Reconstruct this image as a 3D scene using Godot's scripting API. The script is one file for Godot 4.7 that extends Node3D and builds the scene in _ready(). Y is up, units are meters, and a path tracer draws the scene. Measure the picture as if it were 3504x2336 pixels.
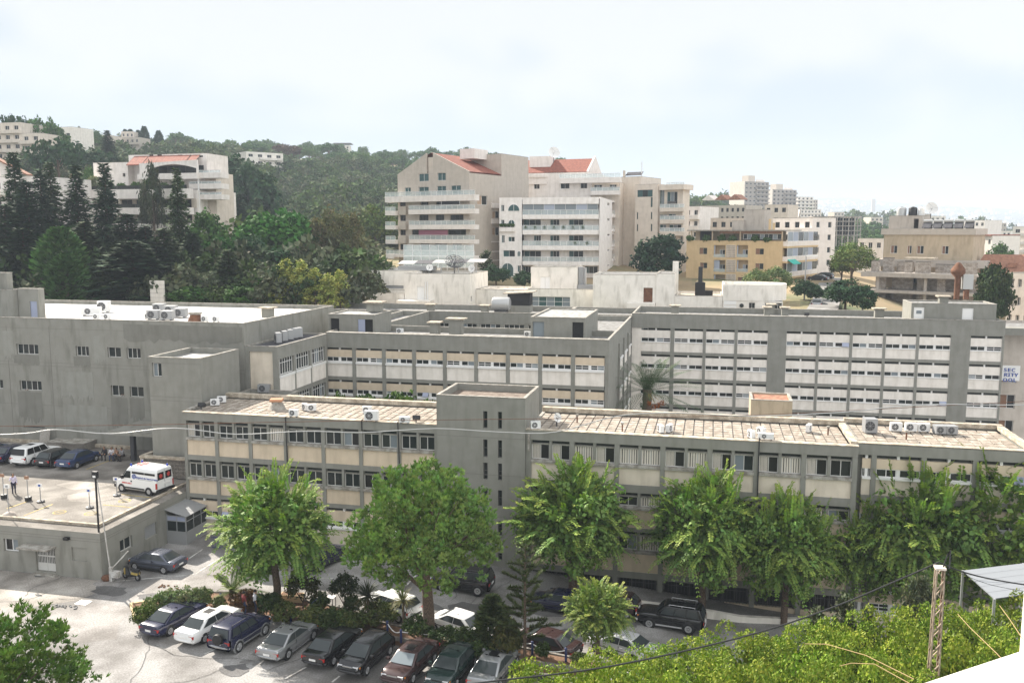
extends Node3D
# A hospital and school compound in a valley, seen from a balcony across its car park. Metres; x runs along the wings, -z away from the camera.

var rng:=RandomNumberGenerator.new()
var M:={}
var counts:={}
var cache:={}
var unit:ArrayMesh

class MB:
	var v:=PackedVector3Array()
	var n:=PackedVector3Array()
	var c:=PackedColorArray()
	var col:=Color.WHITE
	var use:=false
	func tri(a:Vector3,b:Vector3,d:Vector3) -> void:
		var m:=(b - a).cross(d - a).normalized()
		v.append(a); v.append(d); v.append(b)
		n.append(m); n.append(m); n.append(m)
		if use:
			c.append(col); c.append(col); c.append(col)
	func quad(a:Vector3,b:Vector3,d:Vector3,e:Vector3) -> void:
		tri(a,b,d); tri(a,d,e)
	func box(a:Vector3,b:Vector3,t:=Transform3D.IDENTITY) -> void:
		var p:=[]
		for i in 8:
			p.append(t*Vector3(b.x if i & 1 else a.x,b.y if i & 2 else a.y,b.z if i & 4 else a.z))
		quad(p[4],p[5],p[7],p[6]); quad(p[1],p[0],p[2],p[3])
		quad(p[5],p[1],p[3],p[7]); quad(p[0],p[4],p[6],p[2])
		quad(p[6],p[7],p[3],p[2]); quad(p[0],p[1],p[5],p[4])
	func bar(a:Vector3,b:Vector3,w:float,h:=-1.) -> void:
		var d:=b - a
		var up:=Vector3.UP if absf(d.normalized().y)<.95 else Vector3.RIGHT
		box(Vector3(-w/2,-(w if h<0 else h)/2,-d.length()),Vector3(w/2,(w if h<0 else h)/2,0),Transform3D(Basis.looking_at(d,up),a))
	func prism(poly:PackedVector2Array,y0:float,y1:float,t:=Transform3D.IDENTITY) -> void:
		var k:=poly.size()
		var area:=.0
		for i in k:
			area+=poly[i].cross(poly[(i+1) % k])
		var q:=poly.duplicate()
		if area>0:
			q.reverse()
		for i in k:
			var a:Vector2=q[i]
			var b:Vector2=q[(i+1) % k]
			quad(t*Vector3(a.x,y0,a.y),t*Vector3(b.x,y0,b.y),t*Vector3(b.x,y1,b.y),t*Vector3(a.x,y1,a.y))
		var id:=Geometry2D.triangulate_polygon(q)
		for i in range(0,id.size(),3):
			var a:Vector2=q[id[i]]
			var b:Vector2=q[id[i+1]]
			var d:Vector2=q[id[i+2]]
			if (b - a).cross(d - a)>0:
				var s:=b
				b=d; d=s
			tri(t*Vector3(a.x,y1,a.y),t*Vector3(b.x,y1,b.y),t*Vector3(d.x,y1,d.y))
			tri(t*Vector3(a.x,y0,a.y),t*Vector3(d.x,y0,d.y),t*Vector3(b.x,y0,b.y))
	func grid(rows:Array,closed:=false,flip:=false) -> void:
		var h:=rows.size()
		var w:int=rows[0].size()
		var nn:=[]
		for i in h:
			var line:=PackedVector3Array()
			for j in w:
				var a:Vector3=rows[mini(i+1,h - 1)][j] - rows[maxi(i - 1,0)][j]
				var j1:=(j+1) % w if closed else mini(j+1,w - 1)
				var j0:=(j+w - 1) % w if closed else maxi(j - 1,0)
				var b:Vector3=rows[i][j1] - rows[i][j0]
				var m:=b.cross(a).normalized()
				line.append(-m if flip else m)
			nn.append(line)
		for i in h - 1:
			for j in (w if closed else w - 1):
				var k:=(j+1) % w
				for s in ([[i,j],[i+1,k],[i,k],[i,j],[i+1,j],[i+1,k]] if not flip else [[i,j],[i,k],[i+1,k],[i,j],[i+1,k],[i+1,j]]):
					v.append(rows[s[0]][s[1]]); n.append(nn[s[0]][s[1]])
					if use:
						c.append(col)
	func tube(pts:Array,r0:float,r1:=-1.,k:=6,cap:=true) -> void:
		var rows:=[]
		for i in pts.size():
			var d:Vector3=(pts[mini(i+1,pts.size() - 1)] - pts[maxi(i - 1,0)]).normalized()
			var s:=d.cross(Vector3.UP if absf(d.y)<.9 else Vector3.RIGHT).normalized()
			var u:=d.cross(s)
			var r:=lerpf(r0,r0 if r1<0 else r1,float(i)/maxf(1,pts.size() - 1))
			var line:=PackedVector3Array()
			for j in k:
				line.append(pts[i]+(s*cos(TAU*j/k)+u*sin(TAU*j/k))*r)
			rows.append(line)
		grid(rows,true)
		if cap:
			for e in [0,rows.size() - 1]:
				for j in range(1,k - 1):
					if e==0: tri(rows[e][0],rows[e][j+1],rows[e][j])
					else: tri(rows[e][0],rows[e][j],rows[e][j+1])
	func lathe(prof:Array,t:=Transform3D.IDENTITY,k:=12) -> void:
		var rows:=[]
		for p in prof:
			var line:=PackedVector3Array()
			for j in k:
				line.append(t*Vector3(cos(TAU*j/k)*p.x,p.y,-sin(TAU*j/k)*p.x))
			rows.append(line)
		grid(rows,true)
	func leaf(p:Vector3,d:Vector3,s:Vector3) -> void:
		var m:=p+d*.45
		quad(p,m+s,p+d,m - s)
	func mesh() -> ArrayMesh:
		var a:=[]
		a.resize(Mesh.ARRAY_MAX)
		a[Mesh.ARRAY_VERTEX]=v
		a[Mesh.ARRAY_NORMAL]=n
		if use:
			a[Mesh.ARRAY_COLOR]=c
		var r:=ArrayMesh.new()
		r.add_surface_from_arrays(Mesh.PRIMITIVE_TRIANGLES,a)
		return r

func noise_tex(key:String,lo:Color,hi:Color,freq:float,oct:=4,type:=FastNoiseLite.TYPE_SIMPLEX_SMOOTH,lo_at:=.25,hi_at:=.75) -> NoiseTexture2D:
	if cache.has(key):
		return cache[key]
	var f:=FastNoiseLite.new()
	f.seed=hash(key) % 10000
	f.noise_type=type
	f.frequency=freq
	f.fractal_octaves=oct
	f.fractal_gain=.55
	var g:=Gradient.new()
	g.offsets=PackedFloat32Array([lo_at,hi_at])
	g.colors=PackedColorArray([lo,hi])
	var t:=NoiseTexture2D.new()
	t.width=512; t.height=512
	t.seamless=true
	t.noise=f
	t.color_ramp=g
	cache[key]=t
	return t

# name, linear base colour, roughness, pattern, how strong
func mat(key:String,r:float,g:float,b:float,rough:=.9,pattern:="",metal:=.0) -> StandardMaterial3D:
	var m:=StandardMaterial3D.new()
	m.albedo_color=Color(r,g,b).linear_to_srgb()
	m.roughness=rough
	m.metallic=metal
	if pattern != "":
		m.uv1_triplanar=true
		m.uv1_world_triplanar=true
		m.uv2_triplanar=true
		m.uv2_world_triplanar=true
		m.detail_enabled=true
		m.detail_blend_mode=BaseMaterial3D.BLEND_MODE_MUL
		m.detail_uv_layer=BaseMaterial3D.DETAIL_UV_2
	match pattern:
		"stain":      # rain streaks and blotches on painted concrete
			m.albedo_texture=noise_tex("streak",Color(.94,.937,.93),Color(1,1,1),.013,5,FastNoiseLite.TYPE_SIMPLEX_SMOOTH,.12,.6)
			m.uv1_scale=Vector3(.16,.035,.16)
			m.detail_albedo=noise_tex("blotch",Color(.962,.962,.958),Color(1,1,1),.012,5)
			m.uv2_scale=Vector3(.09,.12,.09)
		"dirt":       # heavier run-off below ledges
			m.albedo_texture=noise_tex("streak2",Color(.87,.866,.857),Color(1,1,1),.011,5,FastNoiseLite.TYPE_SIMPLEX_SMOOTH,.1,.5)
			m.uv1_scale=Vector3(.14,.03,.14)
			m.detail_albedo=noise_tex("blotch",Color(.962,.962,.958),Color(1,1,1),.012,5)
			m.uv2_scale=Vector3(.1,.1,.1)
		"ground":     # worn, patched, oil-marked
			m.albedo_texture=noise_tex("wear",Color(.74,.73,.72),Color(1,1,1),.008,6)
			m.uv1_scale=Vector3.ONE*.05
			m.detail_albedo=noise_tex("grit",Color(.85,.85,.84),Color(1,1,1),.06,4)
			m.uv2_scale=Vector3.ONE*.22
		"tile":
			m.albedo_texture=noise_tex("tone",Color(.78,.76,.74),Color(1,1,1),.015,5)
			m.uv1_scale=Vector3.ONE*.16
			m.detail_albedo=noise_tex("grit",Color(.85,.85,.84),Color(1,1,1),.06,4)
			m.uv2_scale=Vector3.ONE*.3
		"bark":
			m.albedo_texture=noise_tex("bark",Color(.5,.48,.46),Color(1,1,1),.03,4)
			m.uv1_scale=Vector3(1.6,.35,1.6)
			m.detail_enabled=false
	M[key]=m
	return m

func leafmat(key:String,back:Color,rough:=.55) -> StandardMaterial3D:
	var m:=StandardMaterial3D.new()
	m.vertex_color_use_as_albedo=true
	m.roughness=rough
	m.metallic_specular=.22
	m.backlight_enabled=true
	m.backlight=back
	m.cull_mode=BaseMaterial3D.CULL_DISABLED
	M[key]=m
	return m

func numbered(called:String) -> String:
	var k:int=counts.get(called,0)
	counts[called]=k+1
	return called if k==0 else "%s_%03d" % [called,k]

func tag(o:Node,label:String,category:String,group:="") -> Node:
	o.set_meta("label",label)
	o.set_meta("category",category)
	if group != "":
		o.set_meta("group",group)
	return o

func thing(called:String,label:String,category:String,at:=Vector3.ZERO,turn:=.0,group:="") -> Node3D:
	var o:=Node3D.new()
	o.name=numbered(called)
	o.position=at
	o.rotation.y=turn
	tag(o,label,category,group)
	add_child(o)
	return o

func put(parent:Node,called:String,mesh,m:Material,at:=Transform3D.IDENTITY) -> MeshInstance3D:
	var o:=MeshInstance3D.new()
	o.name=numbered(called) if parent==self else called
	o.mesh=mesh.mesh() if mesh is MB else mesh
	o.material_override=m
	o.transform=at
	parent.add_child(o,true)
	return o

# a box from corner a to corner b: one shared mesh, scaled
func piece(parent:Node,called:String,m:Material,a:Vector3,b:Vector3,t:=Transform3D.IDENTITY) -> MeshInstance3D:
	var s:=(b - a).abs()
	return put(parent,called,unit,m,t*Transform3D(Basis.from_scale(Vector3(maxf(s.x,.002),maxf(s.y,.002),maxf(s.z,.002))),(a+b)/2))

func structure(called:String,mesh,m:Material,at:=Transform3D.IDENTITY) -> MeshInstance3D:
	var o:=put(self,called,mesh,m,at)
	o.set_meta("kind","structure")
	return o

func T(p:Vector3,turn:=.0) -> Transform3D:
	return Transform3D(Basis(Vector3.UP,turn),p)

# facade planes: local u to the right, v up, w out of the wall
func front(z:float) -> Transform3D:
	return Transform3D(Basis.IDENTITY,Vector3(0,0,z))

func right_face(x:float,z:float) -> Transform3D:
	return Transform3D(Basis(Vector3.UP,PI/2),Vector3(x,0,z))

func left_face(x:float,z:float) -> Transform3D:
	return Transform3D(Basis(Vector3.UP,-PI/2),Vector3(x,0,z))

# a wall sheet with openings: reveals go inward by deep
func holes(mb:MB,t:Transform3D,u0:float,u1:float,v0:float,v1:float,hs:Array,deep:=.25) -> void:
	var us:=[u0,u1]
	var vs:=[v0,v1]
	for h in hs:
		us.append_array([clampf(h[0],u0,u1),clampf(h[2],u0,u1)])
		vs.append_array([clampf(h[1],v0,v1),clampf(h[3],v0,v1)])
	us.sort(); vs.sort()
	for i in us.size() - 1:
		for j in vs.size() - 1:
			var a:float=us[i]
			var b:float=us[i+1]
			var c:float=vs[j]
			var d:float=vs[j+1]
			if b - a<.001 or d - c<.001:
				continue
			var inside:=false
			for h in hs:
				if (a+b)/2>h[0] and (a+b)/2<h[2] and (c+d)/2>h[1] and (c+d)/2<h[3]:
					inside=true
			if not inside:
				mb.quad(t*Vector3(a,c,0),t*Vector3(b,c,0),t*Vector3(b,d,0),t*Vector3(a,d,0))
	for h in hs:
		var p:=[Vector3(h[0],h[1],0),Vector3(h[2],h[1],0),Vector3(h[2],h[3],0),Vector3(h[0],h[3],0)]
		for k in 4:
			var a:Vector3=p[k]
			var b:Vector3=p[(k+1) % 4]
			var q:=Vector3(0,0,-deep)
			mb.quad(t*a,t*(a+q),t*(b+q),t*b)

# a framed window set in an opening: frame mesh, its panes as children
func window(parent:Node,t:Transform3D,u0:float,v0:float,u1:float,v1:float,deep:=.2,n:=2,frame:Material=null,panes:Array=[],rows:=[],called:="window") -> MeshInstance3D:
	if frame==null:
		frame=M.alu
	var w:=u1 - u0
	var h:=v1 - v0
	var key:="w%.2f_%.2f_%d_%s" % [w,h,n,str(rows)]
	var e:=minf(.06,minf(w,h)*.12)
	if not cache.has(key):
		var mb:=MB.new()
		mb.box(Vector3(0,0,-.05),Vector3(w,e,.02)); mb.box(Vector3(0,h - e,-.05),Vector3(w,h,.02))
		mb.box(Vector3(0,e,-.05),Vector3(e,h - e,.02)); mb.box(Vector3(w - e,e,-.05),Vector3(w,h - e,.02))
		for i in range(1,n):
			mb.box(Vector3(w*i/n - e*.45,e,-.045),Vector3(w*i/n+e*.45,h - e,.015))
		for r in rows:
			mb.box(Vector3(e,h*r - e*.45,-.04),Vector3(w - e,h*r+e*.45,.01))
		cache[key]=mb.mesh()
	var o:=put(parent,called,cache[key],frame,t*Transform3D(Basis.IDENTITY,Vector3(u0,v0,-deep)))
	for i in n:
		var m:Material=panes[i % panes.size()] if panes.size() else pick_glass()
		piece(o,"pane",m,Vector3(w*i/n,.0,-.05),Vector3(w*(i+1)/n,h,-.03))
	return o

func pick_glass() -> Material:
	var r:=rng.randf()
	return M.glass_dark if r<.5 else (M.glass_mid if r<.8 else (M.glass_black if r<.92 else M.glass_pale))

# a plain flat-roofed block in its own frame: x0..x1, y0..y1, z0 (back)..z1 (front); openings per face as [u0, v0, u1, v1]
func shell(o:Node,m:Material,x0:float,x1:float,y0:float,y1:float,z0:float,z1:float,f:=[],r:=[],l:=[],lip:=.4,roof:Material=null,thick:=.22) -> void:
	var mb:=MB.new()
	holes(mb,front(z1),x0,x1,y0,y1,f)
	put(o,"wall",mb,m)
	mb=MB.new()
	holes(mb,right_face(x1,z1),0,z1 - z0,y0,y1,r)
	put(o,"wall",mb,m)
	mb=MB.new()
	holes(mb,left_face(x0,z0),0,z1 - z0,y0,y1,l)
	put(o,"wall",mb,m)
	mb=MB.new()
	mb.quad(Vector3(x1,y0,z0),Vector3(x0,y0,z0),Vector3(x0,y1,z0),Vector3(x1,y1,z0))
	put(o,"wall",mb,m)
	mb=MB.new()
	var a:=Vector3(x0+thick,y1 - lip,z0+thick)
	mb.quad(Vector3(x0+.01,a.y,z1 - .01),Vector3(x1 - .01,a.y,z1 - .01),Vector3(x1 - .01,a.y,z0+.01),Vector3(x0+.01,a.y,z0+.01))
	put(o,"roof",mb,roof if roof else M.roofing)
	if lip>.02:
		mb=MB.new()
		for q in [[x0 - .03,z1 - thick,x1+.03,z1+.03],[x0 - .03,z0 - .03,x1+.03,z0+thick],[x0 - .03,z0+thick,x0+thick,z1 - thick],[x1 - thick,z0+thick,x1+.03,z1 - thick]]:
			mb.box(Vector3(q[0],y1,q[1]),Vector3(q[2],y1+.06,q[3]))
		put(o,"coping",mb,M.coping)
		mb=MB.new()
		var x2:=x0+thick
		var x3:=x1 - thick
		var z2:=z0+thick
		var z3:=z1 - thick
		mb.quad(Vector3(x3,a.y,z3),Vector3(x2,a.y,z3),Vector3(x2,y1,z3),Vector3(x3,y1,z3))
		mb.quad(Vector3(x2,a.y,z2),Vector3(x3,a.y,z2),Vector3(x3,y1,z2),Vector3(x2,y1,z2))
		mb.quad(Vector3(x2,a.y,z3),Vector3(x2,a.y,z2),Vector3(x2,y1,z2),Vector3(x2,y1,z3))
		mb.quad(Vector3(x3,a.y,z2),Vector3(x3,a.y,z3),Vector3(x3,y1,z3),Vector3(x3,y1,z2))
		put(o,"parapet",mb,m)

func windows_in(o:Node,t:Transform3D,hs:Array,n:=2,deep:=.2,frame:Material=null,panes:=[],rows:=[]) -> void:
	for h in hs:
		window(o,t,h[0],h[1],h[2],h[3],deep,int(h[4]) if h.size()>4 else n,frame,panes,rows)

func sky_image() -> Image:
	var w:=512
	var h:=256
	var img:=Image.create(w,h,false,Image.FORMAT_RGBF)
	var f:=FastNoiseLite.new()
	f.seed=5; f.frequency=1.1; f.fractal_octaves=5
	var sun:=Vector3(-1.14,1.,-.84).normalized()
	for y in h:
		var el:=PI/2 - PI*(y+.5)/h
		for x in w:
			var az:=TAU*(x+.5)/w - PI
			var d:=Vector3(sin(az)*cos(el),sin(el),-cos(az)*cos(el))
			var c:Color
			if el<0:
				c=Color(.30,.29,.27)
			else:
				var t:=pow(clampf(sin(el),0,1),1.35)
				c=Color(.295,.333,.36).lerp(Color(.085,.125,.20),t)
				var g:=maxf(.0,d.dot(sun))
				c+=Color(1,.98,.94)*(.56*pow(g,1.8)+.5*pow(g,14.))
				# high thin cloud, drawn out along one direction
				var q:=Vector3(d.x*2.2+d.z*.9,d.y*7.5,d.z*2.0 - d.x*.7)/(.3+sin(el))
				var cl:=clampf((f.get_noise_3dv(q*.9)+.1+.75*smoothstep(.10,.24,el))*1.7,0,1)*clampf(el*6.,0,1)
				c=c.lerp(Color(.385,.39,.395)+Color(.30,.30,.30)*g,cl*.8)
			img.set_pixel(x,y,c)
	return img

func _ready() -> void:
	rng.seed=11
	var cam:=Camera3D.new()
	cam.name="camera"
	cam.position=Vector3(0,25.7,0)
	cam.rotation=Vector3(deg_to_rad(-7.2096),deg_to_rad(12.8808),0)
	cam.fov=42.81
	cam.near=.1
	cam.far=16000
	add_child(cam)
	cam.current=true
	var env:=Environment.new()
	env.background_mode=Environment.BG_SKY
	var sm:=PanoramaSkyMaterial.new()
	sm.panorama=ImageTexture.create_from_image(sky_image())
	env.sky=Sky.new()
	env.sky.sky_material=sm
	env.tonemap_mode=Environment.TONE_MAPPER_LINEAR
	env.tonemap_exposure=2.45
	env.sdfgi_enabled=true
	env.ssao_enabled=true
	env.ssil_enabled=true
	env.fog_enabled=true
	env.fog_density=.00026
	env.fog_light_color=Color(.84,.89,.95)
	var we:=WorldEnvironment.new()
	we.name="air"
	we.environment=env
	add_child(we)
	var sun:=DirectionalLight3D.new()
	sun.name="sun"
	sun.light_energy=1.6
	sun.light_color=Color(1,.965,.915)
	sun.light_angular_distance=.5
	sun.shadow_enabled=true
	sun.look_at_from_position(Vector3.ZERO,Vector3(1.14,-1.,.84))
	add_child(sun)
	var cube:=MB.new()
	cube.box(Vector3(-.5,-.5,-.5),Vector3(.5,.5,.5))
	unit=cube.mesh()
	materials()
	ground()
	compound()
	white_block()
	neighbours()
	far_buildings()
	roof_gear()
	yard()
	vehicles()
	people()
	planting()
	wires()

func materials() -> void:
	mat("grey",.25,.246,.218,.9,"stain")
	mat("grey_old",.262,.256,.226,.95,"dirt")
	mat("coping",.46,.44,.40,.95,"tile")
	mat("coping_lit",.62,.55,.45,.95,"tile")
	mat("panel_white",.82,.765,.70,.9,"stain")
	mat("panel_beige",.66,.545,.41,.9,"stain")
	mat("panel_cream",.70,.62,.51,.9,"stain")
	mat("white_render",.82,.775,.71,.9,"dirt")
	mat("stone",.50,.445,.385,.9,"stain")
	mat("stone_pale",.80,.745,.70,.9,"stain")
	mat("limestone",.68,.60,.515,.9,"stain")
	mat("ochre",.60,.45,.26,.95,"stain")
	mat("tower",.36,.325,.30,.95,"stain")
	mat("tan",.50,.405,.29,.95,"dirt")
	mat("beige",.56,.50,.44,.95,"stain")
	mat("raw",.44,.40,.36,.95,"dirt")
	mat("block",.62,.56,.51,.95,"tile")
	mat("roofing",.30,.30,.30,.9,"tile")
	mat("roofing_dark",.10,.10,.115,.9,"tile")
	mat("roofing_pale",.45,.46,.46,.85,"tile")
	mat("roofing_white",.84,.83,.81,.8,"tile")
	mat("roof_red",.36,.115,.075,.9,"tile")
	mat("roof_brown",.45,.22,.14,.9,"tile")
	for i in 4:
		mat("slab%d" % i,[.50,.475,.53,.455][i],[.44,.415,.47,.395][i],[.375,.35,.40,.335][i],.95,"tile")
	mat("joint",.17,.155,.14,.95)
	mat("asphalt",.38,.368,.36,.92,"ground")
	mat("asphalt_dark",.17,.165,.165,.92,"ground")
	mat("asphalt_pale",.38,.36,.345,.92,"ground")
	mat("concrete",.32,.295,.265,.92,"ground")
	mat("concrete_pale",.47,.435,.395,.92,"ground")
	mat("soil",.26,.15,.09,.98,"ground")
	mat("paint_yellow",.66,.50,.14,.8,"tile")
	mat("paint_white",.70,.69,.67,.8,"tile")
	mat("alu",.56,.55,.52,.6)
	mat("frame_white",.74,.73,.71,.6)
	mat("frame_dark",.09,.085,.08,.6)
	mat("glass_dark",.022,.028,.028,.08)
	mat("glass_mid",.035,.039,.036,.12)
	mat("glass_black",.006,.006,.007,.35)
	mat("glass_pale",.20,.23,.25,.12)
	mat("glass_sky",.32,.35,.46,.10)
	mat("glass_green",.05,.10,.10,.07)
	mat("car_glass",.04,.048,.05,.06)
	mat("mast_paint",.46,.37,.28,.8,"tile")
	mat("plaster",.86,.82,.79,.9,"stain")
	mat("grey_stain",.205,.2,.176,.95,"stain")
	mat("grey_new",.285,.282,.252,.95,"stain")
	mat("tar",.17,.165,.162,.9,"ground")
	mat("felt",.25,.20,.165,.95,"tile")
	for k in ["glass_dark","glass_mid","glass_pale","glass_green"]:
		M[k].metallic_specular=.32
	mat("shutter",.22,.12,.075,.8)
	mat("shutter_tan",.42,.30,.21,.8)
	mat("curtain",.62,.57,.50,.95)
	mat("curtain_blue",.34,.38,.46,.95)
	mat("blind_plum",.26,.10,.14,.9)
	mat("white",.80,.79,.77,.6)
	mat("white_metal",.72,.72,.71,.45)
	mat("grey_metal",.33,.335,.34,.5,"",.3)
	mat("dark_metal",.05,.05,.055,.5)
	mat("galvanised",.46,.46,.45,.45,"",.5)
	mat("rust",.22,.10,.055,.9,"tile")
	mat("soot",.018,.018,.018,.9)
	mat("black",.012,.012,.013,.55)
	mat("rubber",.016,.016,.017,.85)
	mat("chrome",.62,.62,.63,.22,"",.9)
	mat("rim",.50,.50,.51,.35,"",.6)
	mat("lamp_red",.42,.025,.02,.2)
	mat("lamp_clear",.72,.72,.74,.12)
	mat("lamp_amber",.70,.22,.03,.2)
	mat("beacon",.03,.06,.38,.2)
	mat("letter_red",.60,.06,.05,.6)
	mat("letter_blue",.06,.10,.34,.6)
	mat("navy_post",.025,.04,.13,.5)
	mat("awning",.20,.215,.235,.8)
	mat("awning_teal",.03,.40,.33,.8)
	mat("terracotta",.45,.23,.13,.9)
	mat("planter",.62,.48,.28,.9)
	mat("straw",.42,.30,.15,.9)
	mat("bark",.21,.15,.11,.95,"bark")
	mat("bark_grey",.24,.20,.165,.95,"bark")
	mat("hide",.30,.17,.11,.7)
	var sk:=mat("person",1,1,1,.85)
	sk.vertex_color_use_as_albedo=true
	var hill:=mat("hill",1,1,1,.98)
	hill.vertex_color_use_as_albedo=true
	var rail:=mat("rail_glass",.62,.70,.70,.08)
	rail.transparency=BaseMaterial3D.TRANSPARENCY_ALPHA
	rail.albedo_color.a=.35
	leafmat("leaf",Color(.38,.54,.09))
	leafmat("needle",Color(.30,.46,.09),.7)
	leafmat("leaf_far",Color(.24,.34,.08),.8)

const PX:=[-400.,100.,400.,700.,1000.,1300.,1600.,1900.,2200.,2700.]
const RANGES:=[112.,128.,190.,260.,350.,450.,550.,680.,850.,1200.,2500.]
const HEIGHTS:=[
	[-3,-3,-3,-3,-3,-3,-3,-3,-3,-3],
	[15,15,14.5,14,13.4,13.4,13.4,13.4,9,6],
	[24,22,19,16,15.5,15.5,15,15,10,7],
	[42,38,30,20,21,22,18,14.5,11,7],
	[58,54,48,32,30,30,22,15,11,6],
	[72,68,62,52,44,40,28,17,12,4],
	[84,80,74,67,57,52,36,22,13,2],
	[90,86,82,80,76,70,44,28,15,0],
	[84,82,78,74,70,62,46,32,16,-5],
	[60,60,60,50,50,45,40,33,15,-15],
	[10,10,10,10,0,0,0,0,-30,-40]]
var hill_noise:=FastNoiseLite.new()

# height of the land beyond the compound: a table over bearing and distance, eased between its entries
func land(x:float,z:float) -> float:
	var fx:=-sin(.22481)*x - cos(.22481)*z
	var rx:=cos(.22481)*x - sin(.22481)*z
	var px:=1176.0+2000.0*rx/maxf(fx,1.)
	var i:=0
	while i<PX.size() - 2 and px>PX[i+1]:
		i+=1
	var j:=0
	while j<RANGES.size() - 2 and fx>RANGES[j+1]:
		j+=1
	var s:=smoothstep(.0,1.,clampf((px - PX[i])/(PX[i+1] - PX[i]),0,1))
	var t:=clampf((fx - RANGES[j])/(RANGES[j+1] - RANGES[j]),0,1)
	var y:=lerpf(lerpf(HEIGHTS[j][i],HEIGHTS[j][i+1],s),lerpf(HEIGHTS[j+1][i],HEIGHTS[j+1][i+1],s),t)
	return y+hill_noise.get_noise_2d(x,z)*clampf((fx - 180)/120,0,1)*5.0

# the car park falls away towards the right
func lot(x:float) -> float:
	return -clampf((x+24.)*.078,.0,3.6)

func ground() -> void:
	hill_noise.seed=3
	hill_noise.frequency=.012
	var mb:=MB.new()
	mb.use=true
	var cn:=FastNoiseLite.new()
	cn.seed=8; cn.frequency=.02; cn.fractal_octaves=4
	var rr:=[]
	var r:=112.0
	while r<2500:
		rr.append(r)
		r *= 1.028
	rr.append(2500.)
	var rows:=[]
	for d in rr:
		var line:=PackedVector3Array()
		for k in 131:
			var a:=lerpf(-.72,.66,k/130.)
			var rx:=tan(a)*float(d)
			var p:=Vector3(cos(.22481)*rx - sin(.22481)*float(d),0,-sin(.22481)*rx - cos(.22481)*float(d))
			p.y=land(p.x,p.z)
			line.append(p)
		rows.append(line)
	for i in rows.size() - 1:
		for k in 130:
			var p:Vector3=rows[i][k]
			var q:=cn.get_noise_2d(p.x,p.z)
			var dry:=Color(.30,.22,.125).lerp(Color(.10,.125,.05),clampf(.55+q*1.6 - (.5 if float(rr[i])<240.0 else .0),0,1))
			mb.col=dry
			mb.quad(rows[i][k],rows[i][k+1],rows[i+1][k+1],rows[i+1][k])
	structure("hillside",mb,M.hill)
	# the low land and mountains on the skyline to the right
	mb=MB.new()
	mb.use=true
	mb.col=Color(.11,.12,.09)
	var far_rows:=[PackedVector3Array(),PackedVector3Array(),PackedVector3Array()]
	for k in 61:
		var px:=900.0+1900.0*k/60.0
		var crest:=5900.0*.0005*(531.0 - (452.0+maxf(.0,(px - 1850.))*.072 - maxf(.0,px - 2200.)*.03))+hill_noise.get_noise_2d(px*.35,9.)*22.0
		for s in 3:
			var d:float=[2450.,5900.,7500.][s]
			var rx:=(px - 1176.)/2000.0*d
			far_rows[s].append(Vector3(cos(.22481)*rx - sin(.22481)*d,[-45.,25.7+crest,-50.][s],-sin(.22481)*rx - cos(.22481)*d))
	mb.grid(far_rows)
	structure("mountains",mb,M.hill)
	# car park and lower road: one sheet that falls to the right
	mb=MB.new()
	for i in 40:
		for j in 14:
			var x0:=-100.0+i*4.0
			var z0:=-114.0+j*8.0
			mb.quad(Vector3(x0,lot(x0),z0+8),Vector3(x0+4,lot(x0+4),z0+8),Vector3(x0+4,lot(x0+4),z0),Vector3(x0,lot(x0),z0))
	wear(structure("ground",mb,M.asphalt))
	sheet("concrete_apron",[Vector2(-78,-53.5),Vector2(-43.2,-53.5),Vector2(-42.2,-53.),Vector2(-42.6,-50.2),Vector2(-44.8,-48.6),Vector2(-47.2,-47.3),Vector2(-50.5,-46.5),Vector2(-78,-44)],M.concrete_pale,.004)
	sheet("asphalt_patch",[Vector2(-48,-46.2),Vector2(-44.5,-48.),Vector2(-42.,-50.),Vector2(-38.4,-50.),Vector2(-37.2,-47.),Vector2(-36.2,-45.6),Vector2(-38.6,-44.4),Vector2(-43,-44.3)],M.asphalt_pale,.004)
	sheet("pale_lane",[Vector2(-39.3,-50.7),Vector2(-30,-52.4),Vector2(-22,-53.2),Vector2(-14,-53.2),Vector2(-14,-56.),Vector2(-24,-56.5),Vector2(-36,-56.5),Vector2(-40.2,-54.2)],M.asphalt_pale,.004)

func sheet(called:String,poly:Array,m:Material,lift:float) -> void:
	var p:=PackedVector2Array(poly)
	var id:=Geometry2D.triangulate_polygon(p)
	var mb:=MB.new()
	for i in range(0,id.size(),3):
		var q:=[p[id[i]],p[id[i+1]],p[id[i+2]]]
		if (q[1] - q[0]).cross(q[2] - q[0])>0:
			q.reverse()
		var w:=[]
		for s in q:
			w.append(Vector3(s.x,lot(s.x)+lift,s.y))
		mb.tri(w[0],w[1],w[2])
	structure(called,mb,m)

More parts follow.
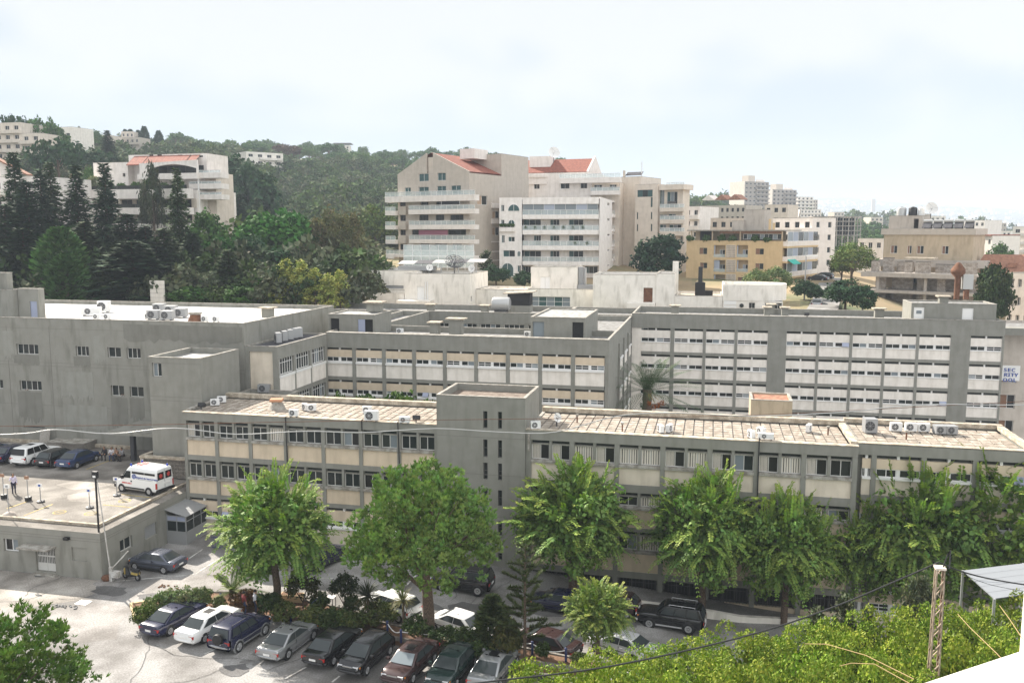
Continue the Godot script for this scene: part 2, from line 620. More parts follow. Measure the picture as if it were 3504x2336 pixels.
# oil stains, repairs and cracks in the paving
func wear(g:Node3D) -> void:
	var r:=RandomNumberGenerator.new()
	r.seed=19
	for i in 46:
		var c:=Vector2(r.randf_range(-54,-4),r.randf_range(-46,-40) if i % 3==0 else r.randf_range(-60,-51))
		if i<12:
			c=Vector2(r.randf_range(-50,-36),r.randf_range(-56,-40))
		var rad:=r.randf_range(.25,.8) if i % 4 else r.randf_range(.9,2.)
		var p:=[]
		for k in 14:
			var d:=rad*r.randf_range(.65,1.1)
			p.append(Vector3(c.x+cos(TAU*k/14)*d*1.5,0,c.y+sin(TAU*k/14)*d))
		var mb:=MB.new()
		for k in 14:
			var a:Vector3=p[k]
			var b:Vector3=p[(k+1) % 14]
			var y:=.008+.0004*i
			mb.tri(Vector3(c.x,lot(c.x)+y,c.y),Vector3(b.x,lot(b.x)+y,b.z),Vector3(a.x,lot(a.x)+y,a.z))
		put(g,"stain",mb,[M.tar,M.asphalt_dark,M.asphalt_dark,M.asphalt_pale][i % 4])
	for i in 22:
		var a:=Vector3(r.randf_range(-52,-12),0,r.randf_range(-57,-42))
		var mb:=MB.new()
		var h:=r.randf()*TAU
		for k in 14:
			h+=r.randf_range(-.5,.5)
			var b:=a+Vector3(cos(h),0,sin(h))*r.randf_range(.3,.7)
			var s:=Vector3(-sin(h),0,cos(h))*.02
			var ya:=Vector3(0,lot(a.x)+.03,0)
			var yb:=Vector3(0,lot(b.x)+.03,0)
			mb.quad(a+s+ya,b+s+yb,b - s+yb,a - s+ya)
			a=b
		put(g,"crack",mb,M.tar)

func rebase(o:Node3D,p:Vector3) -> void:
	for c in o.get_children():
		c.position -= p
	o.position+=p

func rc(a:Vector3,b:Vector3,n:=2) -> Array:
	return [minf(a.x,b.x),minf(a.y,b.y),maxf(a.x,b.x),maxf(a.y,b.y),n]

func r2(a:Vector2,b:Vector2,n:=2) -> Array:
	return [minf(a.x,b.x),minf(a.y,b.y),maxf(a.x,b.x),maxf(a.y,b.y),n]

# a classroom bay with tall sliding windows over a rendered panel
func bay_large(o:Node3D,t:Transform3D,u0:float,u1:float,top:float,sill:float,bottom:float,panel:Material,cloth:=.0) -> void:
	var mid:=(u0+u1)/2
	for s in [[u0,mid - .1],[mid+.1,u1]]:
		window(o,t,s[0],top - .3,s[1],top,.3,1,M.grey,[M.glass_mid if rng.randf()<.7 else M.glass_dark],[],"transom")
		var drawn:=rng.randf()<cloth
		var ps:Array=[pick_glass(),pick_glass()]
		if drawn:
			ps=[M.curtain,M.curtain if rng.randf()<.6 else M.glass_black]
			var mb:=MB.new()
			var rows:=[PackedVector3Array(),PackedVector3Array()]
			var w:float=(s[1] - s[0])*(.5 if ps[1]==M.glass_black else 1.)
			for k in 25:
				var q:=Vector3(s[0]+.06+(w - .12)*k/24.,sill+.05,-.345+.007*sin(k*1.9))
				rows[0].append(q)
				rows[1].append(Vector3(q.x,top - .38,q.z))
			mb.grid(rows)
			ps[0]=M.glass_dark
			if ps[1]==M.curtain:
				ps[1]=M.glass_dark
			var wn:=window(o,t,s[0],sill,s[1],top - .34,.3,2,M.alu,ps)
			mb.mesh()
			var cu:=put(o,"curtain",mb,M.curtain,t)
			cu.position+=t.basis.z*.018
		else:
			window(o,t,s[0],sill,s[1],top - .34,.3,2,M.alu,ps)
	piece(o,"mullion",M.grey,Vector3(mid - .1,sill,-.4),Vector3(mid+.1,top,-.08),t)
	piece(o,"rail",M.coping,Vector3(u0,top - .36,-.36),Vector3(u1,top - .3,-.2),t)
	piece(o,"sill",M.coping,Vector3(u0 - .02,sill - .2,-.35),Vector3(u1+.02,sill - .02,.10),t)
	piece(o,"panel",panel,Vector3(u0,bottom,-.35),Vector3(u1,sill - .2,-.10),t)

# a bay with ribbon windows: two vents, a panel, four small panes, sill, lower panel
func bay_ribbon(o:Node3D,t:Transform3D,u0:float,u1:float,y:Array,upper:Material,lower:Material,sill_out:=.10) -> void:
	var mid:=(u0+u1)/2
	for s in [[u0,mid - .09],[mid+.09,u1]]:
		window(o,t,s[0],y[1],s[1],y[0],.3,1,M.grey,[M.glass_mid if rng.randf()<.6 else M.glass_dark],[],"vent")
		var open:=rng.randf()
		window(o,t,s[0],y[3],s[1],y[2],.16,2,M.frame_white,[],[.5] if open<.22 else [])
		if open > 0.95:   # one light swung out
			var w:float=(s[1] - s[0])/2 - .06
			piece(o,"open_light",M.glass_sky,Vector3(0,-(y[2] - y[3])+.04,-.02),Vector3(w,0,.02),t*Transform3D(Basis(Vector3.RIGHT,-.5),Vector3(s[0]+.05+(w if rng.randf()<.5 else .0),y[2] - .02,-.10)))
	piece(o,"mullion",M.frame_white,Vector3(mid - .09,y[1],-.35),Vector3(mid+.09,y[0],-.14),t)
	piece(o,"mullion",M.frame_white,Vector3(mid - .09,y[3],-.35),Vector3(mid+.09,y[2],-.10),t)
	piece(o,"panel",upper,Vector3(u0,y[2],-.35),Vector3(u1,y[1] - .002,-.09),t)
	piece(o,"sill",M.frame_white,Vector3(u0,y[4],-.35),Vector3(u1,y[3] - .002,sill_out),t)
	piece(o,"panel",lower,Vector3(u0,y[5],-.35),Vector3(u1,y[4] - .002,-.08),t)

# square screed slabs with open joints between them
func slabs(o:Node3D,x0:float,x1:float,z0:float,z1:float,y:float,nx:int,nz:int) -> void:
	piece(o,"roof_bed",M.joint,Vector3(x0,y - .1,z0),Vector3(x1,y,z1))
	for i in nx:
		for j in nz:
			var a:=lerpf(x0,x1,float(i)/nx)+.05
			var b:=lerpf(x0,x1,float(i+1)/nx) - .05
			var c:=lerpf(z0,z1,float(j)/nz)+.05
			var d:=lerpf(z0,z1,float(j+1)/nz) - .05
			var s:=piece(o,"slab",M["slab%d" % (rng.randi() % 4)],Vector3(a,y+.003,c),Vector3(b,y+.05+rng.randf()*.02,d))
			s.rotation.y=rng.randf_range(-.012,.012)

func grid_frame(o:Node3D,t:Transform3D,cols:Array,beams:Array,y0:float,y1:float,m:Material) -> void:
	for c in cols:
		piece(o,"column",m,Vector3(c[0],y0,-.5),Vector3(c[1],y1,.0),t)
	for b in beams:
		piece(o,"beam",m,Vector3(b[0]+.002,b[2],-.5),Vector3(b[1] - .002,b[3],-.012),t)

func compound() -> void:
	front_wings()
	courtyard_wings()
	gym()
	gatehouse()

func front_wings() -> void:
	# left classroom wing
	var o:=thing("classroom_wing","long grey classroom wing with beige panels left of the slit-windowed stair tower","school building")
	var t:=front(-64.4)
	shell(o,M.grey,-43.4,-20.8,-.2,10.45,-71.6,-64.9,[],[],[],.28,M.joint)
	piece(o,"fascia",M.grey,Vector3(-43.42,9.82,-.5),Vector3(-20.8,10.5,.02),t)
	piece(o,"coping",M.coping_lit,Vector3(-43.45,10.51,-.55),Vector3(-20.8,10.57,.06),t)
	piece(o,"rear_coping",M.coping_lit,Vector3(-43.4,10.52,-7.3),Vector3(-20.8,10.9,-6.75),t)
	piece(o,"side_coping",M.coping,Vector3(-43.45,10.52,-6.74),Vector3(-43.1,10.68,-.56),t)
	slabs(o,-43.,-20.9,-71.1,-64.95,10.38,30,7)
	var bx:=[-43.3,-40.15,-37.02,-33.8,-30.44,-27.15,-23.87,-20.8]
	var cols:=[]
	for i in 8:
		cols.append([bx[i] - .32,bx[i]] if i>0 else [-43.4,-43.12])
	cols[7]=[-21.05,-20.8]
	grid_frame(o,t,cols,[],-.1,9.82,M.grey)
	for i in 7:
		var u0:float=bx[i] if i>0 else -43.12
		var u1:float=bx[i+1] - (.32 if i<6 else .25)
		for b in [[6.4,6.82],[3.1,3.45]]:
			piece(o,"beam",M.grey,Vector3(u0,b[0],-.5),Vector3(u1,b[1],-.02),t)
		bay_large(o,t,u0,u1,9.82,8.37,6.82,M.panel_beige,.3 if i<3 else .0)
		bay_large(o,t,u0,u1,6.4,4.9,3.45,M.panel_beige,.1)
		bay_ribbon(o,t,u0,u1,[3.09,2.84,2.,1.45,1.32,.0],M.panel_beige,M.panel_cream)
	rebase(o,Vector3(-32,0,-64.4))
	# stair tower
	o=thing("stair_tower","blank grey stair tower with paired slit windows between the two front wings","stair tower")
	var hs:=[]
	for s in [[11.85,10.5],[9.6,8.2],[7.75,6.4],[5.6,4.3],[3.1,1.9],[.5,-.1]]:
		for x in [[-17.,-16.66],[-15.82,-15.5]]:
			hs.append([x[0],s[1],x[1],s[0]])
	shell(o,M.grey,-20.79,-13.65,-1.2,12.95,-69.7,-64.25,hs,[],[],.5,M.felt)
	for h in hs:
		window(o,front(-64.25),h[0],h[1],h[2],h[3],.22,1,M.frame_dark,[M.glass_dark],[.5])
	for y in [3.42,6.78,9.75]:
		piece(o,"groove",M.joint,Vector3(-20.78,y,-64.27),Vector3(-13.66,y+.03,-64.245))
	piece(o,"downpipe",M.coping,Vector3(-13.45,8.9,-64.35),Vector3(-13.3,10.3,-64.2))
	rebase(o,Vector3(-17.2,0,-64.25))
	# right classroom wing
	o=thing("classroom_wing","long grey classroom wing with curtained windows behind the row of leafy trees","school building")
	shell(o,M.grey,-13.64,10.55,-3.4,10.45,-71.8,-64.9,[],[],[],.28,M.joint)
	piece(o,"fascia",M.grey,Vector3(-13.64,9.75,-.5),Vector3(10.55,10.5,.02),t)
	piece(o,"coping",M.coping_lit,Vector3(-13.64,10.51,-.55),Vector3(10.58,10.57,.06),t)
	piece(o,"rear_coping",M.coping_lit,Vector3(-13.64,10.52,-7.5),Vector3(10.55,10.9,-6.95),t)
	piece(o,"side_coping",M.coping_lit,Vector3(10.1,10.52,-6.94),Vector3(10.6,10.75,-.56),t)
	slabs(o,-13.5,10.05,-71.3,-64.95,10.38,32,8)
	bx=[-13.2,-9.85,-6.4,-2.98,.45,3.78,7.08,10.55]
	for i in 8:
		piece(o,"column",M.grey,Vector3(bx[i] - (.36 if i>0 else .44),-3.2,-.5),Vector3(bx[i],9.75,0),t)
	for i in 7:
		var u0:float=bx[i]
		var u1:float=bx[i+1] - .36
		for b in [[6.05,6.66],[3.,3.3],[-.7,-.2]]:
			piece(o,"beam",M.grey,Vector3(u0,b[0],-.5),Vector3(u1,b[1],-.02),t)
		bay_large(o,t,u0,u1,9.75,8.2,6.66,M.panel_cream,.85 if i<6 else .2)
		bay_large(o,t,u0,u1,6.04,4.95,3.3,M.panel_beige,.5)
		bay_large(o,t,u0,u1,3.,1.5,-.2,M.panel_beige,.3)
		piece(o,"panel",M.panel_beige,Vector3(u0,-3.3,-.35),Vector3(u1,-2.,-.1),t)
		window(o,t,u0+.1,-2.,u1 - .1,-.72,.3,3,M.frame_dark,[M.glass_black])
		var mb:=MB.new()
		for k in 12:
			var x:=lerpf(u0+.2,u1 - .2,k/11.)
			mb.box(Vector3(x - .015,-2.,-.12),Vector3(x+.015,-.72,-.09))
		for y in [-1.75,-1.]:
			mb.box(Vector3(u0,y,-.088),Vector3(u1,y+.03,-.07))
		put(o,"window_bars",mb,M.dark_metal,t)
	rebase(o,Vector3(-1.5,-1.7,-64.4))
	# the lower right annex with its own tiled roof
	o=thing("classroom_annex","lower grey annex with a tiled roof and a row of cooling units at far right","school building")
	t=front(-64.9)
	shell(o,M.grey,10.56,22.,-4.,10.6,-72.2,-65.4,[],[],[],.3,M.joint)
	piece(o,"fascia",M.grey,Vector3(10.56,9.85,-.5),Vector3(22.,10.62,.02),t)
	piece(o,"coping",M.coping_lit,Vector3(10.6,10.66,-.5),Vector3(22.05,10.72,.05),t)
	piece(o,"rear_coping",M.coping_lit,Vector3(10.6,10.66,-7.4),Vector3(22.05,11.,-6.95),t)
	piece(o,"side_coping",M.coping_lit,Vector3(21.6,10.67,-6.9),Vector3(22.06,10.95,-.52),t)
	slabs(o,10.7,21.55,-71.8,-65.45,10.5,15,7)
	bx=[10.95,11.9,15.2,18.55,21.9]
	for i in 4:
		piece(o,"column",M.grey,Vector3(bx[i+1] - .35,-3.8,-.5),Vector3(bx[i+1],9.85,0),t)
		for k in 4:
			var top:=9.84 - k*3.35
			bay_ribbon(o,t,bx[i],bx[i+1] - .36,[top,top - .28,top - 1.,top - 1.6,top - 1.75,top - 2.95],M.panel_beige,M.panel_cream)
			piece(o,"beam",M.grey,Vector3(bx[i],top - 3.35,-.5),Vector3(bx[i+1] - .36,top - 2.95,-.02),t)
	rebase(o,Vector3(16,-2.5,-64.9))

func courtyard_wings() -> void:
	var o:=thing("courtyard_wing","grey three-storey wing with ribbon windows and two roof huts facing the courtyard","school building")
	shell(o,M.grey,-40.9,-9.95,0,14.75,-95.6,-88.05,[],[],[],.6,M.roofing)
	var t:=front(-87.55)
	piece(o,"fascia",M.grey,Vector3(-40.9,13.12,-.5),Vector3(-9.93,14.72,.02),t)
	piece(o,"coping",M.coping,Vector3(-40.9,14.73,-.55),Vector3(-9.9,14.8,.06),t)
	piece(o,"pier",M.grey,Vector3(-10.3,0,-.5),Vector3(-9.94,13.12,0),t)
	for i in 9:
		var u0:=-40.9+3.44*i
		var u1:=u0+3.02
		if i<8:
			piece(o,"column",M.grey,Vector3(u1,0,-.5),Vector3(u1+.42,13.12,0),t)
		for k in 3:
			var y:=13.1 - 3.56*k
			bay_ribbon(o,t,u0,u1,[y,y - .22,y - 1.,y - 1.52,y - 1.72,y - 3.16],M.panel_beige,M.panel_cream if k>0 else M.panel_white)
			piece(o,"beam",M.grey,Vector3(u0,y - 3.54,-.5),Vector3(u1,y - 3.16,-.02),t)
	# right end: blank, then three deep bays
	t=right_face(-9.93,-87.55)
	for i in 3:
		var u0:=9.9+i*5.3
		for k in 3:
			var y:=13.0 - 3.56*k
			window(o,t,u0+.4,y - 1.7,u0+4.5,y,.3,4,M.frame_white,[],[.7])
			piece(o,"sill",M.frame_white,Vector3(u0+.3,y - 1.95,-.2),Vector3(u0+4.6,y - 1.72,.12),t)
			piece(o,"panel",M.panel_white,Vector3(u0+.35,y - 3.1,-.2),Vector3(u0+4.55,y - 1.96,.03),t)
			piece(o,"beam",M.grey,Vector3(u0,y - 3.56,-.2),Vector3(u0+5.3,y - 3.12,.10),t)
		piece(o,"column",M.grey,Vector3(u0 - .3,0,-.2),Vector3(u0+.3,13.2,.16),t)
	# wing that joins it to the rear block
	shell(o,M.grey,-19.,-9.96,0,14.7,-113.4,-95.7,[],[],[],.6,M.roofing)
	shell(o,M.grey,-41.5,-37.6,0,14.8,-113.4,-95.7,[],[],[],.6,M.roofing)
	rebase(o,Vector3(-25,0,-87.5))
	# roof huts
	for h in [[-41.7,-36.2,-95.2,-90.,16.5,"grey roof hut with a blue door leaf above the left end of the courtyard wing",[[-41.47,14.3,-40.4,16.04],[-38.17,14.3,-36.4,16.02]]],[-18.55,-12.72,-100.4,-90.,16.68,"grey roof hut with a pale door left and a dark doorway right",[[-18.33,14.3,-17.1,16.2],[-14.08,14.3,-12.9,16.24]]]]:
		var k:=thing("roof_hut",h[5],"roof hut",Vector3.ZERO,.0,"huts on the grey roofs")
		shell(k,M.grey,h[0],h[1],14.16,h[4],h[2],h[3],h[6],[],[],.08,M.roofing_pale)
		for q in h[6]:
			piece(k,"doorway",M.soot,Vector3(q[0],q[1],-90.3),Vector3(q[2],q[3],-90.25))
		if h[0]<-30:
			piece(k,"door",M.glass_sky,Vector3(-38.15,14.3,-90.12),Vector3(-37.35,16.,-90.06))
			piece(k,"chimney",M.grey_old,Vector3(-38.6,16.5,-94.8),Vector3(-37.,17.5,-93.6))
			piece(k,"chimney_cap",M.coping_lit,Vector3(-38.95,17.5,-95.1),Vector3(-36.65,17.68,-93.3))
		else:
			piece(k,"door",M.glass_pale,Vector3(-18.3,14.3,-90.2),Vector3(-17.12,16.18,-90.14))
		rebase(k,Vector3((h[0]+h[1])/2,14.16,-92))
	# rear block
	o=thing("rear_block","long grey rear block with white panels and ribbon windows across the right half","school building")
	shell(o,M.grey,-9.9,34.33,-4,15.05,-125.,-114.05,[],[],[],.7,M.roofing)
	t=front(-113.5)
	piece(o,"fascia",M.grey,Vector3(-9.92,13.27,-.55),Vector3(34.33,15.08,.02),t)
	piece(o,"coping",M.coping,Vector3(-9.92,15.09,-.55),Vector3(34.36,15.15,.06),t)
	var bays:=[[-8.67,-4.92],[-4.43,-.8],[-.44,3.12],[3.49,7.2],[9.45,13.05],[13.37,16.95],[17.28,20.8],[21.12,24.6],[24.92,28.46],[30.65,34.1]]
	var last:=-9.9
	for b in bays:
		piece(o,"column",M.grey if last>-9 else M.panel_white,Vector3(last,-4,-.5),Vector3(b[0],13.27,0 if last>-9 else -.1),t)
		last=b[1]
		for k in 5:
			var y:=13.25 - 3.44*k
			bay_ribbon(o,t,b[0],b[1],[y,y - .30,y - 1.25,y - 1.8,y - 1.86,y - 3.05],M.panel_white,M.panel_white,.02)
			piece(o,"beam",M.grey,Vector3(b[0],y - 3.43,-.5),Vector3(b[1],y - 3.05,-.02),t)
	piece(o,"column",M.grey,Vector3(34.1,-4,-.5),Vector3(34.33,13.27,0),t)
	rebase(o,Vector3(12,-4,-113.5))
	var k:=thing("roof_hut","wide grey roof hut with two white doors on the rear block's right end","roof hut",Vector3.ZERO,.0,"huts on the grey roofs")
	shell(k,M.grey,24.,33.5,14.36,16.98,-119.5,-114.4,[[24.3,14.5,25.5,16.5],[29.75,14.5,31.,16.5]],[],[],.1,M.roofing)
	piece(k,"door",M.white,Vector3(24.3,14.5,-114.55),Vector3(25.5,16.5,-114.5))
	piece(k,"door",M.white,Vector3(29.75,14.5,-114.55),Vector3(31.,16.5,-114.5))
	piece(k,"louvre",M.glass_pale,Vector3(24.6,15.7,-114.499),Vector3(25.2,16.1,-114.47))
	rebase(k,Vector3(28.7,14.36,-114.4))
	# the block's older left half round the inner court
	o=thing("rear_block","low grey parapet wing across the back of the inner court","school building")
	var hs:=[]
	for i in 9:
		hs.append([-37.0+i*3.3,12.6,-34.2+i*3.3,13.25])
	shell(o,M.grey,-56.,-19.,0,14.8,-124.5,-113.6,hs,[],[],.7,M.roofing)
	shell(o,M.grey,-18.98,-9.95,0,14.8,-124.5,-113.65,[],[],[],.7,M.roofing)
	windows_in(o,front(-113.6),hs,4,.2,M.frame_white)
	rebase(o,Vector3(-30,0,-114))
	# link
	o=thing("link_block","narrow grey link with three tall side windows joining the hall to the courtyard wing","school building")
	var rh:=[]
	for q in [[.3,3.35],[3.75,6.95],[7.35,10.6]]:
		rh.append([q[0],11.75,q[1],13.35])
		rh.append([q[0],7.9,q[1],9.4])
	shell(o,M.grey,-44.18,-40.72,0,14.6,-87.4,-76.22,[[-43.75,9.5,-41.25,14.1]],rh,[],.12,M.roofing_dark)
	piece(o,"panel",M.panel_cream,Vector3(-43.75,9.5,-76.45),Vector3(-41.25,14.1,-76.4))
	t=right_face(-40.72,-76.22)
	for q in rh:
		window(o,t,q[0],q[1],q[2],q[3],.22,6,M.frame_white,[],[.72])
		if q[1]>10:
			piece(o,"sill",M.frame_white,Vector3(q[0] - .05,11.5,-.2),Vector3(q[2]+.05,11.74,.12),t)
			piece(o,"panel",M.panel_white,Vector3(q[0],9.9,-.2),Vector3(q[2],11.49,.05),t)
	rebase(o,Vector3(-42.4,0,-80))
	o=thing("low_link","low flat-roofed grey link below the cream end panel","school building")
	shell(o,M.grey_old,-43.8,-38.6,0,10.35,-76.15,-71.85,[],[],[],.3,M.roofing)
	rebase(o,Vector3(-41.2,0,-74))

func gym() -> void:
	var o:=thing("hall_building","big windowless-looking grey hall with a bright white roof on the left","hall building")
	var f:=[rc(Vector3(-70.49,14.07,-76.2),Vector3(-67.83,13.,-76.2),4),rc(Vector3(-63.33,14.05,-76.2),Vector3(-61.78,13.02,-76.2),3),rc(Vector3(-59.6,14.05,-76.2),Vector3(-58.05,13.01,-76.2),2),rc(Vector3(-57.39,14.03,-76.2),Vector3(-55.78,12.97,-76.2),3),rc(Vector3(-70.41,10.22,-76.2),Vector3(-67.73,9.19,-76.2),4),rc(Vector3(-59.45,10.14,-76.2),Vector3(-57.93,9.03,-76.2),2),rc(Vector3(-57.26,10.09,-76.2),Vector3(-55.67,9.02,-76.2),2),rc(Vector3(-73.73,10.2,-76.2),Vector3(-72.48,9.2,-76.2),2),rc(Vector3(-70.28,5.36,-76.2),Vector3(-67.64,5.2,-76.2),1)]
	shell(o,M.grey_old,-95,-44.2,2.5,16.8,-97.,-76.2,f,[],[],.42,M.roofing_white)
	windows_in(o,front(-76.2),f,2,.22,M.alu,[M.glass_dark,M.glass_mid,M.glass_black])
	for x in [-66.4,-71.6]:
		piece(o,"expansion_joint",M.joint,Vector3(x,3.5,-76.22),Vector3(x+.05,16.,-76.19))
	for y in [15.75,12.2,11.85,7.7]:
		piece(o,"board_mark",M.joint,Vector3(-94.9,y,-76.21),Vector3(-44.3,y+.025,-76.192))
	for q in [[Vector3(-59.52,8.85,-76.18),Vector3(-57.62,5.28,-76.18),0],[Vector3(-57.32,8.88,-76.18),Vector3(-55.67,6.33,-76.18),0],[Vector3(-70.73,9.,-76.18),Vector3(-67.8,5.58,-76.18),0],[Vector3(-65.38,11.34,-76.18),Vector3(-61.49,8.09,-76.18),1],[Vector3(-57.59,16.41,-76.18),Vector3(-44.36,14.55,-76.18),0],[Vector3(-61.39,15.11,-76.18),Vector3(-59.84,12.08,-76.18),1],[Vector3(-70.89,12.87,-76.18),Vector3(-67.79,11.8,-76.18),0],[Vector3(-63.63,12.9,-76.18),Vector3(-61.69,11.88,-76.18),0],[Vector3(-72.12,15.37,-76.18),Vector3(-70.79,12.11,-76.18),1],[Vector3(-65.25,7.85,-76.18),Vector3(-60.03,4.74,-76.18),1]]:
		var pg:=PackedVector2Array()
		var a:Vector3=q[0]
		var b:Vector3=q[1]
		for k in 24:
			pg.append(Vector2(lerpf(a.x,b.x,k/23.),-a.y - rng.randf()*.08))
		for k in 24:
			pg.append(Vector2(lerpf(b.x,a.x,k/23.),-lerpf(b.y,a.y,rng.randf_range(.0,.28))))
		var sm:=MB.new()
		sm.prism(pg,-.03,.012+.0011*(o.get_child_count() % 9),Transform3D(Basis(Vector3(1,0,0),Vector3(0,0,1),Vector3(0,-1,0)),Vector3(0,0,-76.2)))
		put(o,"weather_stain",sm,M.grey_new if q[2] else M.grey_stain)
	piece(o,"curb",M.coping_lit,Vector3(-80,3.62,-76.15),Vector3(-57.,3.95,-75.85))
	rebase(o,Vector3(-66,3.6,-76.2))
	o=thing("roof_room","tall grey roof room with a pale blue door at the left edge above the hall","roof room")
	shell(o,M.grey_old,-90,-73.4,16.4,19.4,-81.,-79.4,[],[],[],.1,M.roofing)
	shell(o,M.grey_old,-73.35,-70.75,16.4,19.5,-80.9,-80,[[-71.9,16.45,-71.,18.2]],[],[],.05,M.roofing)
	shell(o,M.grey_old,-90,-74.6,19.4,21.2,-80.8,-80,[],[],[],.05,M.roofing)
	piece(o,"door",M.glass_sky,Vector3(-71.9,16.45,-80.15),Vector3(-71.,18.2,-80.1))
	rebase(o,Vector3(-76,16.4,-80))
	o=thing("entrance_tower","square grey tower with one small window standing before the hall","stair tower")
	var w:=[-48.75,12.75,-47.8,14.]
	shell(o,M.grey,-49.1,-43.9,3.,14.5,-74.6,-68.1,[w],[],[],.45,M.roofing_pale)
	window(o,front(-68.1),w[0],w[1],w[2],w[3],.2,2)
	for y in [14.,10.95,10.6]:
		piece(o,"board_mark",M.joint,Vector3(-49.08,y,-68.11),Vector3(-43.92,y+.025,-68.09))
	rebase(o,Vector3(-46.5,3.6,-68.1))
	o=thing("porch","grey concrete porch roof between the hall and the square tower","porch")
	piece(o,"roof",M.grey_old,Vector3(-56.2,6.3,-76.1),Vector3(-49.2,6.65,-71.2))
	piece(o,"post",M.dark_metal,Vector3(-54.4,3.6,-72.4),Vector3(-54.,6.3,-72.))
	piece(o,"post",M.grey_old,Vector3(-49.6,3.6,-72.4),Vector3(-49.2,6.3,-72.))
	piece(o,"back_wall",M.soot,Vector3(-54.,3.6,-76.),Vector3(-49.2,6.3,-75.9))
	rebase(o,Vector3(-52,3.6,-73))
	o=thing("breeze_block_screen","pierced breeze block screen wall behind the parked ambulance","screen wall")
	piece(o,"pier",M.coping_lit,Vector3(-49.9,3.6,-67.7),Vector3(-49.55,5.4,-67.3))
	piece(o,"coping",M.coping_lit,Vector3(-49.95,5.41,-67.75),Vector3(-43.5,5.6,-67.25))
	piece(o,"side_coping",M.coping_lit,Vector3(-49.95,5.41,-70.5),Vector3(-49.5,5.62,-67.76))
	piece(o,"side_wall",M.grey_old,Vector3(-49.9,3.6,-70.5),Vector3(-49.55,5.4,-67.71))
	piece(o,"backing",M.joint,Vector3(-49.5,3.7,-67.72),Vector3(-43.5,5.4,-67.68))
	var mb:=MB.new()
	mb.bar(Vector3(-.14,-.14,0),Vector3(.14,.14,0),.05,.12)
	mb.bar(Vector3(-.14,.14,0),Vector3(.14,-.14,0),.05,.12)
	for s in [-1,1]:
		mb.box(Vector3(-.16,s*.14 - .022,-.08),Vector3(.16,s*.14+.022,.08))
		mb.box(Vector3(s*.14 - .022,-.118,-.078),Vector3(s*.14+.022,.118,.078))
	mb.lathe([Vector2(.05,-.07),Vector2(.09,-.07),Vector2(.09,.07),Vector2(.05,.07)],Transform3D(Basis(Vector3.RIGHT,PI/2),Vector3.ZERO),8)
	var br:=mb.mesh()
	for i in 18:
		for j in 5:
			put(o,"breeze_block",br,M.concrete,T(Vector3(-49.35+i*.33,3.86+j*.33,-67.55)))
	rebase(o,Vector3(-46.7,3.6,-67.5))

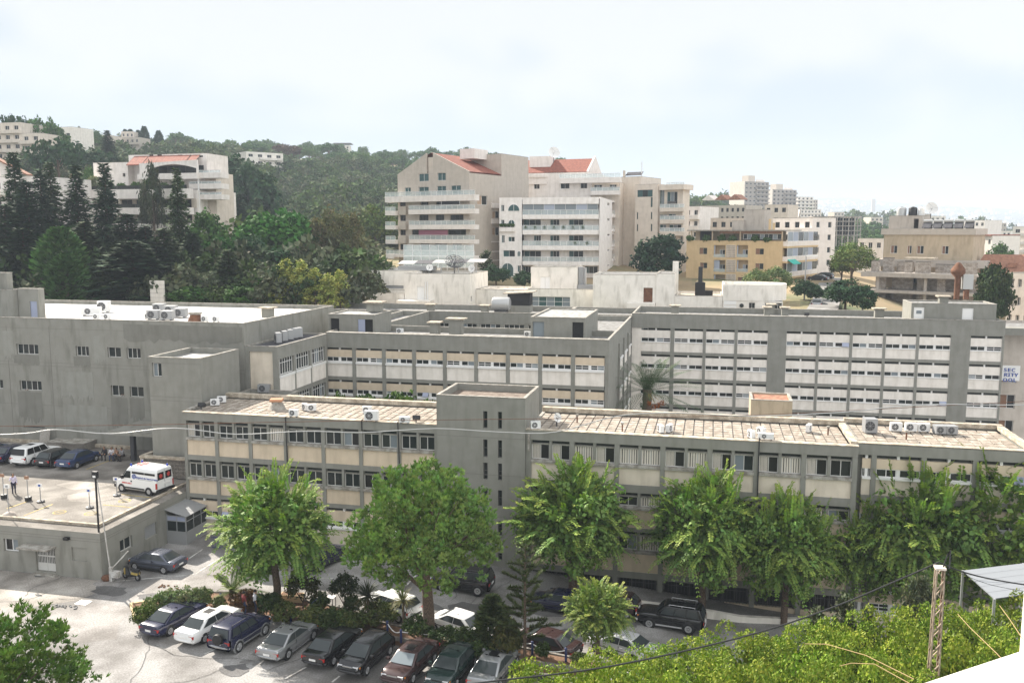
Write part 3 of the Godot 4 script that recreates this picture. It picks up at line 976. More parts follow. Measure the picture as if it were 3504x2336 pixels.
func gatehouse() -> void:
	var o:=thing("gatehouse","low grey building with a barred door whose flat roof is a parking terrace","building")
	var f:=[[-51.95,1.57,-50.65,2.54],[-49.16,.25,-47.44,2.1],[-45.96,1.32,-44.65,2.37]]
	var r:=[[2.13,1.3,3.6,2.26],[5.13,1.28,6.65,2.3]]
	shell(o,M.grey_old,-90,-43.45,-.4,3.58,-76.1,-53.55,f,r,[],.0,M.concrete)
	var t:=front(-53.55)
	window(o,t,f[0][0],f[0][1],f[0][2],f[0][3],.2,2,M.frame_white,[M.glass_black,M.glass_pale])
	piece(o,"niche_panel",M.grey_old,Vector3(f[2][0],f[2][1],-.2),Vector3(f[2][2],f[2][3],-.10),t)
	for q in [[-49.16,-48.31],[-48.29,-47.44]]:
		var d:=piece(o,"door",M.glass_black,Vector3(q[0],.25,-.3),Vector3(q[1],2.1,-.24),t)
		var mb:=MB.new()
		mb.box(Vector3(q[0],.25,-.22),Vector3(q[1],.85,-.19))
		mb.box(Vector3(q[0],1.35,-.22),Vector3(q[1],1.45,-.19))
		for k in 7:
			var x:=lerpf(q[0]+.03,q[1] - .03,k/6.)
			mb.box(Vector3(x - .025,.85,-.215),Vector3(x+.025,2.1,-.195))
		put(o,"door_bars",mb,M.alu,t)
	piece(o,"canopy",M.coping,Vector3(-50.,2.2,0),Vector3(-47.3,2.32,.95),t)
	piece(o,"step",M.coping,Vector3(-49.3,0,0),Vector3(-47.3,.12,.35),t)
	var tr:=right_face(-43.45,-53.55)
	window(o,tr,r[0][0],r[0][1],r[0][2],r[0][3],.2,2,M.alu,[M.glass_dark])
	piece(o,"niche_panel",M.grey_metal,Vector3(r[1][0],r[1][1],-.2),Vector3(r[1][2],r[1][3],-.12),tr)
	for y in [3.1,2.9]:
		piece(o,"groove",M.joint,Vector3(-90,y,-.02),Vector3(-43.46,y+.03,.004),t)
		piece(o,"groove",M.joint,Vector3(0,y,-.02),Vector3(10.8,y+.03,.004),tr)
	piece(o,"kerb",M.coping_lit,Vector3(-90,3.6,-55.),Vector3(-44.45,3.8,-54.75))
	piece(o,"kerb",M.coping_lit,Vector3(-44.7,3.6,-66.4),Vector3(-44.45,3.8,-55.))
	var wl:=MB.new()
	for q in [[Vector2(-52.06,-55.84),Vector2(-51.97,-58.78)],[Vector2(-47.9,-59.61),Vector2(-44.94,-59.48)],[Vector2(-54.75,-57.),Vector2(-54.56,-58.9)],[Vector2(-48.25,-62.41),Vector2(-45.23,-62.16)],[Vector2(-56.6,-68.5),Vector2(-56.6,-73.5)]]:
		wl.bar(Vector3(q[0].x,3.588,q[0].y),Vector3(q[1].x,3.588,q[1].y),.10,.01)
	put(o,"bay_lines",wl,M.paint_yellow)
	for q in [Vector2(-49.95,-57.17),Vector2(-47.31,-57.44),Vector2(-46.84,-60.91)]:
		var mb:=MB.new()
		mb.lathe([Vector2(.42,.0),Vector2(.42,.006),Vector2(.50,.006),Vector2(.50,.0)],Transform3D.IDENTITY,28)
		mb.bar(Vector3(-.3,.003,.3),Vector3(.3,.003,-.3),.07,.006)
		put(o,"no_parking_ring",mb,M.paint_yellow,T(Vector3(q.x,3.585,q.y)))
	sheet_on(o,"mortar_patch",[Vector2(-55.9,-63.6),Vector2(-54,-66),Vector2(-51.5,-65.8),Vector2(-50.9,-64.4),Vector2(-53,-62.6)],3.585)
	sheet_on(o,"mortar_patch",[Vector2(-52.6,-61.),Vector2(-50.5,-63.8),Vector2(-48.2,-63.6),Vector2(-47.6,-61.4),Vector2(-49.2,-59.9),Vector2(-51.3,-59.8)],3.585)
	rebase(o,Vector3(-66,0,-53.55))
	o=thing("gatekeeper_booth","grey metal booth with blue-tinted panes and sloped tin roof beside the gatehouse","booth")
	var bx:=[-43.43,-41.62,-64.95,-61.5]
	piece(o,"base_panel",M.grey_metal,Vector3(bx[0],0,bx[2]),Vector3(bx[1],1.05,bx[3]))
	var mb2:=MB.new()
	for c in [[bx[0],bx[3]],[bx[0]+.9,bx[3]],[bx[1] - .08,bx[3]]]:
		mb2.box(Vector3(c[0],1.05,c[1] - .08),Vector3(c[0]+.08,2.5,c[1]))
	for z in [-62.65,-63.75,-64.95]:
		mb2.box(Vector3(bx[1] - .08,1.05,z),Vector3(bx[1],2.5,z+.08))
	for y in [1.05,1.95,2.36]:
		mb2.box(Vector3(bx[0],y,bx[3] - .07),Vector3(bx[1],y+.06,bx[3]+.01))
		mb2.box(Vector3(bx[1] - .07,y,bx[2]),Vector3(bx[1]+.01,y+.06,bx[3] - .08))
	put(o,"frame",mb2,M.grey_metal)
	for q in [[bx[0]+.08,bx[0]+.9],[bx[0]+.98,bx[1] - .08]]:
		piece(o,"pane",M.glass_dark,Vector3(q[0],1.1,bx[3] - .05),Vector3(q[1],1.95,bx[3] - .03))
		piece(o,"pane",M.glass_sky,Vector3(q[0],2.01,bx[3] - .05),Vector3(q[1],2.36,bx[3] - .03))
	for q in [[-62.57,-61.58],[-63.67,-62.65],[-64.87,-63.75]]:
		piece(o,"pane",M.glass_dark,Vector3(bx[1] - .05,1.1,q[0]),Vector3(bx[1] - .03,1.95,q[1]))
		piece(o,"pane",M.glass_mid,Vector3(bx[1] - .05,2.01,q[0]),Vector3(bx[1] - .03,2.36,q[1]))
	for i in 6:   # tin sheets
		var z:=-65.1+i*.625
		var s:=piece(o,"roof_sheet",M.grey_metal,Vector3(-1.08,0,0),Vector3(1.08,.05+.012*(i % 2),.62),Transform3D(Basis(Vector3.FORWARD,.24),Vector3(-42.55,2.66,z)))
	rebase(o,Vector3(-42.5,0,-63.2))

func sheet_on(o:Node3D,called:String,poly:Array,y:float) -> void:
	var p:=PackedVector2Array()
	for i in poly.size():   # ragged edge
		for k in 5:
			var q:Vector2=poly[i].lerp(poly[(i+1) % poly.size()],k/5.)
			p.append(q+Vector2(rng.randf_range(-.12,.12),rng.randf_range(-.12,.12)))
	var mb:=MB.new()
	mb.prism(p,y - .03,y)
	put(o,called,mb,M.concrete_pale)

func balcony(o:Node3D,t:Transform3D,a:Vector2,b:Vector2,deep:float,m:Material,rail:=1.,glass:=true,name_:="balcony") -> void:
	# a: upper left of the spandrel, b: lower right; it projects from w = -deep to w = 0
	var s:=piece(o,name_,m,Vector3(a.x,b.y,-deep),Vector3(b.x,a.y,0),t)
	if rail>.05:
		if glass:
			piece(o,"balustrade",M.rail_glass,Vector3(a.x+.05,a.y,-.12),Vector3(b.x - .05,a.y+rail - .06,-.09),t)
		var mb:=MB.new()
		mb.box(Vector3(a.x,a.y+rail - .07,-.16),Vector3(b.x,a.y+rail,-.05))
		var k:=int((b.x - a.x)/(1.5 if glass else .35))+1
		for i in k+1:
			var x:=lerpf(a.x+.03,b.x - .03,float(i)/k)
			mb.box(Vector3(x - .025,a.y,-.13),Vector3(x+.025,a.y+rail - .07,-.08))
		put(o,"handrail",mb,M.white_metal,t)

# an arched opening's frame and pane
func arch_window(o:Node3D,t:Transform3D,h:Array,m:Material,pane:Material) -> void:
	var w:float=h[2] - h[0]
	var r:=w/2
	var p:=PackedVector2Array([Vector2(h[0],-h[1]),Vector2(h[2],-h[1])])
	for i in 13:
		p.append(Vector2(h[0]+r+r*cos(PI*i/12),-(h[3] - r+r*sin(PI*i/12))))
	var mb:=MB.new()
	mb.prism(p,0,.05)
	var bt:=t*Transform3D(Basis(Vector3(1,0,0),Vector3(0,0,1),Vector3(0,-1,0)),Vector3.ZERO)
	var fr:=put(o,"window",mb,m,bt)
	mb=MB.new()
	var q:=PackedVector2Array()
	var c:=Vector2(h[0]+r,-(h[1]+h[3])/2)
	for s in p:
		q.append(c+(s - c)*.88)
	mb.prism(q,.03,.062)
	put(fr,"pane",mb,pane)
	mb=MB.new()
	mb.box(Vector3(c.x - .04,.06,c.y - (h[3] - h[1])/2),Vector3(c.x+.04,.075,c.y+(h[3] - h[1])/2))
	put(fr,"bar",mb,m)

func dish(at:Vector3,r:float,turn:float,tilt:float,label:String,m:Material,mast:=1.) -> void:
	var o:=thing("satellite_dish",label,"satellite dish",at,turn,"satellite dishes on roofs")
	var mb:=MB.new()
	var pr:=[]
	for i in 7:
		var k:=i/6.0
		pr.append(Vector2(r*k+.001,r*.32*k*k))
	var bt:=Transform3D(Basis(Vector3.RIGHT,PI/2 - tilt),Vector3(0,mast+r*.5,0))
	if m==M.dark_metal:
		for p in pr.slice(1):
			var c:=[]
			for i in 25:
				c.append(bt*Vector3(cos(TAU*i/24)*p.x,p.y,sin(TAU*i/24)*p.x))
			mb.tube(c,.045,.045,4,false)
		for i in 14:
			mb.bar(bt*Vector3(cos(TAU*i/14)*r*.5,r*.08,sin(TAU*i/14)*r*.5),bt*Vector3(cos(TAU*i/14)*r,r*.32,sin(TAU*i/14)*r),.055)
	else:
		mb.lathe(pr,bt,20)
	for i in 10:
		mb.bar(bt*Vector3(0,.0,0),bt*Vector3(cos(TAU*i/10)*r,r*.32,sin(TAU*i/10)*r),.03*r)
	put(o,"reflector",mb,m)
	mb=MB.new()
	for i in 3:
		mb.bar(bt*Vector3(cos(TAU*i/3)*r,r*.32,sin(TAU*i/3)*r),bt*Vector3(0,r*.75,0),.035)
	put(o,"feed_arm",mb,M.grey_metal)
	mb=MB.new()
	mb.tube([Vector3(0,0,0),Vector3(0,mast+r*.5,0)],.06+r*.02)
	put(o,"mast",mb,M.dark_metal)

func white_block() -> void:
	var o:=thing("white_complex","low white rendered complex of stepped blocks with rain-streaked walls behind the grey roofs","building")
	shell(o,M.white_render,-58.6,-47.55,12,19.15,-150,-138,[[-57.5,16.1,-54.4,16.65],[-53.4,16.15,-50.2,16.7]],[],[],.3,M.roofing_pale)
	for q in [[-57.5,16.1,-54.4,16.65],[-53.4,16.15,-50.2,16.7]]:
		piece(o,"louvre",M.grey_metal,Vector3(q[0],q[1],-138.2),Vector3(q[2],q[3],-138.12))
	shell(o,M.white_render,-60.6,-47.6,12,15.9,-137.9,-131,[],[],[],.5,M.roofing_pale)
	shell(o,M.white_render,-47.5,-36.65,12,19.08,-142,-131,[[-45.4,15.,-44.2,17.1]],[[.35,14.75,1.1,15.6]],[],.3,M.roofing_pale)
	piece(o,"door",M.white,Vector3(-45.4,15.,-131.2),Vector3(-44.2,17.1,-131.14))
	piece(o,"porch_slab",M.white_render,Vector3(-48.,14.3,-130.98),Vector3(-42.6,14.95,-128.6))
	for x in [-43.95,-43.6]:
		var p:=MB.new()
		p.tube([Vector3(x,14.9,-130.9),Vector3(x,17.8,-130.9)],.09)
		put(o,"pipe",p,M.white)
	piece(o,"small_window",M.glass_dark,Vector3(-36.9,14.75,-132.1),Vector3(-36.84,15.6,-131.35))
	shell(o,M.white_render,-36.6,-28.2,12,16.5,-143,-134.3,[],[],[],.35,M.limestone)
	shell(o,M.white_render,-28.1,-17.5,12,16.75,-143,-134,[[-27.6,14.,-21.35,15.55]],[],[],.35,M.limestone)
	window(o,front(-134),-27.6,14.,-21.35,15.55,.2,5,M.frame_white,[M.glass_pale,M.glass_green],[.5])
	shell(o,M.white_render,-28.2,-20.7,16.4,20.05,-142.5,-137,[[-26.7,16.6,-25.1,18.5]],[],[],.25,M.roofing)
	piece(o,"door",M.white,Vector3(-26.7,16.6,-137.2),Vector3(-25.92,18.5,-137.12))
	piece(o,"door",M.white,Vector3(-25.88,16.6,-137.2),Vector3(-25.1,18.5,-137.12))
	var mb:=MB.new()
	mb.box(Vector3(-20.6,16.9,-138.5),Vector3(-19.8,20.1,-137.6)); mb.box(Vector3(-20.6,16.5,-138.4),Vector3(-17.8,17.3,-136.8))
	mb.tube([Vector3(-19.5,17.3,-137.4),Vector3(-19.5,20.,-137.4)],.22,.22,8)
	put(o,"air_duct",mb,M.grey_metal)
	shell(o,M.white_render,-17.4,-7.95,12,19.25,-140,-131,[[-9.8,15.2,-8.45,17.35]],[],[],.25,M.roofing)
	shell(o,M.white_render,-7.93,-5.2,12,19.5,-138,-130.8,[],[],[],.1,M.roofing)
	piece(o,"rusty_door",M.rust,Vector3(-9.8,15.2,-131.2),Vector3(-8.45,17.35,-131.12))
	piece(o,"landing",M.white_render,Vector3(-12.1,14.,-130.98),Vector3(-8.,15.2,-128.8))
	piece(o,"chimney_wall",M.white_render,Vector3(-5.7,16,-134.5),Vector3(-4.85,21.2,-133.6))
	shell(o,M.white_render,-5.18,1.66,12,16.25,-141,-131,[],[],[],.3,M.coping_lit)
	# the drum end
	var p:=PackedVector2Array([Vector2(1.7,-131),Vector2(6.6,-131)])
	for i in range(1,13):
		p.append(Vector2(6.6+4.4*sin(PI*i/12),-135.4+4.4*cos(PI*i/12)))
	p.append(Vector2(1.7,-139.8))
	mb=MB.new()
	mb.prism(p,15.65,17.3)
	put(o,"drum",mb,M.white_render)
	mb=MB.new()
	for i in p.size():
		var a:=p[i]
		var b:=p[(i+1) % p.size()]
		mb.box(Vector3(0,17.3,-.22),Vector3((b - a).length()+.05,18.,.0),Transform3D(Basis(Vector3(b.x - a.x,0,b.y - a.y).normalized(),Vector3.UP,Vector3(b.x - a.x,0,b.y - a.y).normalized().cross(Vector3.UP)),Vector3(a.x,0,a.y)))
	put(o,"parapet",mb,M.white_render)
	shell(o,M.white_render,1.72,10.2,12,15.64,-139,-131.1,[[5.45,14.4,6.35,15.4],[7.75,14.4,10.1,15.4]],[],[],.0,M.roofing)
	window(o,front(-131.1),5.45,14.4,6.35,15.4,.2,2)
	window(o,front(-131.1),7.75,14.4,10.1,15.4,.2,4,null,[M.glass_dark],[.7])
	for q in [15.05,14.35]:
		piece(o,"notice_board",M.white,Vector3(1.9,q,-131.08),Vector3(3.7,q+.55,-131.))
	mb=MB.new()
	mb.lathe([Vector2(.001,.06),Vector2(.3,.06),Vector2(.3,0)],Transform3D(Basis(Vector3.RIGHT,PI/2),Vector3(4.45,14.95,-131.05)),16)
	put(o,"round_window",mb,M.glass_dark)
	rebase(o,Vector3(-25,12,-134))
	o=thing("boiler_chimney","soot-black steel chimney on a square base on the white complex's terrace","chimney",Vector3(-1.6,15.95,-136))
	piece(o,"base",M.soot,Vector3(-.75,0,-.7),Vector3(.75,2.,.7))
	piece(o,"stack",M.black,Vector3(-.32,2.1,-.3),Vector3(.32,4.4,.3))
	piece(o,"collar",M.black,Vector3(-.55,2.,-.5),Vector3(.55,2.1,.5))
	piece(o,"side_box",M.soot,Vector3(.76,0,-.3),Vector3(1.9,.8,.5))
	dish(Vector3(-40.,18.8,-133.6),1.55,.5,.9,"big black mesh satellite dish on the white complex",M.dark_metal,1.)
	dish(Vector3(-44.6,18.8,-135.),.55,.4,.2,"white satellite dish left of the big black mesh one",M.white,.8)
	dish(Vector3(-37.2,18.8,-134.2),.62,-.3,.2,"white satellite dish right of the big black mesh one",M.white,.7)
	o=thing("solar_frame","long tilted row of panels on steel legs behind the black mesh dish","roof frame")
	piece(o,"cabinet",M.grey_metal,Vector3(-51.5,19.2,-142),Vector3(-45.6,19.9,-139))
	for i in 5:
		piece(o,"panel",M.roofing_dark if i % 2 else M.galvanised,Vector3(-1.5,0,-1.2),Vector3(1.5,.08,1.2),Transform3D(Basis(Vector3.RIGHT,.2),Vector3(-50.4+i*3.05,20.4+i*.1,-141)))
		piece(o,"leg",M.galvanised,Vector3(-50.4+i*3.05,18.9,-140.2),Vector3(-50.3+i*3.05,20.3,-140.1))
	rebase(o,Vector3(-46,18.85,-141))
	o=thing("scaffold_screen","tall netted steel scaffold screen on the white complex's roof","scaffold")
	mb=MB.new()
	for i in 9:
		mb.box(Vector3(-53.0+i*1.6,19.,-146.05),Vector3(-52.92+i*1.6,23.4,-145.97))
	for j in 5:
		mb.box(Vector3(-53.,19.4+j*.98,-146.02),Vector3(-40.1,19.46+j*.98,-145.96))
	put(o,"frame",mb,M.white_metal)
	for i in 8:
		piece(o,"net",M.rail_glass,Vector3(-52.9+i*1.6,19.4,-146.),Vector3(-51.4+i*1.6,23.3,-145.99))
	rebase(o,Vector3(-46.5,19,-146))

func neighbours() -> void:
	gabled_flats()
	white_flats()
	far_red_roof()
	slim_flats()
	ochre_flats()
	unfinished()
	terraced_flats()

func gabled_flats() -> void:
	var o:=thing("gabled_flats","beige stone apartment block with a steep gable and red roof slope","apartment building",Vector3(-73.04,.00,-189.06),-.3319)
	var w:=-1.7
	var ea:=Vector2(2.55,38.45)
	var pk:=Vector2(11.73,42.96)
	var eb:=Vector2(22.34,38.48)
	var g:=12.0
	var deep:=13.0
	var hs:=[r2(Vector2(8.59,36.73),Vector2(11.39,38.42)),r2(Vector2(13.8,36.76),Vector2(16.07,38.44))]
	for q in [[Vector2(4.56,33.74),Vector2(6.33,35.51)],[Vector2(8.54,33.76),Vector2(11.35,35.51)],[Vector2(13.66,33.79),Vector2(16.1,35.59)],[Vector2(17.48,33.81),Vector2(20.09,35.61)]]:
		hs.append(r2(q[0],q[1]))
	for q in [[Vector2(9.01,31.29),Vector2(11.24,32.72)],[Vector2(13.4,31.3),Vector2(15.24,32.78)],[Vector2(15.88,31.37),Vector2(19.48,32.67)],[Vector2(6.48,24.63),Vector2(8.4,26.04)],[Vector2(16.53,24.71),Vector2(21.36,26.14)],[Vector2(8.61,27.93),Vector2(11.19,29.39)],[Vector2(13.18,27.91),Vector2(15.53,29.35)],[Vector2(17.16,27.88),Vector2(20.74,29.29)],[Vector2(8.85,21.57),Vector2(11.36,22.95)],[Vector2(12.93,21.62),Vector2(16.28,22.98)],[Vector2(17.68,21.67),Vector2(20.2,23.01)]]:
		hs.append(r2(q[0],q[1],3))
	for q in [[Vector2(3.11,31.35),Vector2(4.78,32.68)],[Vector2(3.11,28.02),Vector2(4.72,29.37)],[Vector2(3.04,24.81),Vector2(4.65,26.05)],[Vector2(3.01,21.51),Vector2(4.94,22.82)]]:
		hs.append(r2(q[0],q[1],2))
	var t:=front(w)
	var mb:=MB.new()
	holes(mb,t,ea.x,eb.x,g,minf(ea.y,eb.y),hs,.25)
	put(o,"wall",mb,M.stone)
	# gable above the eaves, with its chimney slot
	var y0:=minf(ea.y,eb.y)
	mb=MB.new()
	for q in [[ea.x,ea.y,pk.x - .9,pk.y - .1],[pk.x+.9,pk.y - .1,eb.x,eb.y]]:
		var bt:=t*Transform3D(Basis(Vector3(1,0,0),Vector3(0,0,1),Vector3(0,-1,0)),Vector3.ZERO)
		mb.prism(PackedVector2Array([Vector2(q[0],-y0+.01),Vector2(q[2],-y0+.01),Vector2(q[2],-q[3]),Vector2(q[0],-q[1] - .02)]),-.4,.0,bt)
	put(o,"gable",mb,M.stone)
	mb=MB.new()
	mb.box(Vector3(pk.x - .9,y0 - .01,-2.6),Vector3(pk.x+.9,pk.y - 1.,-2.3))
	put(o,"chimney_slot",mb,M.limestone)
	for i in hs.size():
		window(o,t,hs[i][0],hs[i][1],hs[i][2],hs[i][3],.22,hs[i][4],M.frame_white if i<6 else M.frame_dark,[M.glass_green] if i<6 else ([M.glass_dark,M.glass_black] if i<10 or i>13 else [M.glass_mid]))
	# roof slopes and sides
	for q in [[pk,eb],[pk,ea]]:
		mb=MB.new()
		var a:Vector2=q[0]
		var b:Vector2=q[1]
		for s in 2:
			var dy:=-.02 - .25*s
			var pa:=[Vector3(a.x,a.y+dy,w - .45),Vector3(b.x,b.y+dy,w - .45),Vector3(b.x,b.y+dy,w - deep),Vector3(a.x,a.y+dy,w - deep)]
			mb.quad(pa[0],pa[1],pa[2],pa[3])
		put(o,"roof",mb,M.roof_red)
	var L:=deep+12.0
	mb=MB.new()
	var rh:=[[3.,31.5,7.,33.5],[9.,28.6,12.,30.2],[13.,28.4,16.,30.2],[18.5,28.4,21.5,30.2],[9.,24.8,12.,26.6],[14.,24.8,16.,26.4]]
	holes(mb,right_face(eb.x,w),0,L,g,eb.y - .3,rh)
	put(o,"wall",mb,M.stone)
	windows_in(o,right_face(eb.x,w),rh,2,.2,M.frame_white,[M.shutter_tan,M.glass_mid])
	for y in [19.,21.,23.2,27.4,30.9]:
		piece(o,"string_course",M.stone_pale,Vector3(8.5,y,.0),Vector3(L,y+(.3 if y<25 else 1.1),.35 if y>25 else .1),right_face(eb.x,w))
	shell(o,M.stone,pk.x - 1.,eb.x - .1,g,pk.y+.2,w - L,w - deep,[],[],[],.3,M.roofing)
	shell(o,M.stone,ea.x,pk.x - 1.1,g,ea.y+1.5,w - L,w - deep,[],[],[],.3,M.roofing)
	mb=MB.new()
	mb.quad(Vector3(ea.x,g,w - L),Vector3(ea.x,g,w),Vector3(ea.x,ea.y,w),Vector3(ea.x,ea.y,w - L))
	put(o,"wall",mb,M.stone)
	mb=MB.new()
	mb.box(Vector3(pk.x+2.5,pk.y - 1.,w - deep - .5),Vector3(pk.x+6.5,pk.y+1.2,w - deep+5.))
	put(o,"lift_house",mb,M.stone_pale)
	# balconies across the front
	balcony(o,front(0),Vector2(.13,33.48),Vector2(24.88,32.21),1.75,M.stone_pale,1.)
	for q in [[Vector2(6.9,30.48),Vector2(24.86,29.46)],[Vector2(6.94,27.12),Vector2(24.84,26.13)],[Vector2(6.95,23.94),Vector2(24.82,23.04)],[Vector2(2.5,20.52),Vector2(24.8,19.89)]]:
		balcony(o,front(0),q[0],q[1],1.72,M.stone_pale,.95)
	for q in [[Vector2(.12,30.29),Vector2(3.08,29.31)],[Vector2(.08,27.01),Vector2(3.01,26.1)],[Vector2(.08,23.77),Vector2(2.94,22.85)],[Vector2(.11,20.59),Vector2(2.44,19.53)]]:
		balcony(o,front(0),q[0],q[1],1.72,M.stone_pale,.9)
	for q in [[Vector2(3.16,31.17),Vector2(5.36,29.41)],[Vector2(3.09,27.9),Vector2(5.3,26.1)],[Vector2(3.02,24.62),Vector2(5.24,22.99)]]:
		piece(o,"planter_box",M.stone,Vector3(q[0].x,q[1].y,w),Vector3(q[1].x,q[0].y,-.9))
	var bl:=[Vector2(9.34,25.99),Vector2(17.34,24.77)]
	piece(o,"sun_blind",M.blind_plum,Vector3(bl[0].x,bl[1].y,-.55),Vector3(bl[1].x,bl[0].y,-.5))
	var en:=[Vector2(15.93,32.79),Vector2(20.93,31.25)]
	window(o,front(-.1),en[0].x,en[1].y,en[1].x,en[0].y,.0,1,M.white,[M.glass_black],[],"glazed_balcony")

func white_flats() -> void:
	var o:=thing("white_flats","white apartment block with arched windows left and long balconies, before the gabled block","apartment building",Vector3(-45.86,.00,-188.04),-.0037)
	var a:=Vector2(.02,33.02)
	var b:=Vector2(22.13,17.46)
	var sx:=Vector2(5.09,31.54)
	var g:=13.0
	var t:=front(0)
	var lw:=[]
	for q in [[Vector2(.38,30.05),Vector2(1.09,31.44)],[Vector2(.37,27.15),Vector2(1.11,28.2)],[Vector2(.50,23.17),Vector2(1.19,24.84)],[Vector2(2.01,23.44),Vector2(3.46,24.5)],[Vector2(.86,20.11),Vector2(3.52,21.54)],[Vector2(4.1,16.75),Vector2(4.84,18.22)]]:
		lw.append(r2(q[0],q[1],2))
	var mb:=MB.new()
	holes(mb,t,0,sx.x,g,a.y,lw)
	put(o,"wall",mb,M.plaster)
	windows_in(o,t,lw,2,.2,M.frame_white,[M.glass_green,M.glass_dark])
	for q in [[Vector2(1.88,30.04),Vector2(4.66,31.6)],[Vector2(2.02,27.14),Vector2(3.49,28.2)],[Vector2(4.12,20.21),Vector2(4.81,21.41)],[Vector2(.41,15.64),Vector2(3.33,18.88)]]:
		arch_window(o,front(.01),r2(q[0],q[1]),M.frame_white,M.glass_green)
	# balcony half: fascia, spandrels, recessed doors
	var ps:=2.0
	var bands:=[[Vector2(5.2,32.98),Vector2(21.95,31.53)],[Vector2(5.2,29.29),Vector2(21.99,28.35)],[Vector2(5.21,25.98),Vector2(22.03,24.99)],[Vector2(5.21,22.6),Vector2(22.07,21.63)],[Vector2(5.22,19.16),Vector2(22.11,18.35)]]
	for i in 5:
		var q:Array=bands[i]
		balcony(o,t,q[0],q[1],ps,M.plaster,.0 if i==0 else 1.05,true,"fascia" if i==0 else "balcony")
	var dw:=[]
	for q in [[Vector2(4.99,25.98),Vector2(8.94,28.28)],[Vector2(10.98,25.98),Vector2(13.05,28.27)],[Vector2(15.16,25.98),Vector2(18.34,28.26)],[Vector2(7.33,22.58),Vector2(8.95,24.82)],[Vector2(11.,22.59),Vector2(13.07,24.82)],[Vector2(15.19,22.61),Vector2(18.38,24.83)],[Vector2(5.14,19.09),Vector2(8.97,21.41)],[Vector2(11.02,19.14),Vector2(13.1,21.44)],[Vector2(15.22,19.17),Vector2(18.41,21.46)],[Vector2(4.86,16.53),Vector2(6.65,17.98)],[Vector2(18.73,16.55),Vector2(21.64,18.11)]]:
		dw.append(r2(q[0],q[1],3))
	mb=MB.new()
	holes(mb,front(-ps),sx.x,b.x,g,a.y,dw)
	put(o,"wall",mb,M.stone_pale)
	windows_in(o,front(-ps),dw,3,.2,M.frame_white,[M.glass_green,M.glass_dark,M.glass_black])
	var gl:=[Vector2(5.24,31.65),Vector2(21.79,29.28)]
	window(o,front(-.2),gl[0].x,gl[1].y,gl[1].x,gl[0].y,0,7,M.frame_white,[M.glass_pale,M.glass_pale,M.curtain_blue],[.35],"glazed_balcony")
	var pm:Array=plant("shrub",Color(.065,.125,.036))
	for i in 9:
		var y:float=bands[2][0].y if i<7 else bands[3][0].y
		put(o,"balcony_plant",pm[1],pm[2],Transform3D(Basis.from_scale(Vector3(.55,.75,.55)),Vector3(sx.x+.8+(i*2.1 if i<7 else 11.0+(i - 7)*2.6),y,-.5)))
	var hb:=Vector2(.22,26.83)
	for i in 4:
		put(o,"balcony_plant",pm[1],pm[2],Transform3D(Basis.from_scale(Vector3(.5,.6,.5)),Vector3(hb.x+.3+i*.85,hb.y - .3,.35)))
	piece(o,"plant_trough",M.plaster,Vector3(hb.x - .1,hb.y - 1.2,.0),Vector3(hb.x+3.3,hb.y - .3,.6))
	# right side
	var sd:=[]
	for q in [[Vector2(13.69,31.61),Vector2(18.49,32.25)],[Vector2(14.12,28.12),Vector2(18.94,28.69)],[Vector2(14.55,24.61),Vector2(19.41,25.09)],[Vector2(14.98,21.09),Vector2(19.87,21.5)],[Vector2(15.41,17.6),Vector2(20.33,17.93)]]:
		sd.append(r2(q[0],q[1],1))
	for y in [[596,680]]:
		pass
	var lo:=[]
	for q in [[Vector2(23.42,29.7),Vector2(36.87,32.66)],[Vector2(23.89,26.18),Vector2(37.45,28.86)],[Vector2(24.38,22.58),Vector2(38.04,24.98)],[Vector2(24.85,19.06),Vector2(38.61,21.19)],[Vector2(45.54,30.11),Vector2(63.76,33.48)],[Vector2(46.16,26.23),Vector2(64.55,29.23)],[Vector2(46.81,22.26),Vector2(65.35,24.9)],[Vector2(47.44,18.37),Vector2(66.13,20.66)]]:
		lo.append(r2(q[0],q[1],2))
	var rx:=b.x
	var L:=Vector2(53.14,29.73).x+6.0
	var rt:=right_face(rx,0)
	mb=MB.new()
	holes(mb,rt,0,L,g,a.y,sd+lo,.9)
	put(o,"wall",mb,M.plaster)
	windows_in(o,rt,sd,1,.2,M.frame_white,[M.glass_dark])
	windows_in(o,rt,lo,2,.85,M.frame_white,[M.shutter,M.glass_mid,M.curtain])
	for q in lo:
		balcony(o,Transform3D(rt.basis,rt*Vector3(0,0,.25)),Vector2(q[0] - .2,q[1]+.1),Vector2(q[2]+.2,q[1] - .6),.25,M.plaster,.9)
	mb=MB.new()
	mb.quad(Vector3(0,a.y - .5,0),Vector3(rx,a.y - .5,0),Vector3(rx,a.y - .5,-L),Vector3(0,a.y - .5,-L))
	put(o,"roof",mb,M.roofing)
	mb=MB.new()
	mb.quad(Vector3(0,g,-L),Vector3(0,g,0),Vector3(0,a.y,0),Vector3(0,a.y,-L))
	mb.quad(Vector3(rx,g,-L),Vector3(0,g,-L),Vector3(0,a.y,-L),Vector3(rx,a.y,-L))
	put(o,"wall",mb,M.plaster)

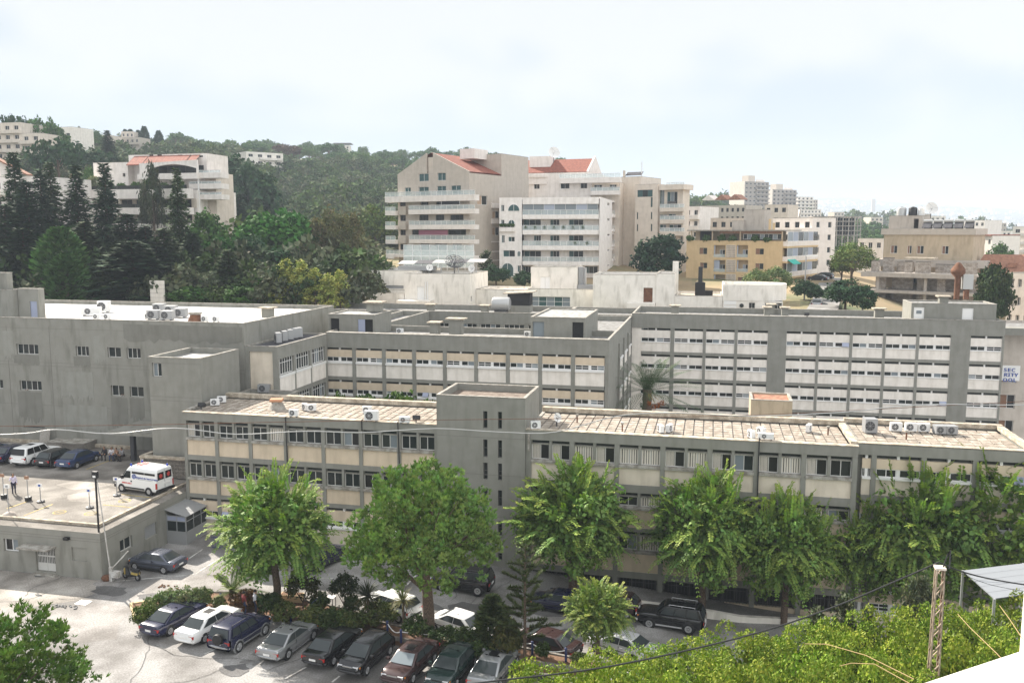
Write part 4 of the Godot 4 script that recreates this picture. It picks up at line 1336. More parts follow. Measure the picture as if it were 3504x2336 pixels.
func far_red_roof() -> void:
	var o:=thing("red_roofed_flats","beige apartment block with a broad red roof facing us behind the white block","apartment building",Vector3(-50.32,.00,-218.04),-.1078)
	var a:=Vector2(1.41,40.1)
	var b:=Vector2(20.94,33.47)
	var rg:=Vector2(19.71,43.93)
	var hs:=[]
	for q in [[Vector2(1.9,39.79),Vector2(3.28,40.06)],[Vector2(2.77,35.74),Vector2(4.96,37.39)],[Vector2(6.3,36.22),Vector2(7.76,37.46)],[Vector2(13.25,36.18),Vector2(15.51,37.53)],[Vector2(18.34,36.16),Vector2(20.04,37.6)]]:
		hs.append(r2(q[0],q[1],2))
	hs.pop_front()
	shell(o,M.stone_pale,0,b.x,12,a.y,-20,0,hs,[[2,a.y - 8,5,a.y - 5]],[],.0,M.roof_red)
	windows_in(o,front(0),hs,2,.2,M.frame_white,[M.glass_dark,M.glass_black])
	for s in [[.0,-7.],[-14.,-7.]]:
		var mb:=MB.new()
		mb.quad(Vector3(-3,a.y+.1,s[0]),Vector3(b.x - 1.,a.y+.1,s[0]),Vector3(b.x - 1.,rg.y,s[1]),Vector3(-3,rg.y,s[1]))
		put(o,"roof",mb,M.roof_red)
	var mb:=MB.new()
	mb.prism(PackedVector2Array([Vector2(.3,0),Vector2(-14.3,0),Vector2(-14.3,-.3),Vector2(-7,-(rg.y - a.y) - .6),Vector2(.3,-.3)]),0,.45,Transform3D(Basis(Vector3(0,0,1),Vector3(1,0,0),Vector3(0,-1,0)),Vector3(b.x - 1.,a.y,0)))
	put(o,"gable",mb,M.stone_pale)
	var c:=[Vector2(4.13,44.55),Vector2(9.69,41.85)]
	piece(o,"lift_house",M.stone_pale,Vector3(c[0].x,c[1].y,-7),Vector3(c[1].x,c[0].y,-3))
	c=[Vector2(-3.17,44.13),Vector2(2.02,42.91)]
	piece(o,"roof_room",M.stone_pale,Vector3(c[0].x,a.y,-12),Vector3(c[1].x,c[0].y,-9))
	balcony(o,front(1.6),Vector2(13.32,38.66),Vector2(28.63,37.42),1.7,M.stone_pale,1.)
	balcony(o,front(.4),Vector2(1.71,39.71),Vector2(9.84,39.1),.5,M.stone_pale,.0)
	balcony(o,front(.4),Vector2(1.71,38.26),Vector2(9.84,37.4),.5,M.stone_pale,.0)
	balcony(o,front(1.),Vector2(21.17,35.48),Vector2(28.4,34.51),1.,M.stone_pale,.9)
	c=[Vector2(20.8,37.64),Vector2(27.98,34.01)]
	shell(o,M.limestone,b.x+.05,c[1].x,12,Vector2(24.61,37.57).y,-14,-1,[[b.x+.6,c[1].y+2.,b.x+2.6,c[0].y - .6],[b.x+4.5,c[1].y+2.,c[1].x - .8,c[0].y - .6]],[],[],.2,M.roofing)
	windows_in(o,front(-1),[[b.x+.6,c[1].y+2.,b.x+2.6,c[0].y - .6],[b.x+4.5,c[1].y+2.,c[1].x - .8,c[0].y - .6]],3,.2,M.frame_white,[M.glass_dark,M.glass_pale])
	dish(Vector3(-38.21,42.23,-212.61),1.45,.5,.35,"white satellite dish on a mast on the far red roof",M.white,1.6)

func slim_flats() -> void:
	var o:=thing("slim_flats","tall narrow stone apartment block with high glazed panels and corner balconies","apartment building",Vector3(-19.3,.00,-216.86),-.3693)
	var a:=Vector2(1.14,36.92)
	var b:=Vector2(6.78,22.5)
	var W:=b.x
	var g:=13.0
	var hs:=[r2(Vector2(1.25,33.97),Vector2(5.31,35.66),3)]
	for q in [[Vector2(4.82,31.49),Vector2(5.35,33.85)],[Vector2(1.21,28.65),Vector2(1.54,30.32)],[Vector2(4.94,28.62),Vector2(5.31,30.33)],[Vector2(1.27,25.72),Vector2(1.6,27.4)],[Vector2(5.,25.72),Vector2(5.38,27.44)]]:
		hs.append(r2(q[0],q[1],1))
	var q0:=Vector2(.69,36.94)
	shell(o,M.limestone,q0.x,W,g,a.y,-16,0,hs,[],[],.3,M.roofing)
	windows_in(o,front(0),hs,1,.2,M.frame_dark,[M.glass_green,M.glass_dark])
	var l:=Vector2(-4.92,39.08)
	shell(o,M.limestone,l.x,q0.x - .05,g,l.y,-15,-3,[],[],[],.3,M.roofing)
	# right stack of balconies, set slightly forward
	var p:=Vector2(7.08,36.73)
	var e:=Vector2(13.64,36.53)
	var gh:=[r2(Vector2(6.47,31.56),Vector2(7.92,35.58)),r2(Vector2(8.6,31.45),Vector2(11.3,35.1),3),r2(Vector2(6.83,28.8),Vector2(8.79,29.67)),r2(Vector2(9.11,28.38),Vector2(10.98,29.83)),r2(Vector2(6.89,25.98),Vector2(8.55,27.32)),r2(Vector2(9.32,25.85),Vector2(12.44,27.3),3),r2(Vector2(12.27,22.8),Vector2(13.,24.52)),r2(Vector2(10.1,23.58),Vector2(11.11,24.65))]
	shell(o,M.limestone,W+.02,e.x - .9,g,p.y - .3,-5,-1,gh,[],[],.2,M.roofing)
	windows_in(o,front(-1),gh,2,.2,M.frame_white,[M.glass_green,M.glass_pale,M.glass_dark])
	piece(o,"cornice",M.limestone,Vector3(p.x+.2,Vector2(7.11,35.48).y,-5),Vector3(e.x,p.y,.6))
	for q in [[Vector2(7.5,31.25),Vector2(13.75,30.37)],[Vector2(7.56,28.49),Vector2(13.88,27.5)],[Vector2(7.63,25.66),Vector2(13.95,24.67)]]:
		balcony(o,front(.6),q[0],q[1],1.6,M.limestone,.9)
	balcony(o,front(.4),Vector2(8.96,36.34),Vector2(13.57,36.05),.3,M.limestone,.9)
	piece(o,"glass_screen",M.frame_dark,Vector3(Vector2(9.16,32.82).x,Vector2(9.19,31.42).y,-.6),Vector3(Vector2(11.16,32.78).x,Vector2(9.16,32.82).y,-.5))
	var k:=Vector2(-4.94,39.31)
	for i in 6:
		piece(o,"solar_panel",M.roofing_dark,Vector3(-.35,0,-.8),Vector3(.35,.06,.8),Transform3D(Basis(Vector3.RIGHT,.6),Vector3(k.x+.5+i*.75,k.y+.7,-6)))
	piece(o,"flue",M.limestone,Vector3(k.x - .6,k.y - .5,-6),Vector3(k.x - .1,k.y+1.6,-5.5))
	piece(o,"mast",M.white_metal,Vector3(k.x+4.3,k.y - 1,-6),Vector3(k.x+4.5,k.y+3.6,-5.9))

func ochre_flats() -> void:
	var o:=thing("ochre_flats","ochre apartment block with planted roof terrace and pierced screen column","apartment building",Vector3(-5.64,.00,-201.37),-.3979)
	var tp:=Vector2(.31,23.67)
	var b:=Vector2(21.8,23.8)
	var W:=b.x
	var g:=12.0
	var hs:=[]
	for q in [[Vector2(3.14,20.63),Vector2(4.98,22.06)],[Vector2(16.05,20.75),Vector2(17.85,22.04)],[Vector2(3.36,17.51),Vector2(5.08,18.75)],[Vector2(16.12,17.58),Vector2(17.89,18.87)],[Vector2(12.26,14.68),Vector2(13.89,15.78)]]:
		hs.append(r2(q[0],q[1],2))
	var lg:=[]
	for q in [[Vector2(6.49,20.01),Vector2(9.18,22.67)],[Vector2(11.77,20.1),Vector2(14.35,22.72)],[Vector2(6.59,16.8),Vector2(9.29,19.42)],[Vector2(11.88,16.94),Vector2(14.46,19.52)],[Vector2(6.68,13.87),Vector2(9.39,16.23)]]:
		lg.append(r2(q[0],q[1],2))
	var mb:=MB.new()
	holes(mb,front(0),0,W,g,tp.y,hs+lg,1.3)
	put(o,"wall",mb,M.ochre)
	windows_in(o,front(0),hs,2,.15,M.coping,[M.shutter,M.glass_dark])
	for i in lg.size():
		var q:Array=lg[i]
		piece(o,"loggia_wall",M.tan,Vector3(q[0],q[1],-1.32),Vector3(q[2],q[3],-1.28))
		window(o,front(0),q[0]+1.,q[1],q[2] - .4,q[3] - 1.,1.2,2,M.frame_white,[M.curtain_blue,M.glass_dark] if i % 2 else [M.glass_pale,M.glass_mid])
		piece(o,"balustrade",M.rail_glass,Vector3(q[0],q[1],-.1),Vector3(q[2],q[1]+.7,-.06))
		piece(o,"curtain",M.curtain_blue,Vector3(q[0],q[1]+.2,-.3),Vector3(q[0]+(1.3 if i==2 else .3),q[3],-.25))
	# pierced screens between the loggias
	for q in [[Vector2(9.49,20.06),Vector2(11.55,22.69)],[Vector2(9.6,16.88),Vector2(11.66,19.47)],[Vector2(9.67,14.6),Vector2(11.76,16.38)]]:
		piece(o,"screen_back",M.joint,Vector3(q[0].x,q[0].y,.0),Vector3(q[1].x,q[1].y,.02))
		mb=MB.new()
		for i in 8:
			var x:=lerpf(q[0].x,q[1].x,i/7.)
			mb.box(Vector3(x - .06,q[0].y,.0),Vector3(x+.06,q[1].y,.12))
			var y:=lerpf(q[0].y,q[1].y,i/7.)
			mb.box(Vector3(q[0].x,y - .05,.0),Vector3(q[1].x,y+.05,.10))
		put(o,"screen",mb,M.limestone)
	# top terrace: set-back wall, brown blind strip, slab on posts
	var top:=Vector2(.25,26.01)
	piece(o,"terrace_wall",M.tan,Vector3(.8,tp.y - .3,-3.2),Vector3(W - .3,top.y - .2,-3.))
	piece(o,"roof_slab",M.coping,Vector3(.2,top.y - .25,-12),Vector3(W+.2,top.y,.3))
	var bs:=[Vector2(7.67,25.79),Vector2(21.96,25.2)]
	for i in 4:
		piece(o,"blind",M.shutter,Vector3(lerpf(bs[0].x,W,i/4.),bs[1].y,-.35),Vector3(lerpf(bs[0].x,W,(i+1)/4.) - .08,bs[0].y,-.3))
	for x in [.9,5.9,12.3,W - .3]:
		piece(o,"post",M.tan,Vector3(x,tp.y - .4,-.4),Vector3(x+.25,top.y - .25,-.15))
	var gz:=[Vector2(12.97,23.98),Vector2(21.62,25.13)]
	window(o,front(-.6),gz[0].x,gz[0].y,W - .4,gz[1].y,0,9,M.frame_white,[M.glass_dark,M.glass_pale,M.glass_mid],[],"glazed_terrace")
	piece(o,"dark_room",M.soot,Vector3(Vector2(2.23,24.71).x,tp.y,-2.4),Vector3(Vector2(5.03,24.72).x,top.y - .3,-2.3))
	piece(o,"terrace_floor",M.coping,Vector3(.02,tp.y - .6,-14),Vector3(W - .02,tp.y - .5,-.3))
	# right side with stacked enclosed balconies
	var L:=22.0
	var rt:=right_face(W,0)
	mb=MB.new()
	holes(mb,rt,0,L,g,tp.y,[])
	put(o,"wall",mb,M.ochre)
	mb=MB.new()
	mb.quad(Vector3(0,g,-14),Vector3(0,g,0),Vector3(0,tp.y,0),Vector3(0,tp.y,-14))
	put(o,"wall",mb,M.ochre)
	for q in [[tp.y - 1.1,tp.y - .1,tp.y+2.],[tp.y - 4.3,tp.y - 3.3,tp.y - 1.4],[tp.y - 7.6,tp.y - 6.6,tp.y - 4.7]]:
		piece(o,"side_balcony",M.ochre,Vector3(.4,q[0] - .4,0),Vector3(L,q[0],1.),rt)
		piece(o,"side_parapet",M.stone_pale,Vector3(.4,q[0]+.002,.0),Vector3(L,q[1],.98),rt)
		window(o,rt,.6,q[1],L - .2,q[2],-.9,6,M.frame_white,[M.glass_pale,M.curtain_blue,M.glass_mid])
	var aw:=Vector2(1.28,19.12)
	piece(o,"awning",M.awning_teal,Vector3(0,0,0),Vector3(5.,.06,1.7),rt*Transform3D(Basis(Vector3.RIGHT,.6),Vector3(.8,aw.y+.6,.9)))
	# roof tank house and flues
	shell(o,M.raw,Vector2(10.51,30.44).x,Vector2(15.22,30.37).x,top.y,Vector2(10.51,30.44).y,-11,-7,[],[],[],.05,M.roofing)
	shell(o,M.raw,Vector2(8.17,28.01).x,Vector2(10.9,27.99).x,top.y,Vector2(8.17,28.01).y,-10,-6,[],[],[],.05,M.roofing)
	for x in [Vector2(17.9,28.35),Vector2(18.81,27.5)]:
		piece(o,"flue",M.ochre,Vector3(x.x - .2,top.y,-3.2),Vector3(x.x+.2,x.y,-2.8))

func unfinished() -> void:
	var o:=thing("unfinished_building","unfinished concrete frame with raw pale blockwork walls and open floors","building under construction",Vector3(30.68,.00,-184.86),-.4552)
	var W:=19.24
	var g:=8.0
	var D_:=13.0
	var ys:=[Vector2(5.86,16.79).y,Vector2(6.03,13.68).y,Vector2(4.11,10.62).y]
	ys.append(ys[2] - 3.2)
	for i in 4:
		piece(o,"floor_slab",M.raw,Vector3(-1.6,ys[i],-D_ - 1.),Vector3(W,ys[i]+(.85 if i==0 else .55),.2))
		if i<3:
			for x in [1.2,W*.52,W - 2.2]:
				piece(o,"column",M.raw,Vector3(x,ys[i+1]+.5,-1.2),Vector3(x+.5,ys[i],-.7))
				piece(o,"column",M.raw,Vector3(x,ys[i+1]+.5,-D_),Vector3(x+.5,ys[i],-D_+.5))
			for q in [[.6,2.6,-2.2],[W*.42,W*.5,-3.5],[W*.62,W*.7,-2.5],[W - 2.6,W - .4,-2.2]]:
				blockwork(o,q[0],q[1],ys[i+1]+.56,ys[i],q[2])
			for q in [[3.,7.],[8.5,W - 4.]]:
				piece(o,"inner_wall",M.block,Vector3(q[0],ys[i+1]+.56,-5.2),Vector3(q[1],ys[i],-5.))
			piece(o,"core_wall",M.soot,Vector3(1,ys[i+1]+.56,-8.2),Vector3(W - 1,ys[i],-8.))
	# blockwork on the top deck
	var t0:=ys[0] as float+.86
	for q in [[.0,1.6,2.3,-.9],[1.6,3.8,2.9,-3.],[3.8,7.,2.,-4.6],[6.2,7.6,2.4,-1.2],[8.2,11.,2.3,-1.],[11.,16.,1.8,-4.4],[16.2,W - .3,2.2,-1.4]]:
		blockwork(o,q[0],q[1],t0,t0+q[2],q[3])
	piece(o,"canopy_slab",M.coping_lit,Vector3(6.,t0+2.6,-4.4),Vector3(11.4,t0+3.,-.9))
	var L:=11.0
	o=thing("tan_flats","weathered tan apartment block with water tanks behind the unfinished frame","apartment building",Vector3(33.92,25.7,-191.81),-.4552)
	o.position.y=0
	var w2:=19.2
	var y0:=Vector3(48.46,19.94,-192.32).y
	var y1:=Vector3(48.3,25.61,-193.02).y
	shell(o,M.tan,.0,w2 - 1.,g,y0,-L,0,[],[],[],.0,M.coping)
	piece(o,"cornice",M.raw,Vector3(-1.,y0 - 1.3,-L),Vector3(w2+.1,y0+.1,.9))
	var hs:=[[2.4,32.0 - 6.,4.,27.6]]
	hs=[]
	for q in [[920,970],[1068,1096],[1150,1200],[1362,1408]]:
		var u0:float=(q[0] - 845)/2.613*.6712*.085
		hs.append([u0,y0+1.3,u0+(q[1] - q[0])/2.613*.6712*.085+.2,y0+2.9])
	shell(o,M.tan,.2,w2 - 2.4,y0+.1,y1,-L,-.4,hs,[],[],.6,M.roofing)
	windows_in(o,front(-.4),hs,2,.15,M.frame_white,[M.shutter,M.glass_dark])
	piece(o,"parapet_band",M.stone,Vector3(-.3,y1 - .6,-L),Vector3(w2 - 2.,y1+.6,-.1))
	var st:=[5.5,y0 - 4.6,14.,y0 - 3.4]
	piece(o,"window_strip",M.raw,Vector3(st[0],st[1],0),Vector3(st[2],st[3],.25))
	for i in 4:
		piece(o,"small_window",M.glass_black,Vector3(6.0+i*2.3,y0 - 4.4,.251),Vector3(6.9+i*2.3,y0 - 3.6,.27))
	shell(o,M.raw,.6,7.,y1+.6,y1+3.2,-8,-2,[[5.4,y1+.7,6.3,y1+2.6]],[],[],.05,M.roofing)
	piece(o,"downpipe",M.rust,Vector3(w2 - 1.6,g,.02),Vector3(w2 - 1.4,y0 - 1.3,.2))
	var tl:=o.transform
	for i in 5:
		var k:=thing("water_heater","solar water heater drum %s on the tan block's roof" % ["leftmost of five","second from left","in the middle of five","second from right","rightmost of five"][i],"water heater",tl*Vector3(8.2+i*1.9,y1+.6,-1.6),o.rotation.y,"solar heaters on the tan roof")
		var mb:=MB.new()
		mb.tube([Vector3(-.8,1.5,0),Vector3(.8,1.5,0)],.36,.36,10)
		put(k,"drum",mb,M.galvanised)
		piece(k,"collector",M.roofing_dark,Vector3(-.8,0,0),Vector3(.8,.08,1.7),Transform3D(Basis(Vector3.RIGHT,.7),Vector3(0,1.2,.1)))
		piece(k,"stand",M.dark_metal,Vector3(-.75,0,-.1),Vector3(.75,1.2,.0))
	for i in 3:
		var k:=thing("water_tank",["pale squat water tank left on the tan block's tank room","black round water tank on the tan block's tank room","pale upright water tank on the tan block's tank room"][i],"water tank",tl*Vector3([2.4,4.6,6.2][i],y1+3.22,-4),0,"water tanks on the tan roof")
		var mb:=MB.new()
		var r:float=[.95,.85,.65][i]
		mb.lathe([Vector2(r,0),Vector2(r,1.5),Vector2(r*.7,1.75),Vector2(.001,1.8)],Transform3D.IDENTITY,14)
		put(k,"tank",mb,[M.galvanised,M.black,M.white_metal][i])
		piece(k,"lid",M.grey_metal,Vector3(-.2,1.78,-.2),Vector3(.2,1.88,.2))
	dish(tl*Vector3(8.,y1+2.6,-4),1.25,.2,.3,"large white satellite dish above the tan block's tanks",M.white,1.4)

func blockwork(o:Node3D,u0:float,u1:float,y0:float,y1:float,z:float) -> void:
	piece(o,"mortar",M.joint,Vector3(u0+.02,y0,z - .17),Vector3(u1 - .02,y1 - .02,z - .02))
	var mb:=MB.new()
	var n:=int((y1 - y0)/.27)
	for j in n:
		var x:=u0 - (.3 if j % 2 else .0)
		while x<u1 - .05:
			var a:=maxf(x,u0)
			var b:=minf(x+.56,u1)
			if b - a>.06:
				mb.box(Vector3(a,y0+j*.27,z - .2),Vector3(b,y0+j*.27+.23,z+rng.randf()*.025))
			x+=.6
	var w:=put(o,"block_wall",mb,M.block)
	w.set_meta("kind","stuff")

func terraced_flats() -> void:
	var o:=thing("terraced_flats","white terraced apartment block with long white balcony bands among the dark firs","apartment building",Vector3(-127.92,.00,-158.93),-.0240)
	var W:=24.56
	var g:=12.0
	var bands:=[[Vector2(.01,34.24),Vector2(25.26,32.32)],[Vector2(.33,30.5),Vector2(25.37,29.13)],[Vector2(.10,27.3),Vector2(25.29,25.99)],[Vector2(-.14,24.04),Vector2(25.12,22.88)]]
	for i in 4:
		var a:Vector2=bands[i][0]
		var b:Vector2=bands[i][1]
		piece(o,"balcony",M.stone_pale,Vector3(0,b.y,-2.2),Vector3(W,a.y,0))
		piece(o,"side_band",M.stone_pale,Vector3(-9.5,b.y,-9),Vector3(-.02,a.y,-1.5))
		for k in 6:
			piece(o,"smoked_rail",M.glass_mid,Vector3(W*k/6.0+.03,a.y,-.2),Vector3(W*(k+1)/6.0 - .03,a.y+.75,-.15))
		if i<3:
			var y0:float=bands[i+1][0].y
			piece(o,"wall",M.limestone,Vector3(.1,y0,-3.4),Vector3(W - .1,b.y,-3.2))
			for k in 5:
				window(o,front(-3.15),1.0+k*4.7,y0,4.6+k*4.7,b.y - .1,.0,3,M.frame_dark,[M.glass_mid,M.glass_dark,M.glass_black])
			for k in 4:
				piece(o,"column",M.limestone,Vector3(k*7.6+.4,y0,-1.),Vector3(k*7.6+.9,b.y,-.5))
	var dk:=bands[0][0].y as float
	shell(o,M.stone_pale,0,W - .05,g,dk - .1,-18,-3.5,[],[],[],.0,M.coping)
	piece(o,"left_wing",M.stone_pale,Vector3(-9.3,g,-15),Vector3(-.2,dk+1.5,-2))
	# set-back penthouse: blank block left, arched terrace with red tile slopes right
	var pl:=Vector2(-2.06,40.21)
	shell(o,M.stone_pale,pl.x,Vector2(6.52,40.05).x,dk - .2,pl.y,-14,-6,[[Vector2(5.14,37.24).x,Vector2(5.14,37.24).y,Vector2(5.78,37.92).x,Vector2(5.78,37.92).y]],[],[],.2,M.roofing)
	var ra:=Vector2(5.29,42.77)
	var rb:=Vector2(24.16,41.86)
	var rs:=[r2(Vector2(10.38,41.6),Vector2(11.42,41.98)),r2(Vector2(12.36,41.5),Vector2(13.48,41.88)),r2(Vector2(17.34,41.3),Vector2(18.44,41.68)),r2(Vector2(19.95,41.2),Vector2(20.99,41.58)),r2(Vector2(22.4,41.1),Vector2(23.34,41.43))]
	shell(o,M.stone_pale,ra.x,rb.x,dk - .2,rb.y,-16,-8,rs,[],[],.2,M.roofing)
	windows_in(o,front(-8),rs,2,.15,M.frame_dark,[M.glass_dark])
	var e0:=Vector2(6.79,41.59)
	var e1:=Vector2(10.45,39.57)
	for q in [[Vector2(6.79,41.59).x,Vector2(10.37,41.51).x],[Vector2(10.57,41.38).x,Vector2(20.51,41.18).x],[Vector2(20.74,41.12).x,Vector2(22.76,41.08).x]]:
		var mb:=MB.new()
		mb.quad(Vector3(q[0]+.6,e1.y,-4.4),Vector3(q[1]+.6,e1.y,-4.4),Vector3(q[1],e0.y,-7.95),Vector3(q[0],e0.y,-7.95))
		mb.quad(Vector3(q[0]+.6,e1.y - .2,-4.4),Vector3(q[1]+.6,e1.y - .2,-4.4),Vector3(q[1]+.6,e1.y,-4.4),Vector3(q[0]+.6,e1.y,-4.4))
		put(o,"tile_roof",mb,M.roof_red)
	var f0:=Vector2(11.01,37.57)
	var f1:=Vector2(24.71,39.3)
	var p:=PackedVector2Array([Vector2(f0.x,-f1.y - .4),Vector2(f0.x,-f0.y),Vector2(f0.x+2.2,-f0.y)])
	for i in 13:
		p.append(Vector2(lerpf(f0.x+2.2,f1.x - .3,i/12.),-(lerpf(f0.y,f1.y,.55)+(f1.y - f0.y)*.5*sin(PI*i/12.))))
	p.append(Vector2(f1.x - .3,-f0.y)); p.append(Vector2(f1.x,-f0.y)); p.append(Vector2(f1.x,-f1.y - .9))
	var ab:=MB.new()
	ab.prism(p,0,.4,Transform3D(Basis(Vector3(1,0,0),Vector3(0,0,1),Vector3(0,-1,0)),Vector3(0,0,-4.2)))
	put(o,"arch_wall",ab,M.stone_pale)
	window(o,front(-6.5),f0.x+.5,f0.y,f1.x - .3,f1.y,0,6,M.frame_dark,[M.glass_mid,M.glass_dark])
	piece(o,"terrace_band",M.stone_pale,Vector3(f0.x - .5,f0.y - 1.2,-5.5),Vector3(f1.x,f0.y,-3.6))
	for q in [[Vector2(24.35,37.65),Vector2(29.52,36.54)],[Vector2(22.05,35.42),Vector2(29.53,34.35)],[Vector2(22.36,33.2),Vector2(29.54,32.19)]]:
		balcony(o,front(-4.5),q[0],q[1],3.,M.stone_pale,.5)
	piece(o,"tower_wall",M.limestone,Vector3(W - .5,g,-14),Vector3(Vector2(26.5,34.82).x,Vector2(26.64,37.8).y,-7.4))
	piece(o,"downpipe",M.white,Vector3(Vector2(24.34,34.69).x,g,-4.4),Vector3(Vector2(24.62,34.69).x,f1.y,-4.2))

# a flat-roofed building by its front left corner and top (p), turn and width; windows on a grid, balcony bands if asked
func far_block(called:String,label:String,p:Vector3,turn:float,w:float,base:float,deep:float,floors:int,cols:int,m:Material,bands:=.0,part:=[.0,1.],roof:Material=null,lip:=.3,fh:=3.1,side:=false) -> Node3D:
	var o:=thing(called,label,"building",Vector3(p.x,base,p.z),turn)
	var top:=p.y - base
	var f:=[]
	var sd:=[]
	for i in floors:
		var y:=top - .9 - fh*i - 1.5
		for k in cols:
			var c:=w*(k+.5)/cols
			f.append([c - w/cols*.24,y,c+w/cols*.24,y+1.4])
		if side:
			for k in 2:
				sd.append([deep*(k+.35)/2,y,deep*(k+.65)/2,y+1.4])
	shell(o,m,0,w,-3,top,-deep,0,f,sd,[],lip,roof)
	windows_in(o,front(0),f,2,.25,M.frame_white if rng.randf()<.5 else M.frame_dark,[M.glass_dark,M.glass_black,M.glass_mid])
	windows_in(o,right_face(w,0),sd,1,.2,M.frame_white,[M.glass_dark])
	if bands>0:
		for i in floors+1:
			var y:=top - .9 - fh*i - 1.5
			piece(o,"balcony",m,Vector3(w*part[0],y - 1.2+(.8 if i==0 else .0)*0,.01),Vector3(w*part[1],y - .05,bands))
	return o

func far_buildings() -> void:
	var o:Node3D
	# towers on the skyline
	for q in [[Vector3(24.2,65.3,-729.3),.741,26.5,"taller of the two grey skyline towers with a sunlit white flank",20.,8],[Vector3(50.,61.8,-797.3),.705,28.3,"shorter grey skyline tower with a sunlit white flank right of the taller one",24.,8]]:
		o=far_block("skyline_tower",q[3],q[0],q[1],q[2],q[4],17,q[5],6,M.tower,1.6,[.45,1.],null,.4,3.4)
		o.set_meta("category","tower block")
		o.set_meta("group","tower blocks on the skyline")
		var tp:float=q[0].y - q[4]
		piece(o,"lift_house",M.limestone,Vector3(q[2]*.24,tp,-10),Vector3(q[2]*.52,tp+5,-3))
		piece(o,"flank",M.panel_white,Vector3(-.25,0,-17),Vector3(-.02,tp,0))
		for i in 8:
			piece(o,"tank",M.stone_pale,Vector3(q[2]*(.6+i*.045),tp,-4),Vector3(q[2]*(.6+i*.045)+.5,tp+2.,-3))
	far_block("white_flats","distant white balconied block right of the two skyline towers",Vector3(74.9,57.2,-844.3),.655,19.3,26,14,6,4,M.panel_white,1.4)
	far_block("flats","small pale block at the right foot of the distant white balconied one",Vector3(90.4,54.7,-858.2),.862,6.8,26,12,5,2,M.stone)
	far_block("flats","long low white range below the distant white balconied block",Vector3(67.6,42.8,-728.9),.225,16.2,24,12,2,6,M.panel_white,.8)
	o=far_block("stone_flats","beige stone range with small gables behind the ochre block",Vector3(-5.,35.2,-340.1),-.478,18.7,14,14,5,9,M.stone)
	for k in 3:
		var mb:=MB.new()
		mb.prism(PackedVector2Array([Vector2(-2.6,0),Vector2(2.6,0),Vector2(0,-1.9)]),0,6.,Transform3D(Basis(Vector3(1,0,0),Vector3(0,0,1),Vector3(0,-1,0)),Vector3(3.2+k*5.4,23.3,-6.2)))
		put(o,"gable",mb,M.roof_brown if k else M.stone_pale)
	far_block("cream_flats","cream block with a sloping stair wall between the slim block and the stone range",Vector3(-8.,32.7,-256.7),-.456,4.8,14,12,4,2,M.stone_pale,1.)
	far_block("flats","plain beige wall with roof tanks just behind the ochre block's terrace",Vector3(-.6,29.2,-242.9),.001,9.1,14,10,1,4,M.stone)
	far_block("cream_flats","cream and white penthouse block behind the ochre block's tank house",Vector3(16.1,34.1,-293.2),-.355,7.4,14,12,3,3,M.limestone,.0,[0,1],M.coping)
	far_block("white_flats","white block with stacked rounded balconies right of the ochre block",Vector3(14.9,29.,-233.),-.763,12.1,12,9,7,4,M.stone_pale,1.3,[.62,1.],null,.3,3.1,true)
	# bare concrete frame across the valley
	o=thing("concrete_skeleton_building","long bare concrete frame of four open storeys on the far slope","building under construction",Vector3(37.04,24.06,-349.47),.12)
	for i in 5:
		piece(o,"floor_slab",M.raw,Vector3(0,i*1.75,-9),Vector3(17.8,i*1.75+.25,0))
	for k in 9:
		for z in [-.3,-4.5,-8.7]:
			piece(o,"column",M.raw,Vector3(k*2.17,-4,z - .25),Vector3(k*2.17+.35,7.2,z))
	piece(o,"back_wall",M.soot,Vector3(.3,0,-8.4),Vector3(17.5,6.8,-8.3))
	# right-hand town
	o=far_block("white_house","small white house with red-edged roof behind the tall leafy tree",Vector3(37.6,23.8,-246.4),-.458,6.4,9,9,1,3,M.panel_white)
	o=far_block("white_flats","white three-storey block with a red roof edge right of the tan block",Vector3(73.1,24.4,-283.5),-.915,8.9,6,12,3,5,M.panel_white)
	piece(o,"red_eave",M.roof_red,Vector3(-.3,18.4,-12),Vector3(8.9,18.75,.5))
	far_block("white_flats","pale block with roof tanks up behind the red-edged one",Vector3(106.7,30.4,-417.3),-.794,9.5,4,13,3,4,M.stone_pale,.0)
	far_block("white_flats","cream arcaded block further back near the right edge",Vector3(130.6,25.9,-464.1),-.385,8.8,2,12,3,5,M.panel_white,1.)
	far_block("white_flats","white balconied block cut by the photo's right edge",Vector3(111.,27.5,-366.6),-.610,13.6,0,14,5,4,M.panel_white,1.3,[.2,1.])
	o=thing("red_tiled_house","long brown-red tiled roof with small dormers at the right edge","house",Vector3(49.96,16.62,-183.96),-.35)
	piece(o,"wall",M.tan,Vector3(0,-10,-11),Vector3(24,1.6,-.8))
	var mb:=MB.new()
	mb.quad(Vector3(-.8,1.4,0),Vector3(25,1.4,0),Vector3(25,4.6,-6),Vector3(.6,4.6,-6))
	mb.quad(Vector3(25,1.4,-12),Vector3(-.8,1.4,-12),Vector3(.6,4.6,-6),Vector3(25,4.6,-6))
	mb.tri(Vector3(-.8,1.4,-12),Vector3(-.8,1.4,0),Vector3(.6,4.6,-6))
	mb.box(Vector3(-.8,1.2,-12),Vector3(25,1.39,0))
	put(o,"roof",mb,M.roof_brown)
	for k in 4:
		piece(o,"dormer",M.roof_brown,Vector3(5.0+k*3.6,2.2,-2.6),Vector3(6.6+k*3.6,3.1,-1.2))
	o=far_block("grey_house","grey rendered building with rooftop bulge at the right edge",Vector3(50.3,18.6,-166.6),-.943,4.4,2,10,3,3,M.raw)
	# the next school
	o=thing("school_block","grey building with a white lettered sign board past the rear block's right end","school building")
	var sf:=[]
	for i in 3:
		for k in 3:
			sf.append([37.2+k*3.3,6.2 - 3.4*i,39.0+k*3.3,8.0 - 3.4*i])
